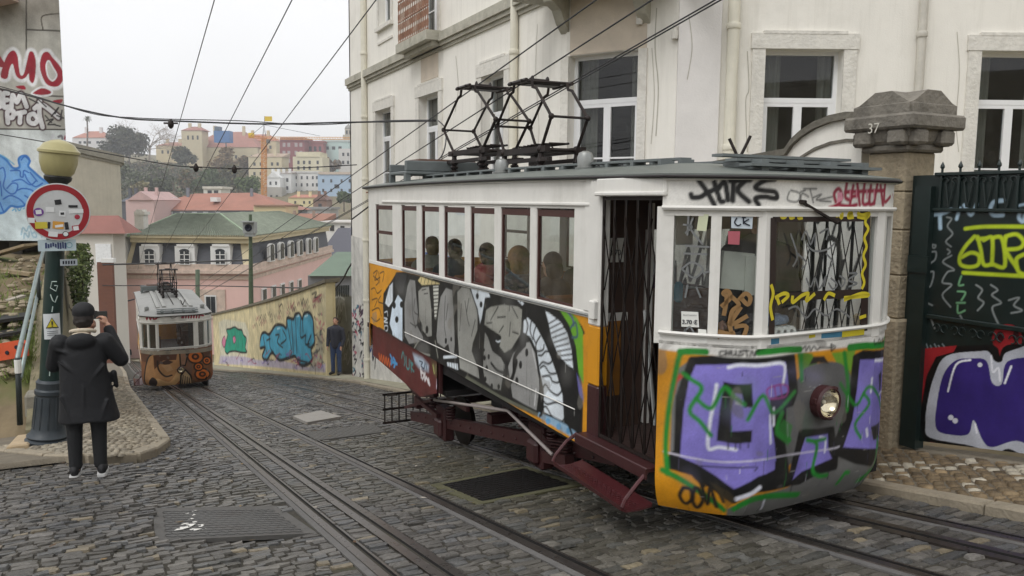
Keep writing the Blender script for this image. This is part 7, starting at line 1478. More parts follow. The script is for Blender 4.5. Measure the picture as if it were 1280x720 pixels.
# mansard storey: slightly sloping slate between cream corner pieces
mb = MB(); a0, a1, b0, b1 = atF(157, 331, Fp), atF(313, 331, Fp), atF(166, 300, Fp+.8), atF(308, 300, Fp+.8); bk = FWH*32
mb.add([a0, a1, b1, b0, a0+bk, a1+bk, b1+bk, b0+bk], [(0, 1, 2, 3), (1, 5, 6, 2), (5, 4, 7, 6), (4, 0, 3, 7), (3, 2, 6, 7)]); mb.build('mansard', slate, pk)
for x0, x1, xa_, xb__ in ((157, 163, 166, 171), (304, 313.6, 300, 308.6)): mb = MB(); p = [atF(x0, 331, Fp-.1), atF(x1, 331, Fp-.1), atF(xb__, 300, Fp+.7), atF(xa_, 300, Fp+.7)]; mb.prism(p, FWH*.3); mb.build('corner_trim', creamw, pk)
mb = MB(); fbox(mb, 163, 311, 297, 303, Fp+.4, 33, off=.5); fbox(mb, 162, 312.5, 294.5, 297, Fp+.4, 33.4, off=.9); mb.build('eaves', creamw, pk)
def arched(m, c, ex, w_, h_, dep, nrm_):
    """window plate with a segmental top"""
    pts = [c-ex*w_/2, c+ex*w_/2]+[c+ex*w_/2*cos(t)+np.array([0, 0, h_*.82+h_*.18*sin(t)]) for t in np.linspace(0, pi, 9)]; m.prism(pts, nrm_*dep)
for x in (187, 231, 275.5):
    c = atF(x, 331.5, Fp-.15); m = MB(); fbox(m, x-12, x+12, 308, 332, Fp, 1.0, off=.3); fbox(m, x-10.5, x+10.5, 305.5, 308.2, Fp, 1.0, off=.38); dm = m.build('dormer', plainw, pk)
    m = MB(); arched(m, atF(x, 331, Fp-.36), RTH, 13*.075, 20*.075, .05, -FWH); wo = m.build('window', glz, dm)
    m = MB(); cc = atF(x, 331, Fp-.44); u = np.array([0, 0, 1.0])
    for dx in (-6.5, -.6, 6.0): m.obox(cc+RTH*(dx+.3)*.075+u*.62, RTH, FWH, u, .035, .02, .62)
    for zz_ in (.05, .5, .95): m.obox(cc+u*zz_, RTH, FWH, u, .5, .02, .035)
    m.build('window_bars', plainw, dm)
m = MB(); fbox(m, 250, 281, 362, 398, Fp, .3, off=.12); o = m.build('window_surround', pkst, pk); m = MB(); fbox(m, 256, 270, 369, 392, Fp, .3, off=.2); wo = m.build('window', plainw, pk); m = MB(); fbox(m, 258, 262.5, 371, 391, Fp, .1, off=.26); fbox(m, 264, 268.5, 371, 391, Fp, .1, off=.26); m.build('pane', glz, wo)
for x in (336, 348.5, 361, 372.5, 383.5, 392.5):
    m = MB(); b_ = sidept(x, 331-(x-315)*.20); t_ = sidept(x, 307-(x-336)*.15); u = np.array([0, 0, 1.0]); h_ = t_[2]-b_[2]; arched(m, b_+RTH*.12, FWH, 1.9, h_*1.15, .25, RTH); so_ = m.build('window_surround', plainw, pk)
    m = MB(); arched(m, b_+RTH*.38+u*.12, FWH, 1.1, h_, .05, RTH); m.build('window', glz, so_)
for x in (330, 342, 353, 364, 374.5):
    m = MB(); c = sidept(x, 368-(x-330)*.28); u = np.array([0, 0, 1.0]); m.obox(c, FWH, RTH, u, .75, .08, .65); wo = m.build('window', plainw, pk); m = MB(); m.obox(c+RTH*.09, FWH, RTH, u, .55, .02, .5); m.build('pane', glz, wo)
# roof: front slope, long flank slope, tiles ribbed in the mesh
e0, e1 = atF(160, 294.5, Fp-.6), atF(313, 296, Fp-.6); zr_ = atF(270, 268, Fp+7)[2]; r0, r1 = atF(221, 268, Fp+7), atF(275, 268, Fp+7); e2 = e1+FWH*34.5; r2 = r1+FWH*21; r2[2] = r1[2]; e3 = e0+FWH*34.5; r3 = r0+FWH*21
def tiled(m, A, B, C, D, n, dep=.09):
    """slope with eaves A-B and ridge D-C, ribbed from ridge to eaves"""
    for k in range(n):
        t0, t1, tm = k/n, (k+1)/n, (k+.5)/n; l = lambda P_, Q_, t: np.asarray(P_)*(1-t)+np.asarray(Q_)*t; nr = np.cross(np.asarray(B)-A, np.asarray(D)-A); nr = nr/np.linalg.norm(nr); nr = nr if nr[2] > 0 else -nr
        a, b, c, d, p, q = l(A, B, t0), l(A, B, t1), l(D, C, t1), l(D, C, t0), l(A, B, tm)+nr*dep, l(D, C, tm)+nr*dep; m.add([a, p, q, d, b, c], [(0, 1, 2, 3), (1, 4, 5, 2)])
m = MB(); tiled(m, e0, e1, r1, r0, 52, .16); tiled(m, e1, e2, r2, r1, 90, .16); m.add([e0, e3, r3, r0, e2, r2], [(0, 3, 2, 1), (1, 4, 5, 2), (3, 2, 5)]); m.add([r0, r1, r2, r3], [(0, 1, 2, 3)]); ro = m.build('roof', gtile, pk, fix=False)
m = MB(); [m.tube([a, b], .16, 6) for a, b in ((r0, r1), (r1, e1), (r0, e0), (r1, r2))]; m.build('ridge_tiles', mat('pale green ridge', hx(140, 160, 132), rough=.8, var=.2), pk)
m = MB(); fbox(m, 169, 179, 268, 297, Fp+1, 1.0); fbox(m, 167.5, 180.5, 264.5, 268.5, Fp+.9, 1.2); fbox(m, 169.5, 178, 262, 264.5, Fp+1, .9); m.build('chimney', mat('white chimney', hx(216, 212, 204), rough=.9, var=.1, streak=.3), pk)

# low buildings right of it
def house(name, label, cat, x0, x1, y0, y1, f, dep, col, wins=(), roof=None, group=None, rough=.9, wcol=None, extra=None):
    base = atF((x0+x1)/2, y1, f); g0 = thing(name, label, cat, base, group)
    wm = mat('wall %d %d %d' % col, hx(*col), rough=rough, var=.07, scale=.25, stain=.2, stain_col=hx(*(int(c*.82) for c in col))); m = MB(); fbox(m, x0, x1, y0, y1+10, f, dep); m.build('wall', wm, g0)
    gm = glz if wcol is None else mat('pane %d %d %d' % wcol, hx(*wcol), rough=.3)
    for (wx, wy, ww, wh) in wins:
        m = MB(); fbox(m, wx-ww/2, wx+ww/2, wy-wh/2, wy+wh/2, f, .3, off=.1); m.build('window', gm, g0)
    if roof:
        rc, kind, yr, ov = roof; rm = mat('roof %d %d %d' % rc, hx(*rc), rough=.85, var=.18, scale=.4, stain=.3, stain_col=hx(*(int(c*.75) for c in rc))); k = f/1000; m = MB(); u = np.array([0, 0, 1.0])
        A, B = atF(x0-ov, y0, f-.4), atF(x1+ov, y0, f-.4); h_ = (y0-yr)*k; back = FWH*(dep+.8); w_ = (B-A)@RTH
        if kind == 'hip': i_ = min(dep/2, w_*.3); R0, R1 = A+FWH*dep*.5+RTH*i_+u*h_, B+FWH*dep*.5-RTH*i_+u*h_; m.add([A, B, B+back, A+back, R0, R1], [(0, 1, 5, 4), (1, 2, 5), (2, 3, 4, 5), (3, 0, 4), (0, 3, 2, 1)])
        elif kind == 'gable': R0, R1 = (A+B)/2+u*h_, (A+B)/2+back+u*h_; m.add([A, B, B+back, A+back, R0, R1], [(0, 1, 4), (1, 2, 5, 4), (2, 3, 5), (3, 0, 4, 5), (0, 3, 2, 1)])
        elif kind == 'shed': m.add([A, B, B+back, A+back, A+back+u*h_, B+back+u*h_], [(0, 1, 5, 4), (1, 2, 5), (3, 0, 4), (2, 3, 4, 5)])
        else: m.add([A, B, B+back, A+back, A+u*h_, B+u*h_, B+back+u*h_, A+back+u*h_], [(0, 1, 5, 4), (1, 2, 6, 5), (2, 3, 7, 6), (3, 0, 4, 7), (4, 5, 6, 7)])
        m.build('roof', rm, g0)
        if kind in ('hip', 'gable', 'shed') and f > 150:
            for t_ in (.28, .7):
                c_ = A+RTH*w_*t_+FWH*dep*.4; m = MB(); m.obox(c_+u*h_*.6, RTH, FWH, u, .0016*f, .0016*f, h_*.6+.003*f); m.build('chimney', wm, g0)
    if extra: extra(g0, f)
    return g0
grid = lambda xs, ys, w_, h_: [(x, y, w_, h_) for x in xs for y in ys]
house('shed', 'slate grey shed with a ribbed green roof behind the yellow wall', 'shed', 386, 446, 345, 400, 60, 9, (116, 116, 118), roof=((104, 120, 104), 'shed', 325, 1))
house('slate_house', 'house under a plain dark slate roof right of the green roofed pink house', 'house', 398, 452, 322, 360, 118, 14, (150, 146, 140), roof=((84, 84, 92), 'shed', 289, 2))
house('unfinished_building', 'white unfinished building with square empty window openings', 'building', 397, 447, 279, 325, 150, 14, (214, 212, 208), wins=[(403, 285, 5, 7), (415, 285, 5, 7), (428, 286, 5, 7), (441, 287, 5, 7)], roof=((196, 192, 186), 'flat', 277, 1), wcol=(40, 36, 34))
house('tiled_house', 'low house with a rusty tiled roof behind the green roof ridge', 'house', 345, 402, 276, 300, 165, 12, (150, 132, 118), wins=[(378, 281, 6, 7), (392, 282, 6, 7)], roof=((150, 104, 84), 'shed', 268, 1), wcol=(40, 36, 34))
house('red_roofed_house', 'white house with a red hipped roof left of the pink house', 'house', 88, 141, 292, 470, 58, 1.8, (206, 202, 194), wins=[(129, 318, 18, 26)], roof=((150, 104, 96), 'hip', 270, 16), wcol=(232, 234, 236))
house('white_annexe', 'narrow white annexe with a flat roof edge beside the red roofed house', 'house', 138, 157, 296, 322, 75.0, 3, (220, 220, 218), roof=((206, 206, 204), 'flat', 292, 2))
t_ = thing('brick_pillar', 'tall brown brick pillar between the white house and the pink house', 'pillar', atF(134, 470, 50)); m = MB(); fbox(m, 128, 140, 328, 480, 50, .25); m.build('shaft', mat('brown brick', hx(112, 74, 60), rough=.9, var=.15, scale=2, stretch=(1, 1, 4)), t_); m = MB(); fbox(m, 126.5, 141.5, 323, 328.2, 49.95, .35); m.build('cap', plainw, t_)
house('long_orange_roofed_building', 'long grey blue building with a big orange tiled roof across the valley', 'building', 166, 354, 263, 300, 185, 22, (122, 126, 134), wins=grid([185, 200, 213, 228, 243, 257, 272, 303, 318, 331, 344], [268], 6, 7), roof=((160, 112, 96), 'hip', 241, 5), wcol=(190, 194, 198))
for x_ in (212, 267):
    m = MB(); fbox(m, x_-4, x_+4, 246.5, 252, 187.5, 2.5); g_ = [o for o in COL.objects if o.name == 'long_orange_roofed_building'][0]; m.build('skylight', plainw, g_)
house('cream_block', 'small cream block with square windows at the right end of the orange roof', 'house', 318, 357, 258, 290, 172, 10, (206, 190, 150), wins=grid([341, 345], [268], 2, 5), roof=((150, 120, 100), 'flat', 256, 1))
house('pink_gabled_house', 'pink gabled house with white edges left of the orange roof', 'house', 159, 192, 250, 290, 176, 14, (196, 168, 164), roof=((188, 158, 154), 'gable', 239, 0))
house('dark_roofed_shed', 'dark slate roofed shed left of the pink gable', 'shed', 148, 166, 252, 285, 190, 10, (90, 92, 98), roof=((88, 92, 100), 'shed', 240, 0))

# ------------------------------------------------------------------ the hill across the valley
HG = 'buildings on the far hill'
house('mansion', 'broad yellow mansion with a red roof on the hill top above the trees', 'mansion', 238, 322, 184, 235, 520, 30, (206, 194, 162), wins=grid([246, 256, 285, 295, 305, 315], [196, 208], 2.6, 4), roof=((164, 116, 104), 'hip', 163, 2), group=HG)
house('mansion_tower', 'square yellow tower with a pyramid red roof at the left of the mansion', 'tower', 229, 252, 163, 225, 512, 11, (206, 194, 164), wins=grid([235, 241, 247], [172], 2, 5), roof=((160, 112, 104), 'hip', 157.5, 3), group=HG)
house('yellow_row_house', 'long pale yellow row house low behind the bare tree', 'house', 196, 232, 182, 205, 530, 12, (206, 192, 158), wins=grid([203, 210, 217, 224], [190], 2.2, 4), roof=((166, 120, 104), 'hip', 177, 1), group=HG)
house('beige_terrace', 'beige terrace with small windows right of the mansion', 'house', 300, 345, 176, 232, 540, 16, (204, 190, 156), wins=grid([306, 314, 322, 330, 338], [184, 196], 2.6, 4), roof=((176, 116, 98), 'hip', 167, 1), group=HG)
t_ = thing('scaffold', 'bright blue sheeted scaffold standing against the mansion roof', 'scaffold', atF(277, 184, 505)); m = MB(); fbox(m, 267.5, 287, 163.5, 178, 505, 6); m.build('sheeting', mat('blue sheeting', hx(54, 110, 170), rough=.6, var=.1, scale=.2), t_); m = MB(); fbox(m, 268, 274, 158, 163.5, 505, 5); fbox(m, 282, 283, 178, 190, 505, .5); m.build('frame', mat('scaffold frame', hx(70, 90, 110), rough=.6), t_)
house('white_villa', 'white villa with balconies at the far left of the skyline', 'house', 92, 132, 172, 195, 470, 14, (222, 220, 220), wins=grid([100, 106, 112, 122, 128], [178, 186], 3, 3), roof=((176, 124, 108), 'hip', 163, 2), group=HG)
house('red_building', 'dark red apartment building with white framed windows on the skyline', 'building', 351, 380, 176, 226, 500, 20, (140, 78, 80), wins=grid([355, 361, 370, 376], [181, 191, 201], 3.4, 5), roof=((130, 66, 66), 'flat', 172, 1), group=HG, wcol=(170, 160, 160))
house('rose_building', 'dusty rose building with grey verandas right of the red one', 'building', 379, 404, 179, 226, 512, 18, (158, 96, 98), wins=grid([383, 388, 394, 400], [186, 197], 3, 6), roof=((150, 92, 88), 'flat', 176, 1), group=HG)
house('teal_building', 'pale teal building with a glass gallery on the skyline', 'building', 403, 436, 177, 206, 520, 16, (186, 208, 204), wins=grid([409, 417, 425], [185], 4, 4), roof=((196, 206, 202), 'flat', 174, 1), group=HG)
house('white_town_house', 'white town house under the church tower at the right of the hill', 'house', 424, 452, 186, 232, 470, 14, (206, 204, 200), wins=grid([429, 435, 441], [193, 203], 2.6, 4), group=HG)
tw = thing('church_tower', 'small domed church tower on the skyline beside the corner building', 'tower', atF(435, 190, 540)); m = MB(); fbox(m, 429.5, 441.5, 170, 215, 540, 6); fbox(m, 428.5, 442.5, 168.5, 171, 539.5, 7.4); fbox(m, 431, 440, 161, 168.5, 540, 5); m.build('belfry', mat('church stone', hx(176, 168, 154), rough=.9, var=.1), tw)
m = MB(); c = atF(435.5, 161, 542.5); k = .542; m.lathe(c, [(4.4*k, 0), (4.2*k, 1.5*k), (3.2*k, 3.2*k), (1.2*k, 4.6*k), (.5*k, 6*k), (.2*k, 7*k)], 14); m.build('dome', mat('church dome', hx(150, 148, 142), rough=.8), tw, smooth=True); m = MB(); [fbox(m, x-.9, x+.9, 163, 167.5, 540, .4, off=.2) for x in (433.5, 437.5)]; fbox(m, 434, 437, 174, 181, 540, .4, off=.2); m.build('opening', ink, tw)
house('terraced_house', 'cream terraced house stepping up behind the crane mast', 'house', 312, 352, 196, 250, 440, 14, (206, 194, 164), wins=grid([318, 326, 340, 347], [205, 217], 2.6, 4), roof=((172, 150, 130), 'shed', 190, 1), group=HG)
house('white_gabled_house', 'bright white gabled house right of the crane mast', 'house', 333, 350, 222, 262, 385, 12, (226, 226, 224), wins=grid([338, 345], [229, 240], 2.2, 4), roof=((226, 226, 224), 'gable', 214, 0), group=HG)
house('grey_house', 'grey rendered house in front of the white gable by the crane', 'house', 333, 352, 234, 262, 378, 8, (176, 172, 164), wins=grid([339, 346], [246], 2.4, 4), group=HG)
house('white_tall_house', 'narrow tall white house with six windows between the crane and the tower block', 'house', 348, 364, 217, 262, 392, 10, (220, 220, 218), wins=grid([353, 359], [225, 235, 246], 2.6, 4.5), roof=((150, 140, 132), 'shed', 213, 1), group=HG)
house('white_block', 'big white block with rows of small windows below the yellow apartment house', 'building', 365, 399, 216, 262, 400, 16, (220, 218, 214), wins=grid([370, 377, 384, 391, 396], [222, 231, 240], 2, 4), roof=((206, 204, 200), 'flat', 214, 0), group=HG)
house('yellow_apartment_house', 'pale yellow apartment house with white balconies above the white block', 'building', 367, 403, 196, 240, 425, 16, (208, 201, 174), wins=grid([373, 380, 387, 397], [203, 210], 2.6, 4.4), roof=((214, 206, 176), 'flat', 190, -3), group=HG)
house('blue_building', 'sky blue building with a dark window bay at the right of the hill', 'building', 398, 449, 218, 262, 375, 18, (168, 190, 212), wins=grid([404, 414, 427, 437], [226, 238], 2.4, 4)+[(421, 233, 6, 5)], roof=((196, 180, 164), 'flat', 215, 0), group=HG)
house('low_cream_house', 'low cream house with an orange roof under the white block', 'house', 361, 394, 247, 270, 300, 10, (216, 204, 160), wins=grid([369, 380, 387], [253], 2.2, 3.4), roof=((176, 116, 96), 'shed', 243, 1), group=HG)
house('ruined_house', 'brown ruined house with broken roof beside the blue building', 'house', 392, 408, 250, 278, 280, 9, (132, 104, 90), wins=[(400, 257, 4, 5)], roof=((120, 92, 82), 'gable', 243, 1), group=HG)
house('grey_flat_roofed_house', 'grey flat roofed house with cars on its deck below the ruin', 'house', 374, 412, 262, 285, 240, 12, (166, 164, 160), wins=[(384, 268, 5, 3), (398, 268, 5, 3)], roof=((150, 150, 148), 'flat', 259, 2), group=HG)
house('white_pavilion', 'small white pavilion with a flat roof behind the orange roof', 'house', 255, 276, 236, 250, 240, 8, (216, 214, 204), wins=[(262, 240, 5, 4), (270, 240, 5, 4)], roof=((206, 202, 190), 'flat', 233, 2), group=HG)
# crane
cr = thing('tower_crane', 'orange tower crane with a long jib and a small yellow flag', 'crane', atF(330, 285, 230)); cm_ = mat('crane orange', hx(204, 144, 84), rough=.5, var=.1, scale=1)
fc = 230.0; m = MB(); k = fc/1000
def truss(m, p, q, w_, n, r):
    p, q = np.asarray(p), np.asarray(q); d = (q-p)/n; ux = RTH*w_/2; uy = (FWH if abs(d[2]) > abs(d@RTH) else np.array([0, 0, 1.0]))*w_/2
    for i in (-1, 1):
        for j in (-1, 1): m.bar(p+ux*i+uy*j if abs(d[2]) > abs(d@RTH) else p+FWH*w_/2*i+uy*j, q+ux*i+uy*j if abs(d[2]) > abs(d@RTH) else q+FWH*w_/2*i+uy*j, r)
    for t in range(n):
        a = p+d*t
        if abs(d[2]) > abs(d@RTH):
            for j in (-1, 1): m.bar(a-ux+uy*j, a+ux+uy*j+d, r*.7); m.bar(a+ux+uy*j, a-ux+uy*j, r*.7)
        else: m.bar(a-uy+FWH*w_/2, a+uy+d*.5+FWH*w_/2, r*.6); m.bar(a+d*.5+uy-FWH*w_/2, a-uy+d-FWH*w_/2, r*.6)
truss(m, atF(330, 285, fc), atF(330, 172, fc), 5.0*k, 22, .22); m.build('mast', cm_, cr)
m = MB(); truss(m, atF(330, 172.5, fc), atF(440, 173, fc), 2.6*k, 34, .13); m.build('jib', mat('pale crane orange', hx(220, 170, 110), rough=.5), cr); m = MB(); truss(m, atF(330, 172, fc), atF(311, 171, fc), 2.2*k, 6, .16); m.build('counter_jib', cm_, cr)
m = MB(); m.tube([atF(328.5, 171, fc), atF(330, 155, fc), atF(332, 171, fc)], .14, 5); m.build('apex', mat('crane grey', hx(120, 120, 118)), cr); m = MB(); m.tube([atF(330, 156, fc), atF(400, 170, fc)], .05, 4); m.tube([atF(330, 156, fc), atF(313, 170, fc)], .05, 4); m.build('tie_rods', ink, cr)
m = MB(); fbox(m, 333, 336.5, 174, 179, fc-.6, 1.0); m.build('cab', mat('crane grey', hx(120, 120, 118)), cr); m = MB(); fbox(m, 310.5, 316.5, 166, 172, fc, 1.0); m.build('counterweight', mat('crane yellow', hx(220, 190, 40), rough=.6), cr); m = MB(); fbox(m, 330.5, 340, 145.5, 151.5, fc, .06); m.build('flag', mat('crane yellow', hx(220, 190, 40)), cr); m = MB(); m.tube([atF(330.5, 156, fc), atF(330.8, 145, fc)], .05, 4); m.build('flag_staff', ink, cr)
# ------------------------------------------------------------------ trees and plants
barkm = mat('grey bark', hx(112, 100, 88), rough=.95, var=.25, scale=2)
def leafmat(n, c): return mat('foliage '+n, hx(*c), rough=.8, var=.35, scale=.6)
def tree(name, label, base, h, cr, ch, cols, n=1500, leaf=.8, seed=1, trunk_r=.3, group='trees on the far hill', flat=False, lobes=9, ztrunk=None):
    r = np.random.default_rng(seed); base = np.asarray(base, float); g0 = thing(name, label, 'tree', base, group)
    top = base+np.array([0, 0, h]); cc = base+np.array([0, 0, h-ch*.5]); m = MB(); lc = []
    for k in range(lobes):
        v = r.normal(0, 1, 3); v /= np.linalg.norm(v); rr = r.uniform(.35, .8); lc.append((cc+v*np.array([cr, cr, ch*.5])*rr, r.uniform(.34, .55)*min(cr, ch*.6)))
    m.tube([base-np.array([0, 0, 2.]), base+np.array([0, 0, h*.35]), cc], [trunk_r*1.3, trunk_r, trunk_r*.5], 7)
    for c, rad in lc: m.tube([base+np.array([0, 0, h*.35]), (base+c)/2+np.array([0, 0, h*.1]), c], [trunk_r*.6, trunk_r*.4, trunk_r*.12], 5)
    m.build('trunk', barkm, g0, smooth=True)
    m = MB(); mts = [leafmat(*c) for c in cols]
    for k in range(n):
        c, rad = lc[r.integers(len(lc))]; v = r.normal(0, 1, 3); v /= np.linalg.norm(v); p = c+v*rad*r.uniform(.55, 1.12)*np.array([1, 1, .55 if flat else .85])
        a = r.normal(0, 1, 3); a /= np.linalg.norm(a); b = np.cross(a, r.normal(0, 1, 3)); b /= np.linalg.norm(b); s_ = leaf*r.uniform(.5, 1.2)
        m.add([p-a*s_*.5, p+b*s_*.35, p+a*s_*.5, p-b*s_*.35], [(0, 1, 2, 3)], int((r.random()+.6*sin(c[0]*.7+c[2]))*len(cols)) % len(cols))
    m.build('crown', mts, g0, fix=False); return g0
def bare_tree(label, base, h, seed, group=None, spread=.55, r0=.45, depth=7):
    r = np.random.default_rng(seed); g0 = thing('bare_tree', label, 'tree', base, group); m = MB(); m2 = MB()
    def grow_(p, d, L, rad, k):
        q = p+d*L; (m if k > 4 else m2).tube([p, (p+q)/2+r.normal(0, L*.05, 3), q], [rad, rad*.85, rad*.7], 5 if k > 3 else 3, cap=False)
        if k == 0: return
        for _ in range(3 if k > 2 else 2+int(r.random() < .5)):
            dd = d+r.normal(0, spread, 3); dd[2] = dd[2]*.8+.12; dd /= np.linalg.norm(dd); grow_(q, dd, L*r.uniform(.62, .84), rad*.62, k-1)
    grow_(np.asarray(base, float), np.array([0, 0, 1.0]), h*.24, r0, depth); mb_ = mat('pale winter twigs', hx(150, 136, 124), rough=.95, var=.2, scale=1)
    m.build('trunk', mb_, g0); m2.build('twigs', mb_, g0); return g0
def hill_at(x, f):
    p = atF(x, 250, f); return np.array([p[0], p[1], float(terrain(p[0], p[1]))-.5])
DG, GGR, OL, BR, PG = ('dark pine', (66, 70, 50)), ('grey green', (90, 98, 70)), ('olive', (104, 98, 60)), ('brown', (118, 98, 70)), ('mid green', (76, 92, 52))
fpine = 470.0; pb = hill_at(163, fpine); top_px = 163
def tree_px(name, label, x, ytop, ybot, wpx, f, cols, seed, **k):
    b = atF(x, ybot, f); t = atF(x, ytop, f); h = t[2]-b[2]; cr = wpx*f/2000; kw_ = dict(n=1500, leaf=f*.0042, trunk_r=f*.0007); kw_.update(k)
    ch = kw_.pop('ch', .8)*h; return tree(name, label, b, h, cr, ch, cols, seed=seed, **kw_)
tree_px('stone_pine', 'wide dark umbrella pine in front of the big bare tree on the skyline', 162, 155, 212, 72, 460, [DG, ('pine brown', (84, 78, 60))], 3, n=3600, ch=.78, lobes=16)
bare_tree('big bare winter tree rising over the umbrella pine on the skyline', atF(188, 212, 485), (212-126)*.485, 5, r0=.7, spread=.6, depth=7)
bare_tree('smaller bare tree at the right edge of the umbrella pine', atF(216, 200, 480), 16, 9, r0=.35, spread=.6, depth=6)
for i, (nm, lb, x, yt, yb, w_, f, cols) in enumerate((
  ('tree', 'dark green tree below the mansion tower', 232, 181, 215, 30, 455, [DG, OL]),
  ('tree', 'tan and gold leaved tree below the mansion', 279, 180, 222, 44, 450, [('gold', (146, 122, 84)), BR]),
  ('tree', 'small tree with thinning brown leaves between the gold tree and the crane', 304, 193, 225, 28, 445, [BR, OL]),
  ('tree', 'grey green bush like tree right of the blank building', 166, 204, 248, 36, 330, [GGR, ('silver green', (124, 124, 112))]),
  ('tree', 'broad grey tree below the umbrella pine', 198, 202, 246, 48, 345, [('dusty grey', (100, 96, 84)), GGR]),
  ('tree', 'brownish round tree in the middle of the slope', 236, 212, 248, 40, 350, [BR, OL, GGR]),
  ('tree', 'dense mid green tree above the orange roof', 266, 208, 248, 40, 340, [PG, GGR]),
  ('tree', 'dark olive tree on the slope under the gold tree', 290, 206, 246, 36, 370, [OL, DG]),
  ('tree', 'bright green tree just left of the crane mast', 308, 216, 252, 34, 330, [('fresh green', (98, 116, 64)), PG]),
  ('tree', 'low shrubby tree behind the white pavilion', 250, 222, 246, 30, 320, [PG, OL]),
  ('tree', 'pale tree low beside the dark shed roof', 178, 226, 250, 26, 300, [('pale olive', (136, 128, 96)), OL]),
  ('tree', 'dark tree behind the pink gable', 204, 222, 250, 30, 300, [DG, GGR]),
  ('tree', 'small dark tree under the teal building', 413, 198, 220, 26, 450, [BR, ('twig grey', (120, 112, 104))]),
  ('tree', 'grey leafless looking tree left of the teal building', 396, 202, 218, 16, 455, [('twig grey', (120, 112, 104)), BR]),
  ('tree', 'green bush on the ledge under the blue building', 430, 240, 258, 22, 300, [PG, ('fresh green', (98, 116, 64))]),
  ('tree', 'small green bush beside the low cream house', 374, 256, 266, 18, 260, [PG, DG]),
  ('tree', 'dark evergreen behind the white villa', 140, 168, 196, 26, 500, [DG, PG]))):
    tree_px(nm, lb, x, yt, yb, w_, f, cols, 20+i, n=1500)
def palm(label, x, yt, yb, f, fr, seed):
    r = np.random.default_rng(seed); b, t = atF(x, yb, f), atF(x, yt, f); g0 = thing('palm_tree', label, 'palm', b, 'trees on the far hill'); m = MB(); m.tube([b, (b+t)/2+RTH*.2, t], [f*.0011, f*.0009, f*.0008], 7); m.build('trunk', barkm, g0)
    m = MB()
    for k in range(46):
        a = r.uniform(0, 2*pi); e = r.uniform(-.5, 1.2); d = np.array([cos(a)*cos(e), sin(a)*cos(e), sin(e)]); L_ = fr*r.uniform(.7, 1); q = t+d*L_*.6+np.array([0, 0, .1*L_]); z = t+d*L_+np.array([0, 0, -.25*L_]); sd = np.cross(d, (0, 0, 1)); sd /= np.linalg.norm(sd)+1e-6
        m.add([t, q-sd*fr*.09, z, q+sd*fr*.09], [(0, 1, 2, 3)])
    m.build('fronds', leafmat('palm', (92, 98, 72)), g0, fix=False)
palm('tall thin palm on the skyline left of the umbrella pine', 109, 149, 185, 455, 3.2, 1)
palm('short palm at the foot of the slope right of the blank building', 164, 229, 252, 320, 3.0, 2)
palm('second short palm above the left end of the orange roof', 217, 226, 250, 318, 3.0, 3)
# a far wood reads as one mass behind the separate trees
r = np.random.default_rng(77); m = MB(); mts = [leafmat(*c) for c in (GGR, BR, OL, DG)]
for k in range(16000):
    x, f = r.uniform(150, 322), r.uniform(300, 500); p = atF(x, 250, f)
    p[2] = float(terrain(p[0], p[1]))+r.uniform(0, 3.5)*(1+.6*sin(p[0]*.21)*sin(p[1]*.17)); s_ = r.uniform(.9, 2.0); a = r.normal(0, 1, 3); a /= np.linalg.norm(a); b = np.cross(a, r.normal(0, 1, 3)); b /= np.linalg.norm(b)
    m.add([p-a*s_*.5, p+b*s_*.4, p+a*s_*.5, p-b*s_*.4], [(0, 1, 2, 3)], int(abs(2+1.6*sin(p[0]*.09+p[1]*.05)+r.normal(0, .7))) % 4)
tag(m.build('far_wood', mts, fix=False), kind='stuff')
# shrub hanging over the retaining wall
fsb = 15.5; g0 = thing('shrub', 'leafy green shrub hanging over the retaining wall right of the lamp post', 'shrub', atF(98, 395, fsb)); m = MB(); r = np.random.default_rng(5); m2 = MB()
for k in range(14): q = atF(r.uniform(86, 112), r.uniform(312, 385), fsb+r.uniform(-.4, .4)); m2.tube([atF(97, 400, fsb), (atF(97, 380, fsb)+q)/2+r.normal(0, .06, 3), q], [.015, .01, .004], 4)
m2.build('stems', barkm, g0)
for k in range(2600):
    x = r.normal(100, 8); y = r.uniform(305, 392); 
    if abs(x-100) > 17*(1-abs(y-335)/70)+2: continue
    p = atF(x, y, fsb+r.normal(0, .25)); a = r.normal(0, 1, 3); a /= np.linalg.norm(a); b = np.cross(a, r.normal(0, 1, 3)); b /= np.linalg.norm(b); s_ = r.uniform(.05, .11); m.add([p-a*s_*.5, p+b*s_*.25, p+a*s_*.5, p-b*s_*.25], [(0, 1, 2, 3)], int(r.random()*2))
m.build('leaves', [leafmat('shrub dark', (64, 78, 40)), leafmat('shrub', (92, 104, 56))], g0, fix=False)

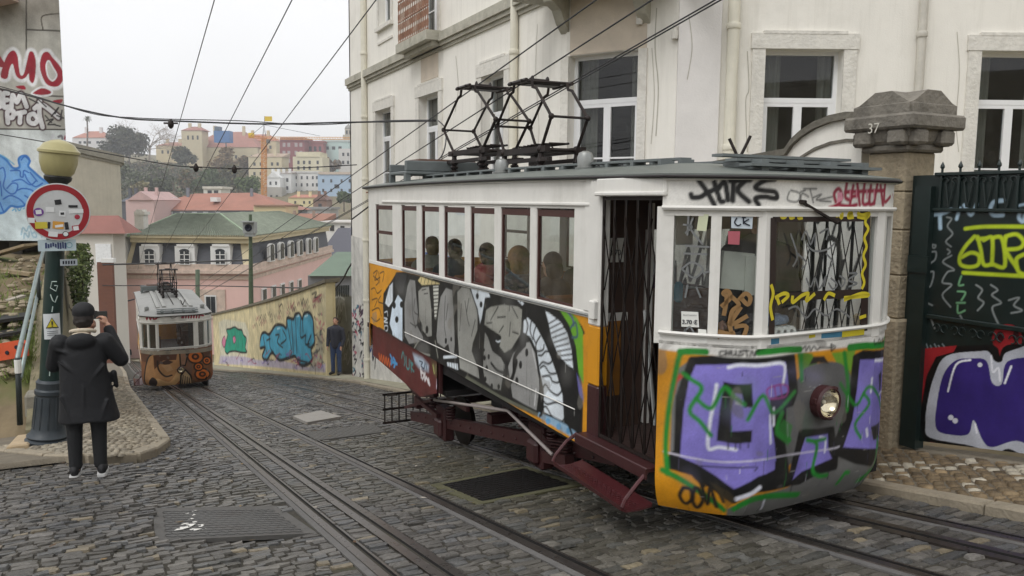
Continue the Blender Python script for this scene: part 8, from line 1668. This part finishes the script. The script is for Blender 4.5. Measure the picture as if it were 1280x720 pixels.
# ------------------------------------------------------------------ people
skin = mat('skin', hx(196, 150, 126), rough=.55, var=.06, scale=12); hairm = mat('dark hair', hx(34, 26, 22), rough=.6, var=.2, scale=40)
def frame(o, fx, fy):
    """local frame: x to the person's right, y forward, z up"""
    fy_ = np.array([fx, fy, 0.0]); fy_ /= np.linalg.norm(fy_); rx = np.array([fy_[1], -fy_[0], 0.0]); o = np.asarray(o, float); return lambda p: o+rx*p[0]+fy_*p[1]+np.array([0, 0, p[2]])
def capsule(m, p, q, r0, r1, n=12):
    p, q = np.asarray(p, float), np.asarray(q, float); d = q-p; L_ = np.linalg.norm(d); d /= L_; ks = np.linspace(0, pi/2, 5)
    prof = [(max(r0*sin(t), .0005), -r0*cos(t)) for t in ks]+[(max(r1*cos(t), .0005), L_+r1*sin(t)) for t in ks]
    m.lathe(p, prof, n, axis=d)
def fuse(m, name, material, parent, voxel=.012, smooth=4):
    """weld the pieces into one continuous skin"""
    o = m.build(name+'_', material); md = o.modifiers.new('r', 'REMESH'); md.mode = 'VOXEL'; md.voxel_size = voxel; sm = o.modifiers.new('s', 'SMOOTH'); sm.factor = .5; sm.iterations = smooth
    dg = bpy.context.evaluated_depsgraph_get(); me = bpy.data.meshes.new_from_object(o.evaluated_get(dg)); me.name = name; bpy.data.objects.remove(o); me.polygons.foreach_set('use_smooth', [True]*len(me.polygons)); me.update(); return link(name, me, parent)
def chain(m, T, pts, rs):
    for i in range(len(pts)-1): capsule(m, T(pts[i]), T(pts[i+1]), rs[i], rs[i+1])
def head(m, T, c, s=1.0, n_=None):
    c = np.asarray(c, float); m.ellipsoid(T(c+(0, .0, .015*s)), (.078*s, .078*s, .10*s), 16, 12); m.ellipsoid(T(c+(0, .02*s, -.05*s)), (.06*s, .06*s, .07*s), 14, 10)
    capsule(m, T(c+np.array([0, .085, .005])*s), T(c+np.array([0, .10, -.025])*s), .010*s, .015*s); capsule(m, T(c+np.array([-.022, .082, -.055])*s), T(c+np.array([.022, .082, -.055])*s), .009*s, .009*s)
    for e in (-1, 1): m.ellipsoid(T(c+np.array([e*.078, -.005, -.005])*s), (.014*s, .02*s, .032*s), 8, 6)
    capsule(m, T(c+(0, -.015, -.06)), T(c+(0, -.03, -.17)), .052*s, .058*s)
def hand(m, T, w, d, side, curl=.5, s=1.0):
    """palm, four bent fingers and a thumb; w wrist, d direction of the palm, side towards the thumb"""
    w, d, side = (np.asarray(q, float) for q in (w, d, side)); d /= np.linalg.norm(d); side = side-d*(side@d); side /= np.linalg.norm(side); nn = np.cross(side, d); k = w+d*.085*s
    for f in (-.03, -.01, .01, .03): capsule(m, T(w+side*f*.6*s), T(k+side*f*s), .015*s, .013*s, 8)
    for i, f in enumerate((.032, .011, -.011, -.031)):
        L_ = (.068, .078, .072, .056)[i]*s; a = k+side*f*s; b = a+(d*cos(curl)+nn*sin(curl))*L_*.55; c = b+(d*cos(curl*2.2)+nn*sin(curl*2.2))*L_*.5; capsule(m, T(a), T(b), .0095*s, .0088*s, 8); capsule(m, T(b), T(c), .0088*s, .0075*s, 8)
    t0 = w+d*.03*s+side*.03*s; t1 = t0+(side*.8+d*.6+nn*.3)*.035*s; t2 = t1+(side*.25+d*.9+nn*.4)*.032*s; capsule(m, T(t0), T(t1), .0125*s, .011*s, 8); capsule(m, T(t1), T(t2), .011*s, .009*s, 8)

# the photographer: seen from behind, phone held up beside the face
pbase = np.array([*onG(105, 590)[:2], 0.0]); pd = 8.45; q = ray(111, 591); tt = pd/hypot(q[0], q[1]); pbase = CAM+q*tt; gxy = pbase[:2]; pbase[2] = float(gz(*gxy))+.004
PS = (592-374)*(pbase@FWH)/1000/1.72
T = frame(pbase, .10, 1.0); T0 = T; T = lambda p: T0(np.asarray(p, float)*PS)
ph = thing('person', 'person in a long black hooded coat and black cap photographing the far tram', 'person', pbase)
m = MB()
hx_, hy_ = .015, .06; HC = (hx_, hy_, 1.625)
head(m, T, HC); capsule(m, T((0, 0, .92)), T((0, .01, 1.34)), .10, .095)
for e in (-1, 1): capsule(m, T((e*.09, 0, .93)), T((e*.10, .01, .5)), .08, .055); capsule(m, T((e*.10, .01, .5)), T((e*.105, -.01, .1)), .056, .042); capsule(m, T((e*.115, -.02, .06)), T((e*.125, .11, .05)), .028, .024); capsule(m, T((e*.12, 0, 1.36)), T((e*.19, 0, 1.35)), .06, .055)
RA = [(.20, 0, 1.37), (.335, .05, 1.17), (.205, .22, 1.50)]; LA = [(-.20, 0, 1.37), (-.275, .10, 1.14), (.02, .26, 1.44)]
chain(m, T, RA, [.055, .045, .032]); chain(m, T, LA, [.055, .045, .032])
hand(m, T, (.205, .22, 1.50), (-.35, .15, 1.0), (-.3, -.9, .1), .8); hand(m, T, (.02, .26, 1.44), (.75, .1, .8), (-.2, -.9, .3), .7)
fuse(m, 'body', skin, ph, .0075, 3)
black_cloth = mat('black coat cloth', hx(17, 18, 22), rough=.75, var=.25, scale=7, bump=.35, bscale=18); trous = mat('black jeans', hx(26, 27, 29), rough=.85, var=.2, scale=14, bump=.3)
m = MB(); n_ = 28
secs = [(1.43, .10, .085, 0), (1.40, .155, .105, 0), (1.35, .19, .12, 0), (1.25, .21, .135, .0), (1.1, .215, .145, .0), (.9, .235, .155, .01), (.74, .255, .165, .02), (.63, .275, .18, .03), (.575, .285, .185, .035)]
rings = [[T((ox+a*cos(t)*(1+.02*sin(5*t+z*9)), b*sin(t)*(1+.03*sin(4*t+z*7)), z+(.012*sin(3*t) if z < .6 else 0))) for t in np.linspace(0, 2*pi, n_+1)[:-1]] for z, a, b, ox in secs]; m.loft(rings)
for A_, r_ in ((RA, (.09, .072, .05)), (LA, (.09, .074, .052))): chain(m, T, A_[:2]+[tuple(np.array(A_[1])*.12+np.array(A_[2])*.88)], r_)
m.ellipsoid(T((0.0, -.095, 1.40)), (.135*PS, .062*PS, .085*PS), 16, 10);
for q0, q1, r_ in (((-.20, -.10, 1.2), (.02, -.15, 1.02), .016), ((.2, -.09, 1.15), (.05, -.15, .98), .014), ((-.2, -.12, .85), (-.1, -.16, .6), .016), ((.22, -.12, .8), (.14, -.165, .58), .015), ((-.22, -.08, 1.32), (.0, -.13, 1.24), .014)): capsule(m, T(q0), T(q1), r_, r_*.5)
capsule(m, T((0, -.165, .6)), T((.01, -.155, .95)), .012, .008); capsule(m, T((.27, -.02, 1.05)), T((.29, .02, .9)), .03, .02)
fuse(m, 'coat', black_cloth, ph, .012, 4)
m = MB(); m.tube([T((.085*sin(t)*1.25+.005, .03-.10*cos(t), 1.475+.03*cos(t))) for t in np.linspace(-1.5, 1.5, 12)], .020*PS, 8); m.ellipsoid(T((0, -.085, 1.465)), (.075, .028, .02)); m.build('collar', mat('fleece lining', hx(196, 184, 164), rough=.95, var=.15, scale=30, bump=.5), ph, smooth=True)
m = MB()
for e, fo in ((-1, (-.02, 0)), (1, (.0, .0))): capsule(m, T((e*.095, .0, .90)), T((e*.11, .01, .52)), .10, .075); capsule(m, T((e*.11, .01, .52)), T((e*.112, -.01, .12)), .073, .058); m.ellipsoid(T((e*.112, -.0, .12)), (.062, .066, .04))
fuse(m, 'trousers', trous, ph, .011, 3)
for e in (-1, 1):
    m = MB(); c = np.array([e*.125, .03, 0]); m.loft([[T(c+(x*s_, y*s_-.0, z)) for x, y in ((-.042, -.10), (-.03, -.125), (.03, -.125), (.042, -.10), (.048, .05), (.04, .13), (.02, .165), (-.02, .165), (-.04, .13), (-.048, .05))] for z, s_ in ((.0, 1.0), (.028, 1.02))]); so_ = m.build('shoe_sole', mat('white rubber sole', hx(206, 206, 204), rough=.6), ph)
    m = MB(); m.ellipsoid(T(c+(0, -.05, .075)), (.045, .075, .06)); m.ellipsoid(T(c+(0, .06, .05)), (.044, .10, .04)); fuse(m, 'shoe', mat('black trainer', hx(30, 30, 32), rough=.7), ph, .009, 2)
m = MB(); c = np.array(HC); m.ellipsoid(T(c+(0, -.012, -.012)), (.088, .09, .088), 16, 12); m.ellipsoid(T(c+(0, -.05, -.06)), (.074, .05, .055)); 
for k in range(40): v = RNG.normal(0, 1, 3); v /= np.linalg.norm(v); v[1] = -abs(v[1]); m.ellipsoid(T(c+v*(.082, .085, .06)+(0, -.01, -.045)), (.02, .02, .02), 6, 5)
fuse(m, 'hair', hairm, ph, .009, 1)
m = MB(); m.ellipsoid(T(c+(0, -.008, .058)), (.096, .104, .085), 18, 12); m.lathe(T(c+(0, -.008, .03)), [(.094, -.012), (.097, .0), (.096, .03)], 20); m.loft([[T(c+(x, y, z+.03)) for z in (.0, .008)] for x, y in ()], cap=False) if False else None
br = [(-.075, .06), (-.06, .13), (-.02, .165), (.02, .165), (.06, .13), (.075, .06)]; rot = lambda p: (p[0]*cos(.5)+p[1]*sin(.5), -p[0]*sin(.5)+p[1]*cos(.5)); m.prism([T(c+np.array([*rot(p), .035-.1*max(0, p[1]-.06)])) for p in br], (0, 0, .01)); m.build('cap', mat('black cap', hx(22, 22, 25), rough=.75, var=.2, scale=20), ph, smooth=True, angle=40)
pt = thing('phone', 'black phone held up in both hands of the photographer', 'phone', T((.13, .3, 1.58))); m = MB(); q = T((.135, .275, 1.605)); m.bbox(tuple(q-(.066, .006, .037)), tuple(q+(.066, .006, .037)), .006); m.build('case', mat('phone black', hx(20, 20, 22), rough=.3), pt); m = MB(); m.box(tuple(q-(.061, .0085, .032)), tuple(q+(.061, -.006, .032))); m.build('screen', mat('phone screen', hx(60, 62, 60), rough=.1), pt)
# the man by the gate
def standing(name, label, base, face, h, jacket, trousers, hairc, vox=.016, cap=False, arms=None, group=None, hairlen=0):
    g0 = thing('person', label, 'person', base, group); s = h/1.76; F_ = frame(base, *face); T = lambda p: F_(np.asarray(p, float)*s); m = MB(); head(m, T, (0, .01, 1.63)); capsule(m, T((0, 0, .95)), T((0, 0, 1.36)), .135, .15)
    for e in (-1, 1):
        capsule(m, T((e*.09, 0, .93)), T((e*.10, .01, .5)), .085, .056); capsule(m, T((e*.10, .01, .5)), T((e*.105, -.01, .08)), .054, .04); capsule(m, T((e*.11, -.03, .04)), T((e*.13, .15, .03)), .04, .033); capsule(m, T((e*.1, 0, 1.4)), T((e*.17, 0, 1.37)), .08, .07)
    AR = arms or [[(.2, 0, 1.37), (.25, -.02, 1.08), (.23, .10, .86)], [(-.2, 0, 1.37), (-.25, -.02, 1.08), (-.22, .10, .88)]]
    for A_ in AR: chain(m, T, A_, [.05, .042, .03]); d = np.array(A_[2])-np.array(A_[1]); hand(m, T, A_[2], d, (-A_[2][0], .6, .1), .5)
    fuse(m, 'body', skin, g0, vox*.7, 3)
    m = MB(); capsule(m, T((0, 0, .92)), T((0, 0, 1.36)), .165, .175); [capsule(m, T((e*.08, 0, 1.42)), T((e*.18, 0, 1.375)), .07, .085) for e in (-1, 1)]; m.ellipsoid(T((0, 0, 1.46)), (.085, .08, .05))
    for A_ in AR: chain(m, T, A_[:2]+[tuple(np.array(A_[1])*.1+np.array(A_[2])*.9)], [.08, .066, .05])
    fuse(m, 'jacket', jacket, g0, vox, 3); m = MB()
    for e in (-1, 1): capsule(m, T((e*.085, 0, .93)), T((e*.10, .01, .5)), .11, .075); capsule(m, T((e*.10, .01, .5)), T((e*.105, -.01, .08)), .073, .062)
    fuse(m, 'trousers', trousers, g0, vox, 3); m = MB()
    for e in (-1, 1): capsule(m, T((e*.11, -.03, .05)), T((e*.13, .16, .04)), .055, .045)
    m.build('shoes', mat('dark shoes', hx(40, 36, 34), rough=.6), g0, smooth=True); m = MB(); m.ellipsoid(T((0, -.012, 1.668)), (.087*s, .086*s, .085*s)); m.ellipsoid(T((0, -.045, 1.60-hairlen)), (.08*s, .055*s, (.07+hairlen)*s)); m.build('hair', mat('hair %d %d %d' % hairc, hx(*hairc), rough=.7), g0, smooth=True); return g0
b2 = atF(418, 300, 25.0); b2[2] = float(gz(b2[0], b2[1]))+.1; h2 = 1.84
standing('person', 'man in a dark jacket and blue jeans standing between the yellow wall and the gate', b2, (-.75, -1.0), h2, mat('navy jacket', hx(52, 54, 64), rough=.8, var=.2, scale=8, bump=.3), mat('blue jeans', hx(60, 76, 108), rough=.85, var=.2, scale=10), (60, 44, 34))
for i, (x, yb, yt, f, jc, lb) in enumerate(((161, 455, 432, 74, (34, 34, 38), 'distant pedestrian in black walking at the foot of the street'), (169, 453, 434, 76, (150, 110, 110), 'distant pedestrian in a dusty pink top beside the far tram'), (154, 453, 435, 78, (70, 66, 64), 'distant pedestrian in grey left of the one in black'))):
    standing('person', lb, atF(x, yb, f), (.2, 1.0), (yb-yt)*f/1000, mat('top %d' % i, hx(*jc), rough=.85), mat('dark trousers', hx(40, 40, 46), rough=.85), (40, 34, 30), vox=.03, group='people at the foot of the street')
# passengers seen through the side windows, and the driver in the vestibule
def seated(label, x, y, jc, hc, s=1.0, hat=None, face=(0, 1), zseat=.18):
    b = np.array([x, y, zseat-.44]); g0 = thing('person', label, 'person', (x, y, zseat), 'passengers in the near tram'); F_ = frame(b, *face); T = lambda p: F_(np.asarray(p, float)*s); m = MB(); head(m, T, (0, .02, 1.20)); capsule(m, T((0, 0, .55)), T((0, 0, .94)), .14, .14)
    for e in (-1, 1): capsule(m, T((e*.09, .0, .53)), T((e*.1, .42, .52)), .08, .06); capsule(m, T((e*.1, .42, .52)), T((e*.1, .40, .1)), .055, .04); capsule(m, T((e*.1, .38, .06)), T((e*.11, .52, .05)), .04, .035); A_ = [(e*.19, 0, .94), (e*.24, .03, .68), (e*.1, .24, .62)]; chain(m, T, A_, [.05, .042, .03]); hand(m, T, A_[2], (-e*.4, 1, -.1), (-e, .2, .3), .6)
    fuse(m, 'body', skin, g0, .012, 3); m = MB(); capsule(m, T((0, 0, .53)), T((0, 0, .94)), .165, .17)
    for e in (-1, 1): capsule(m, T((e*.08, 0, 1.0)), T((e*.18, 0, .95)), .07, .085); chain(m, T, [(e*.19, 0, .94), (e*.245, .03, .68), (e*.12, .21, .625)], [.085, .07, .055])
    m.ellipsoid(T((0, -.02, 1.04)), (.09, .085, .05)); fuse(m, 'jacket', mat('jacket %d %d %d' % jc, hx(*jc), rough=.85, var=.2, scale=10, bump=.4), g0, .014, 3)
    m = MB()
    for e in (-1, 1): capsule(m, T((e*.09, .0, .53)), T((e*.1, .42, .52)), .10, .075); capsule(m, T((e*.1, .42, .52)), T((e*.1, .40, .12)), .07, .06)
    fuse(m, 'trousers', mat('dark trousers', hx(40, 40, 46)), g0, .014, 3)
    m = MB(); k = 1.0 if hat is None else 1.25; m.ellipsoid(T((0, -.01, 1.235)), (.087*k, .087*k, .09*k)); m.ellipsoid(T((0, -.045, 1.16)), (.085*k, .06*k, .10*k)); m.build('hair' if hat is None else 'fur_hood', mat('hair %d %d %d' % hc, hx(*hc), rough=.8, var=.3, scale=30, bump=.6), g0, smooth=True); return g0
seated('passenger in a navy quilted jacket with a brown fur hood behind the sixth window', 3.50, float(onX(648, 320, 3.5)[1]), (52, 56, 72), (150, 108, 66), hat=1)
seated('dark haired passenger in black on the near side behind the last side window', 3.52, float(onX(688, 320, 3.5)[1]), (40, 34, 36), (36, 28, 26))
seated('dark haired passenger in a beige coat next to the entrance bulkhead', 3.95, 5.55, (170, 150, 132), (40, 30, 26))
seated('passenger in a red top behind the fifth window', 3.62, float(onX(606, 330, 3.6)[1]), (150, 44, 60), (44, 34, 30))
seated('passenger in a dark parka by the fourth window', 3.62, float(onX(566, 330, 3.6)[1]), (58, 66, 74), (60, 46, 36))
seated('fair haired passenger in a pale scarf jacket by the third window', 3.62, float(onX(538, 330, 3.6)[1]), (150, 150, 142), (150, 120, 84))
seated('passenger in a purple jacket on the far side bench', 4.72, 6.6, (84, 44, 74), (40, 34, 30)); seated('passenger in a grey coat on the far side bench', 4.72, 7.6, (96, 98, 100), (80, 64, 50))
b = np.array([4.25, 4.45, -.205]); standing('person', 'driver in a dark uniform standing inside the front entrance behind the lattice gate', b, (-.6, -.5), 1.72, mat('driver uniform', hx(28, 30, 36), rough=.8, var=.2), mat('dark trousers', hx(40, 40, 46)), (150, 146, 140))
# things on the driver's desk
rl = thing('toilet_rolls', 'clear pack of white paper rolls on the desk inside the big windscreen', 'paper rolls', frontS.at(985, 412, -.12)); m = MB()
for k in range(5):
    q = frontS.at(969+k*8, 418-k*.6, -.10); m.lathe(q, [(.03, -.03), (.034, -.02), (.034, .04), (.03, .045), (.012, .045), (.012, .0)], 14, axis=np.array([-.3, -.95, .05]))
m.build('roll', mat('white tissue', hx(224, 222, 220), rough=.9), rl, smooth=True, angle=50)
bt = thing('water_bottles', 'shrink wrapped water bottles lying on the paper rolls behind the windscreen', 'bottles', frontS.at(985, 404, -.12)); m = MB(); q = frontS.at(968, 405, -.11); e_ = np.array([1, .06, 0]); m.lathe(q, [(.012, 0), (.03, .03), (.034, .05), (.033, .12), (.036, .15), (.03, .22)], 12, axis=e_); m.lathe(q+np.array([0.02, .08, .0]), [(.012, 0), (.03, .03), (.034, .05), (.033, .12), (.036, .15), (.03, .22)], 12, axis=e_); m.build('bottle', mat('bluish plastic', hx(120, 140, 170), rough=.25, var=.3, scale=20), bt, smooth=True)

# ------------------------------------------------------------------ overhead wires
wirem = mat('wire', hx(40, 40, 42), rough=.5)
def wire(pts, r, label, cat='wire', name='overhead_wire', group='overhead wires'):
    m = MB(); m.tube(pts, r, 5); return tag(m.build(name, wirem, smooth=True), label, cat, group)
def along_street(px_, py_, X, label, r=.008, y0=-2, y1=58, drop=0):
    p = onX(px_, py_, X); ys = np.linspace(y0, y1, 24); return wire([(X, y, p[2]-S*(y-p[1])) for y in ys], r, label)
along_street(268, 0, 1.45, 'first wire from the left, running down the street over the far tram')
along_street(365, 0, 2.20, 'second wire from the left, running down the street over the far tram')
along_street(470, 0, 3.0, 'third wire from the left, just clear of the corner building edge')
along_street(745, 0, 4.02, 'trolley wire touched by the rear current collector', y1=70); along_street(815, 0, 4.2, 'trolley wire touched by the front current collector', y1=70)
along_street(892, 1, 4.9, 'upper of the close pair of wires crossing the corner window'); along_street(899, 1, 4.96, 'lower of the close pair of wires crossing the corner window')
def cross(pts, label, r, name='cross_cable', sag=True):
    P = crom([atF(x, y, f) for x, y, f in pts], 6); return wire(P, r, label, 'cable', name, 'cables across the street')
cross([(-30, 104, 17), (30, 118, 16.6), (105, 138, 16), (160, 148, 15.6), (213, 151, 15.2), (330, 155, 15), (430, 153, 15), (545, 151, 14.9)], 'thick twisted cable sagging across the sky from the gable to the corner building', .016)
cross([(-30, 100, 17), (40, 119, 16.6), (115, 142, 16), (165, 147, 15.6), (213, 149, 15.2), (300, 151, 15), (390, 156, 15), (480, 151, 15), (545, 150, 14.9)], 'thinner strand looped along the thick cross cable', .009)
cross([(-30, 163, 17), (60, 178, 17), (150, 195, 17), (215, 206.5, 17), (245, 208.5, 17), (293, 210.5, 17), (370, 210, 17), (446, 206, 16.6)], 'lower span wire crossing the sky at the height of the far trees', .011)
cross([(128, 331, 48), (220, 328, 48), (313, 325, 40)], 'span wire in front of the pink house dormers', .05)
cross([(128, 357, 50), (168, 357, 50), (250, 357, 50), (420, 361, 28)], 'lowest span wire running behind the far tram roof', .03)
cross([(548, 151, 14.9), (556, 160, 14.4), (557, 180, 13.5), (548, 200, 12.8), (520, 216, 12.4), (480, 244, 12.2), (440, 274, 13)], 'loose black cable drooping down the corner building facade', .012)
cross([(446, 320, 24), (436, 335, 25), (428, 350, 26), (418, 362, 27)], 'short black cable hanging from the corner building to the yellow wall', .03)
for x, y, f, lb in ((213.5, 154, 15.2, 'dark wire clamp where the first street wire meets the thick cable'), (245, 209, 17, 'dark wire clamp on the lower span wire, left one of the pair'), (293, 211, 17, 'dark wire clamp on the lower span wire, right one of the pair')):
    m = MB(); q = atF(x, y, f); m.lathe(q, [(.02, -.10), (.05, -.06), (.06, .0), (.03, .05), (.02, .08)], 10); m.bar(q-RTH*.13, q+RTH*.13, .03); tag(m.build('wire_clamp', blackiron, smooth=True, angle=40), lb, 'wire clamp', 'wire clamps')

# ------------------------------------------------------------------ air over the valley
HAZE = 0.0006
if HAZE:
    m = MB(); m.box((-900, -198, -60), (900, 890, 75)); hz_ = m.build('haze', []); hm = bpy.data.materials.new('haze'); hm.use_nodes = True; N, L = hm.node_tree.nodes, hm.node_tree.links; N.remove(N['Principled BSDF']); pv = N.new('ShaderNodeVolumePrincipled'); pv.inputs['Density'].default_value = HAZE; pv.inputs['Color'].default_value = (.93, .95, .98, 1); pv.inputs['Anisotropy'].default_value = 0.2; L.new(pv.outputs[0], N['Material Output'].inputs['Volume']); hz_.data.materials.append(hm); tag(hz_, kind='stuff')
SC.cycles.volume_step_rate = 5.0
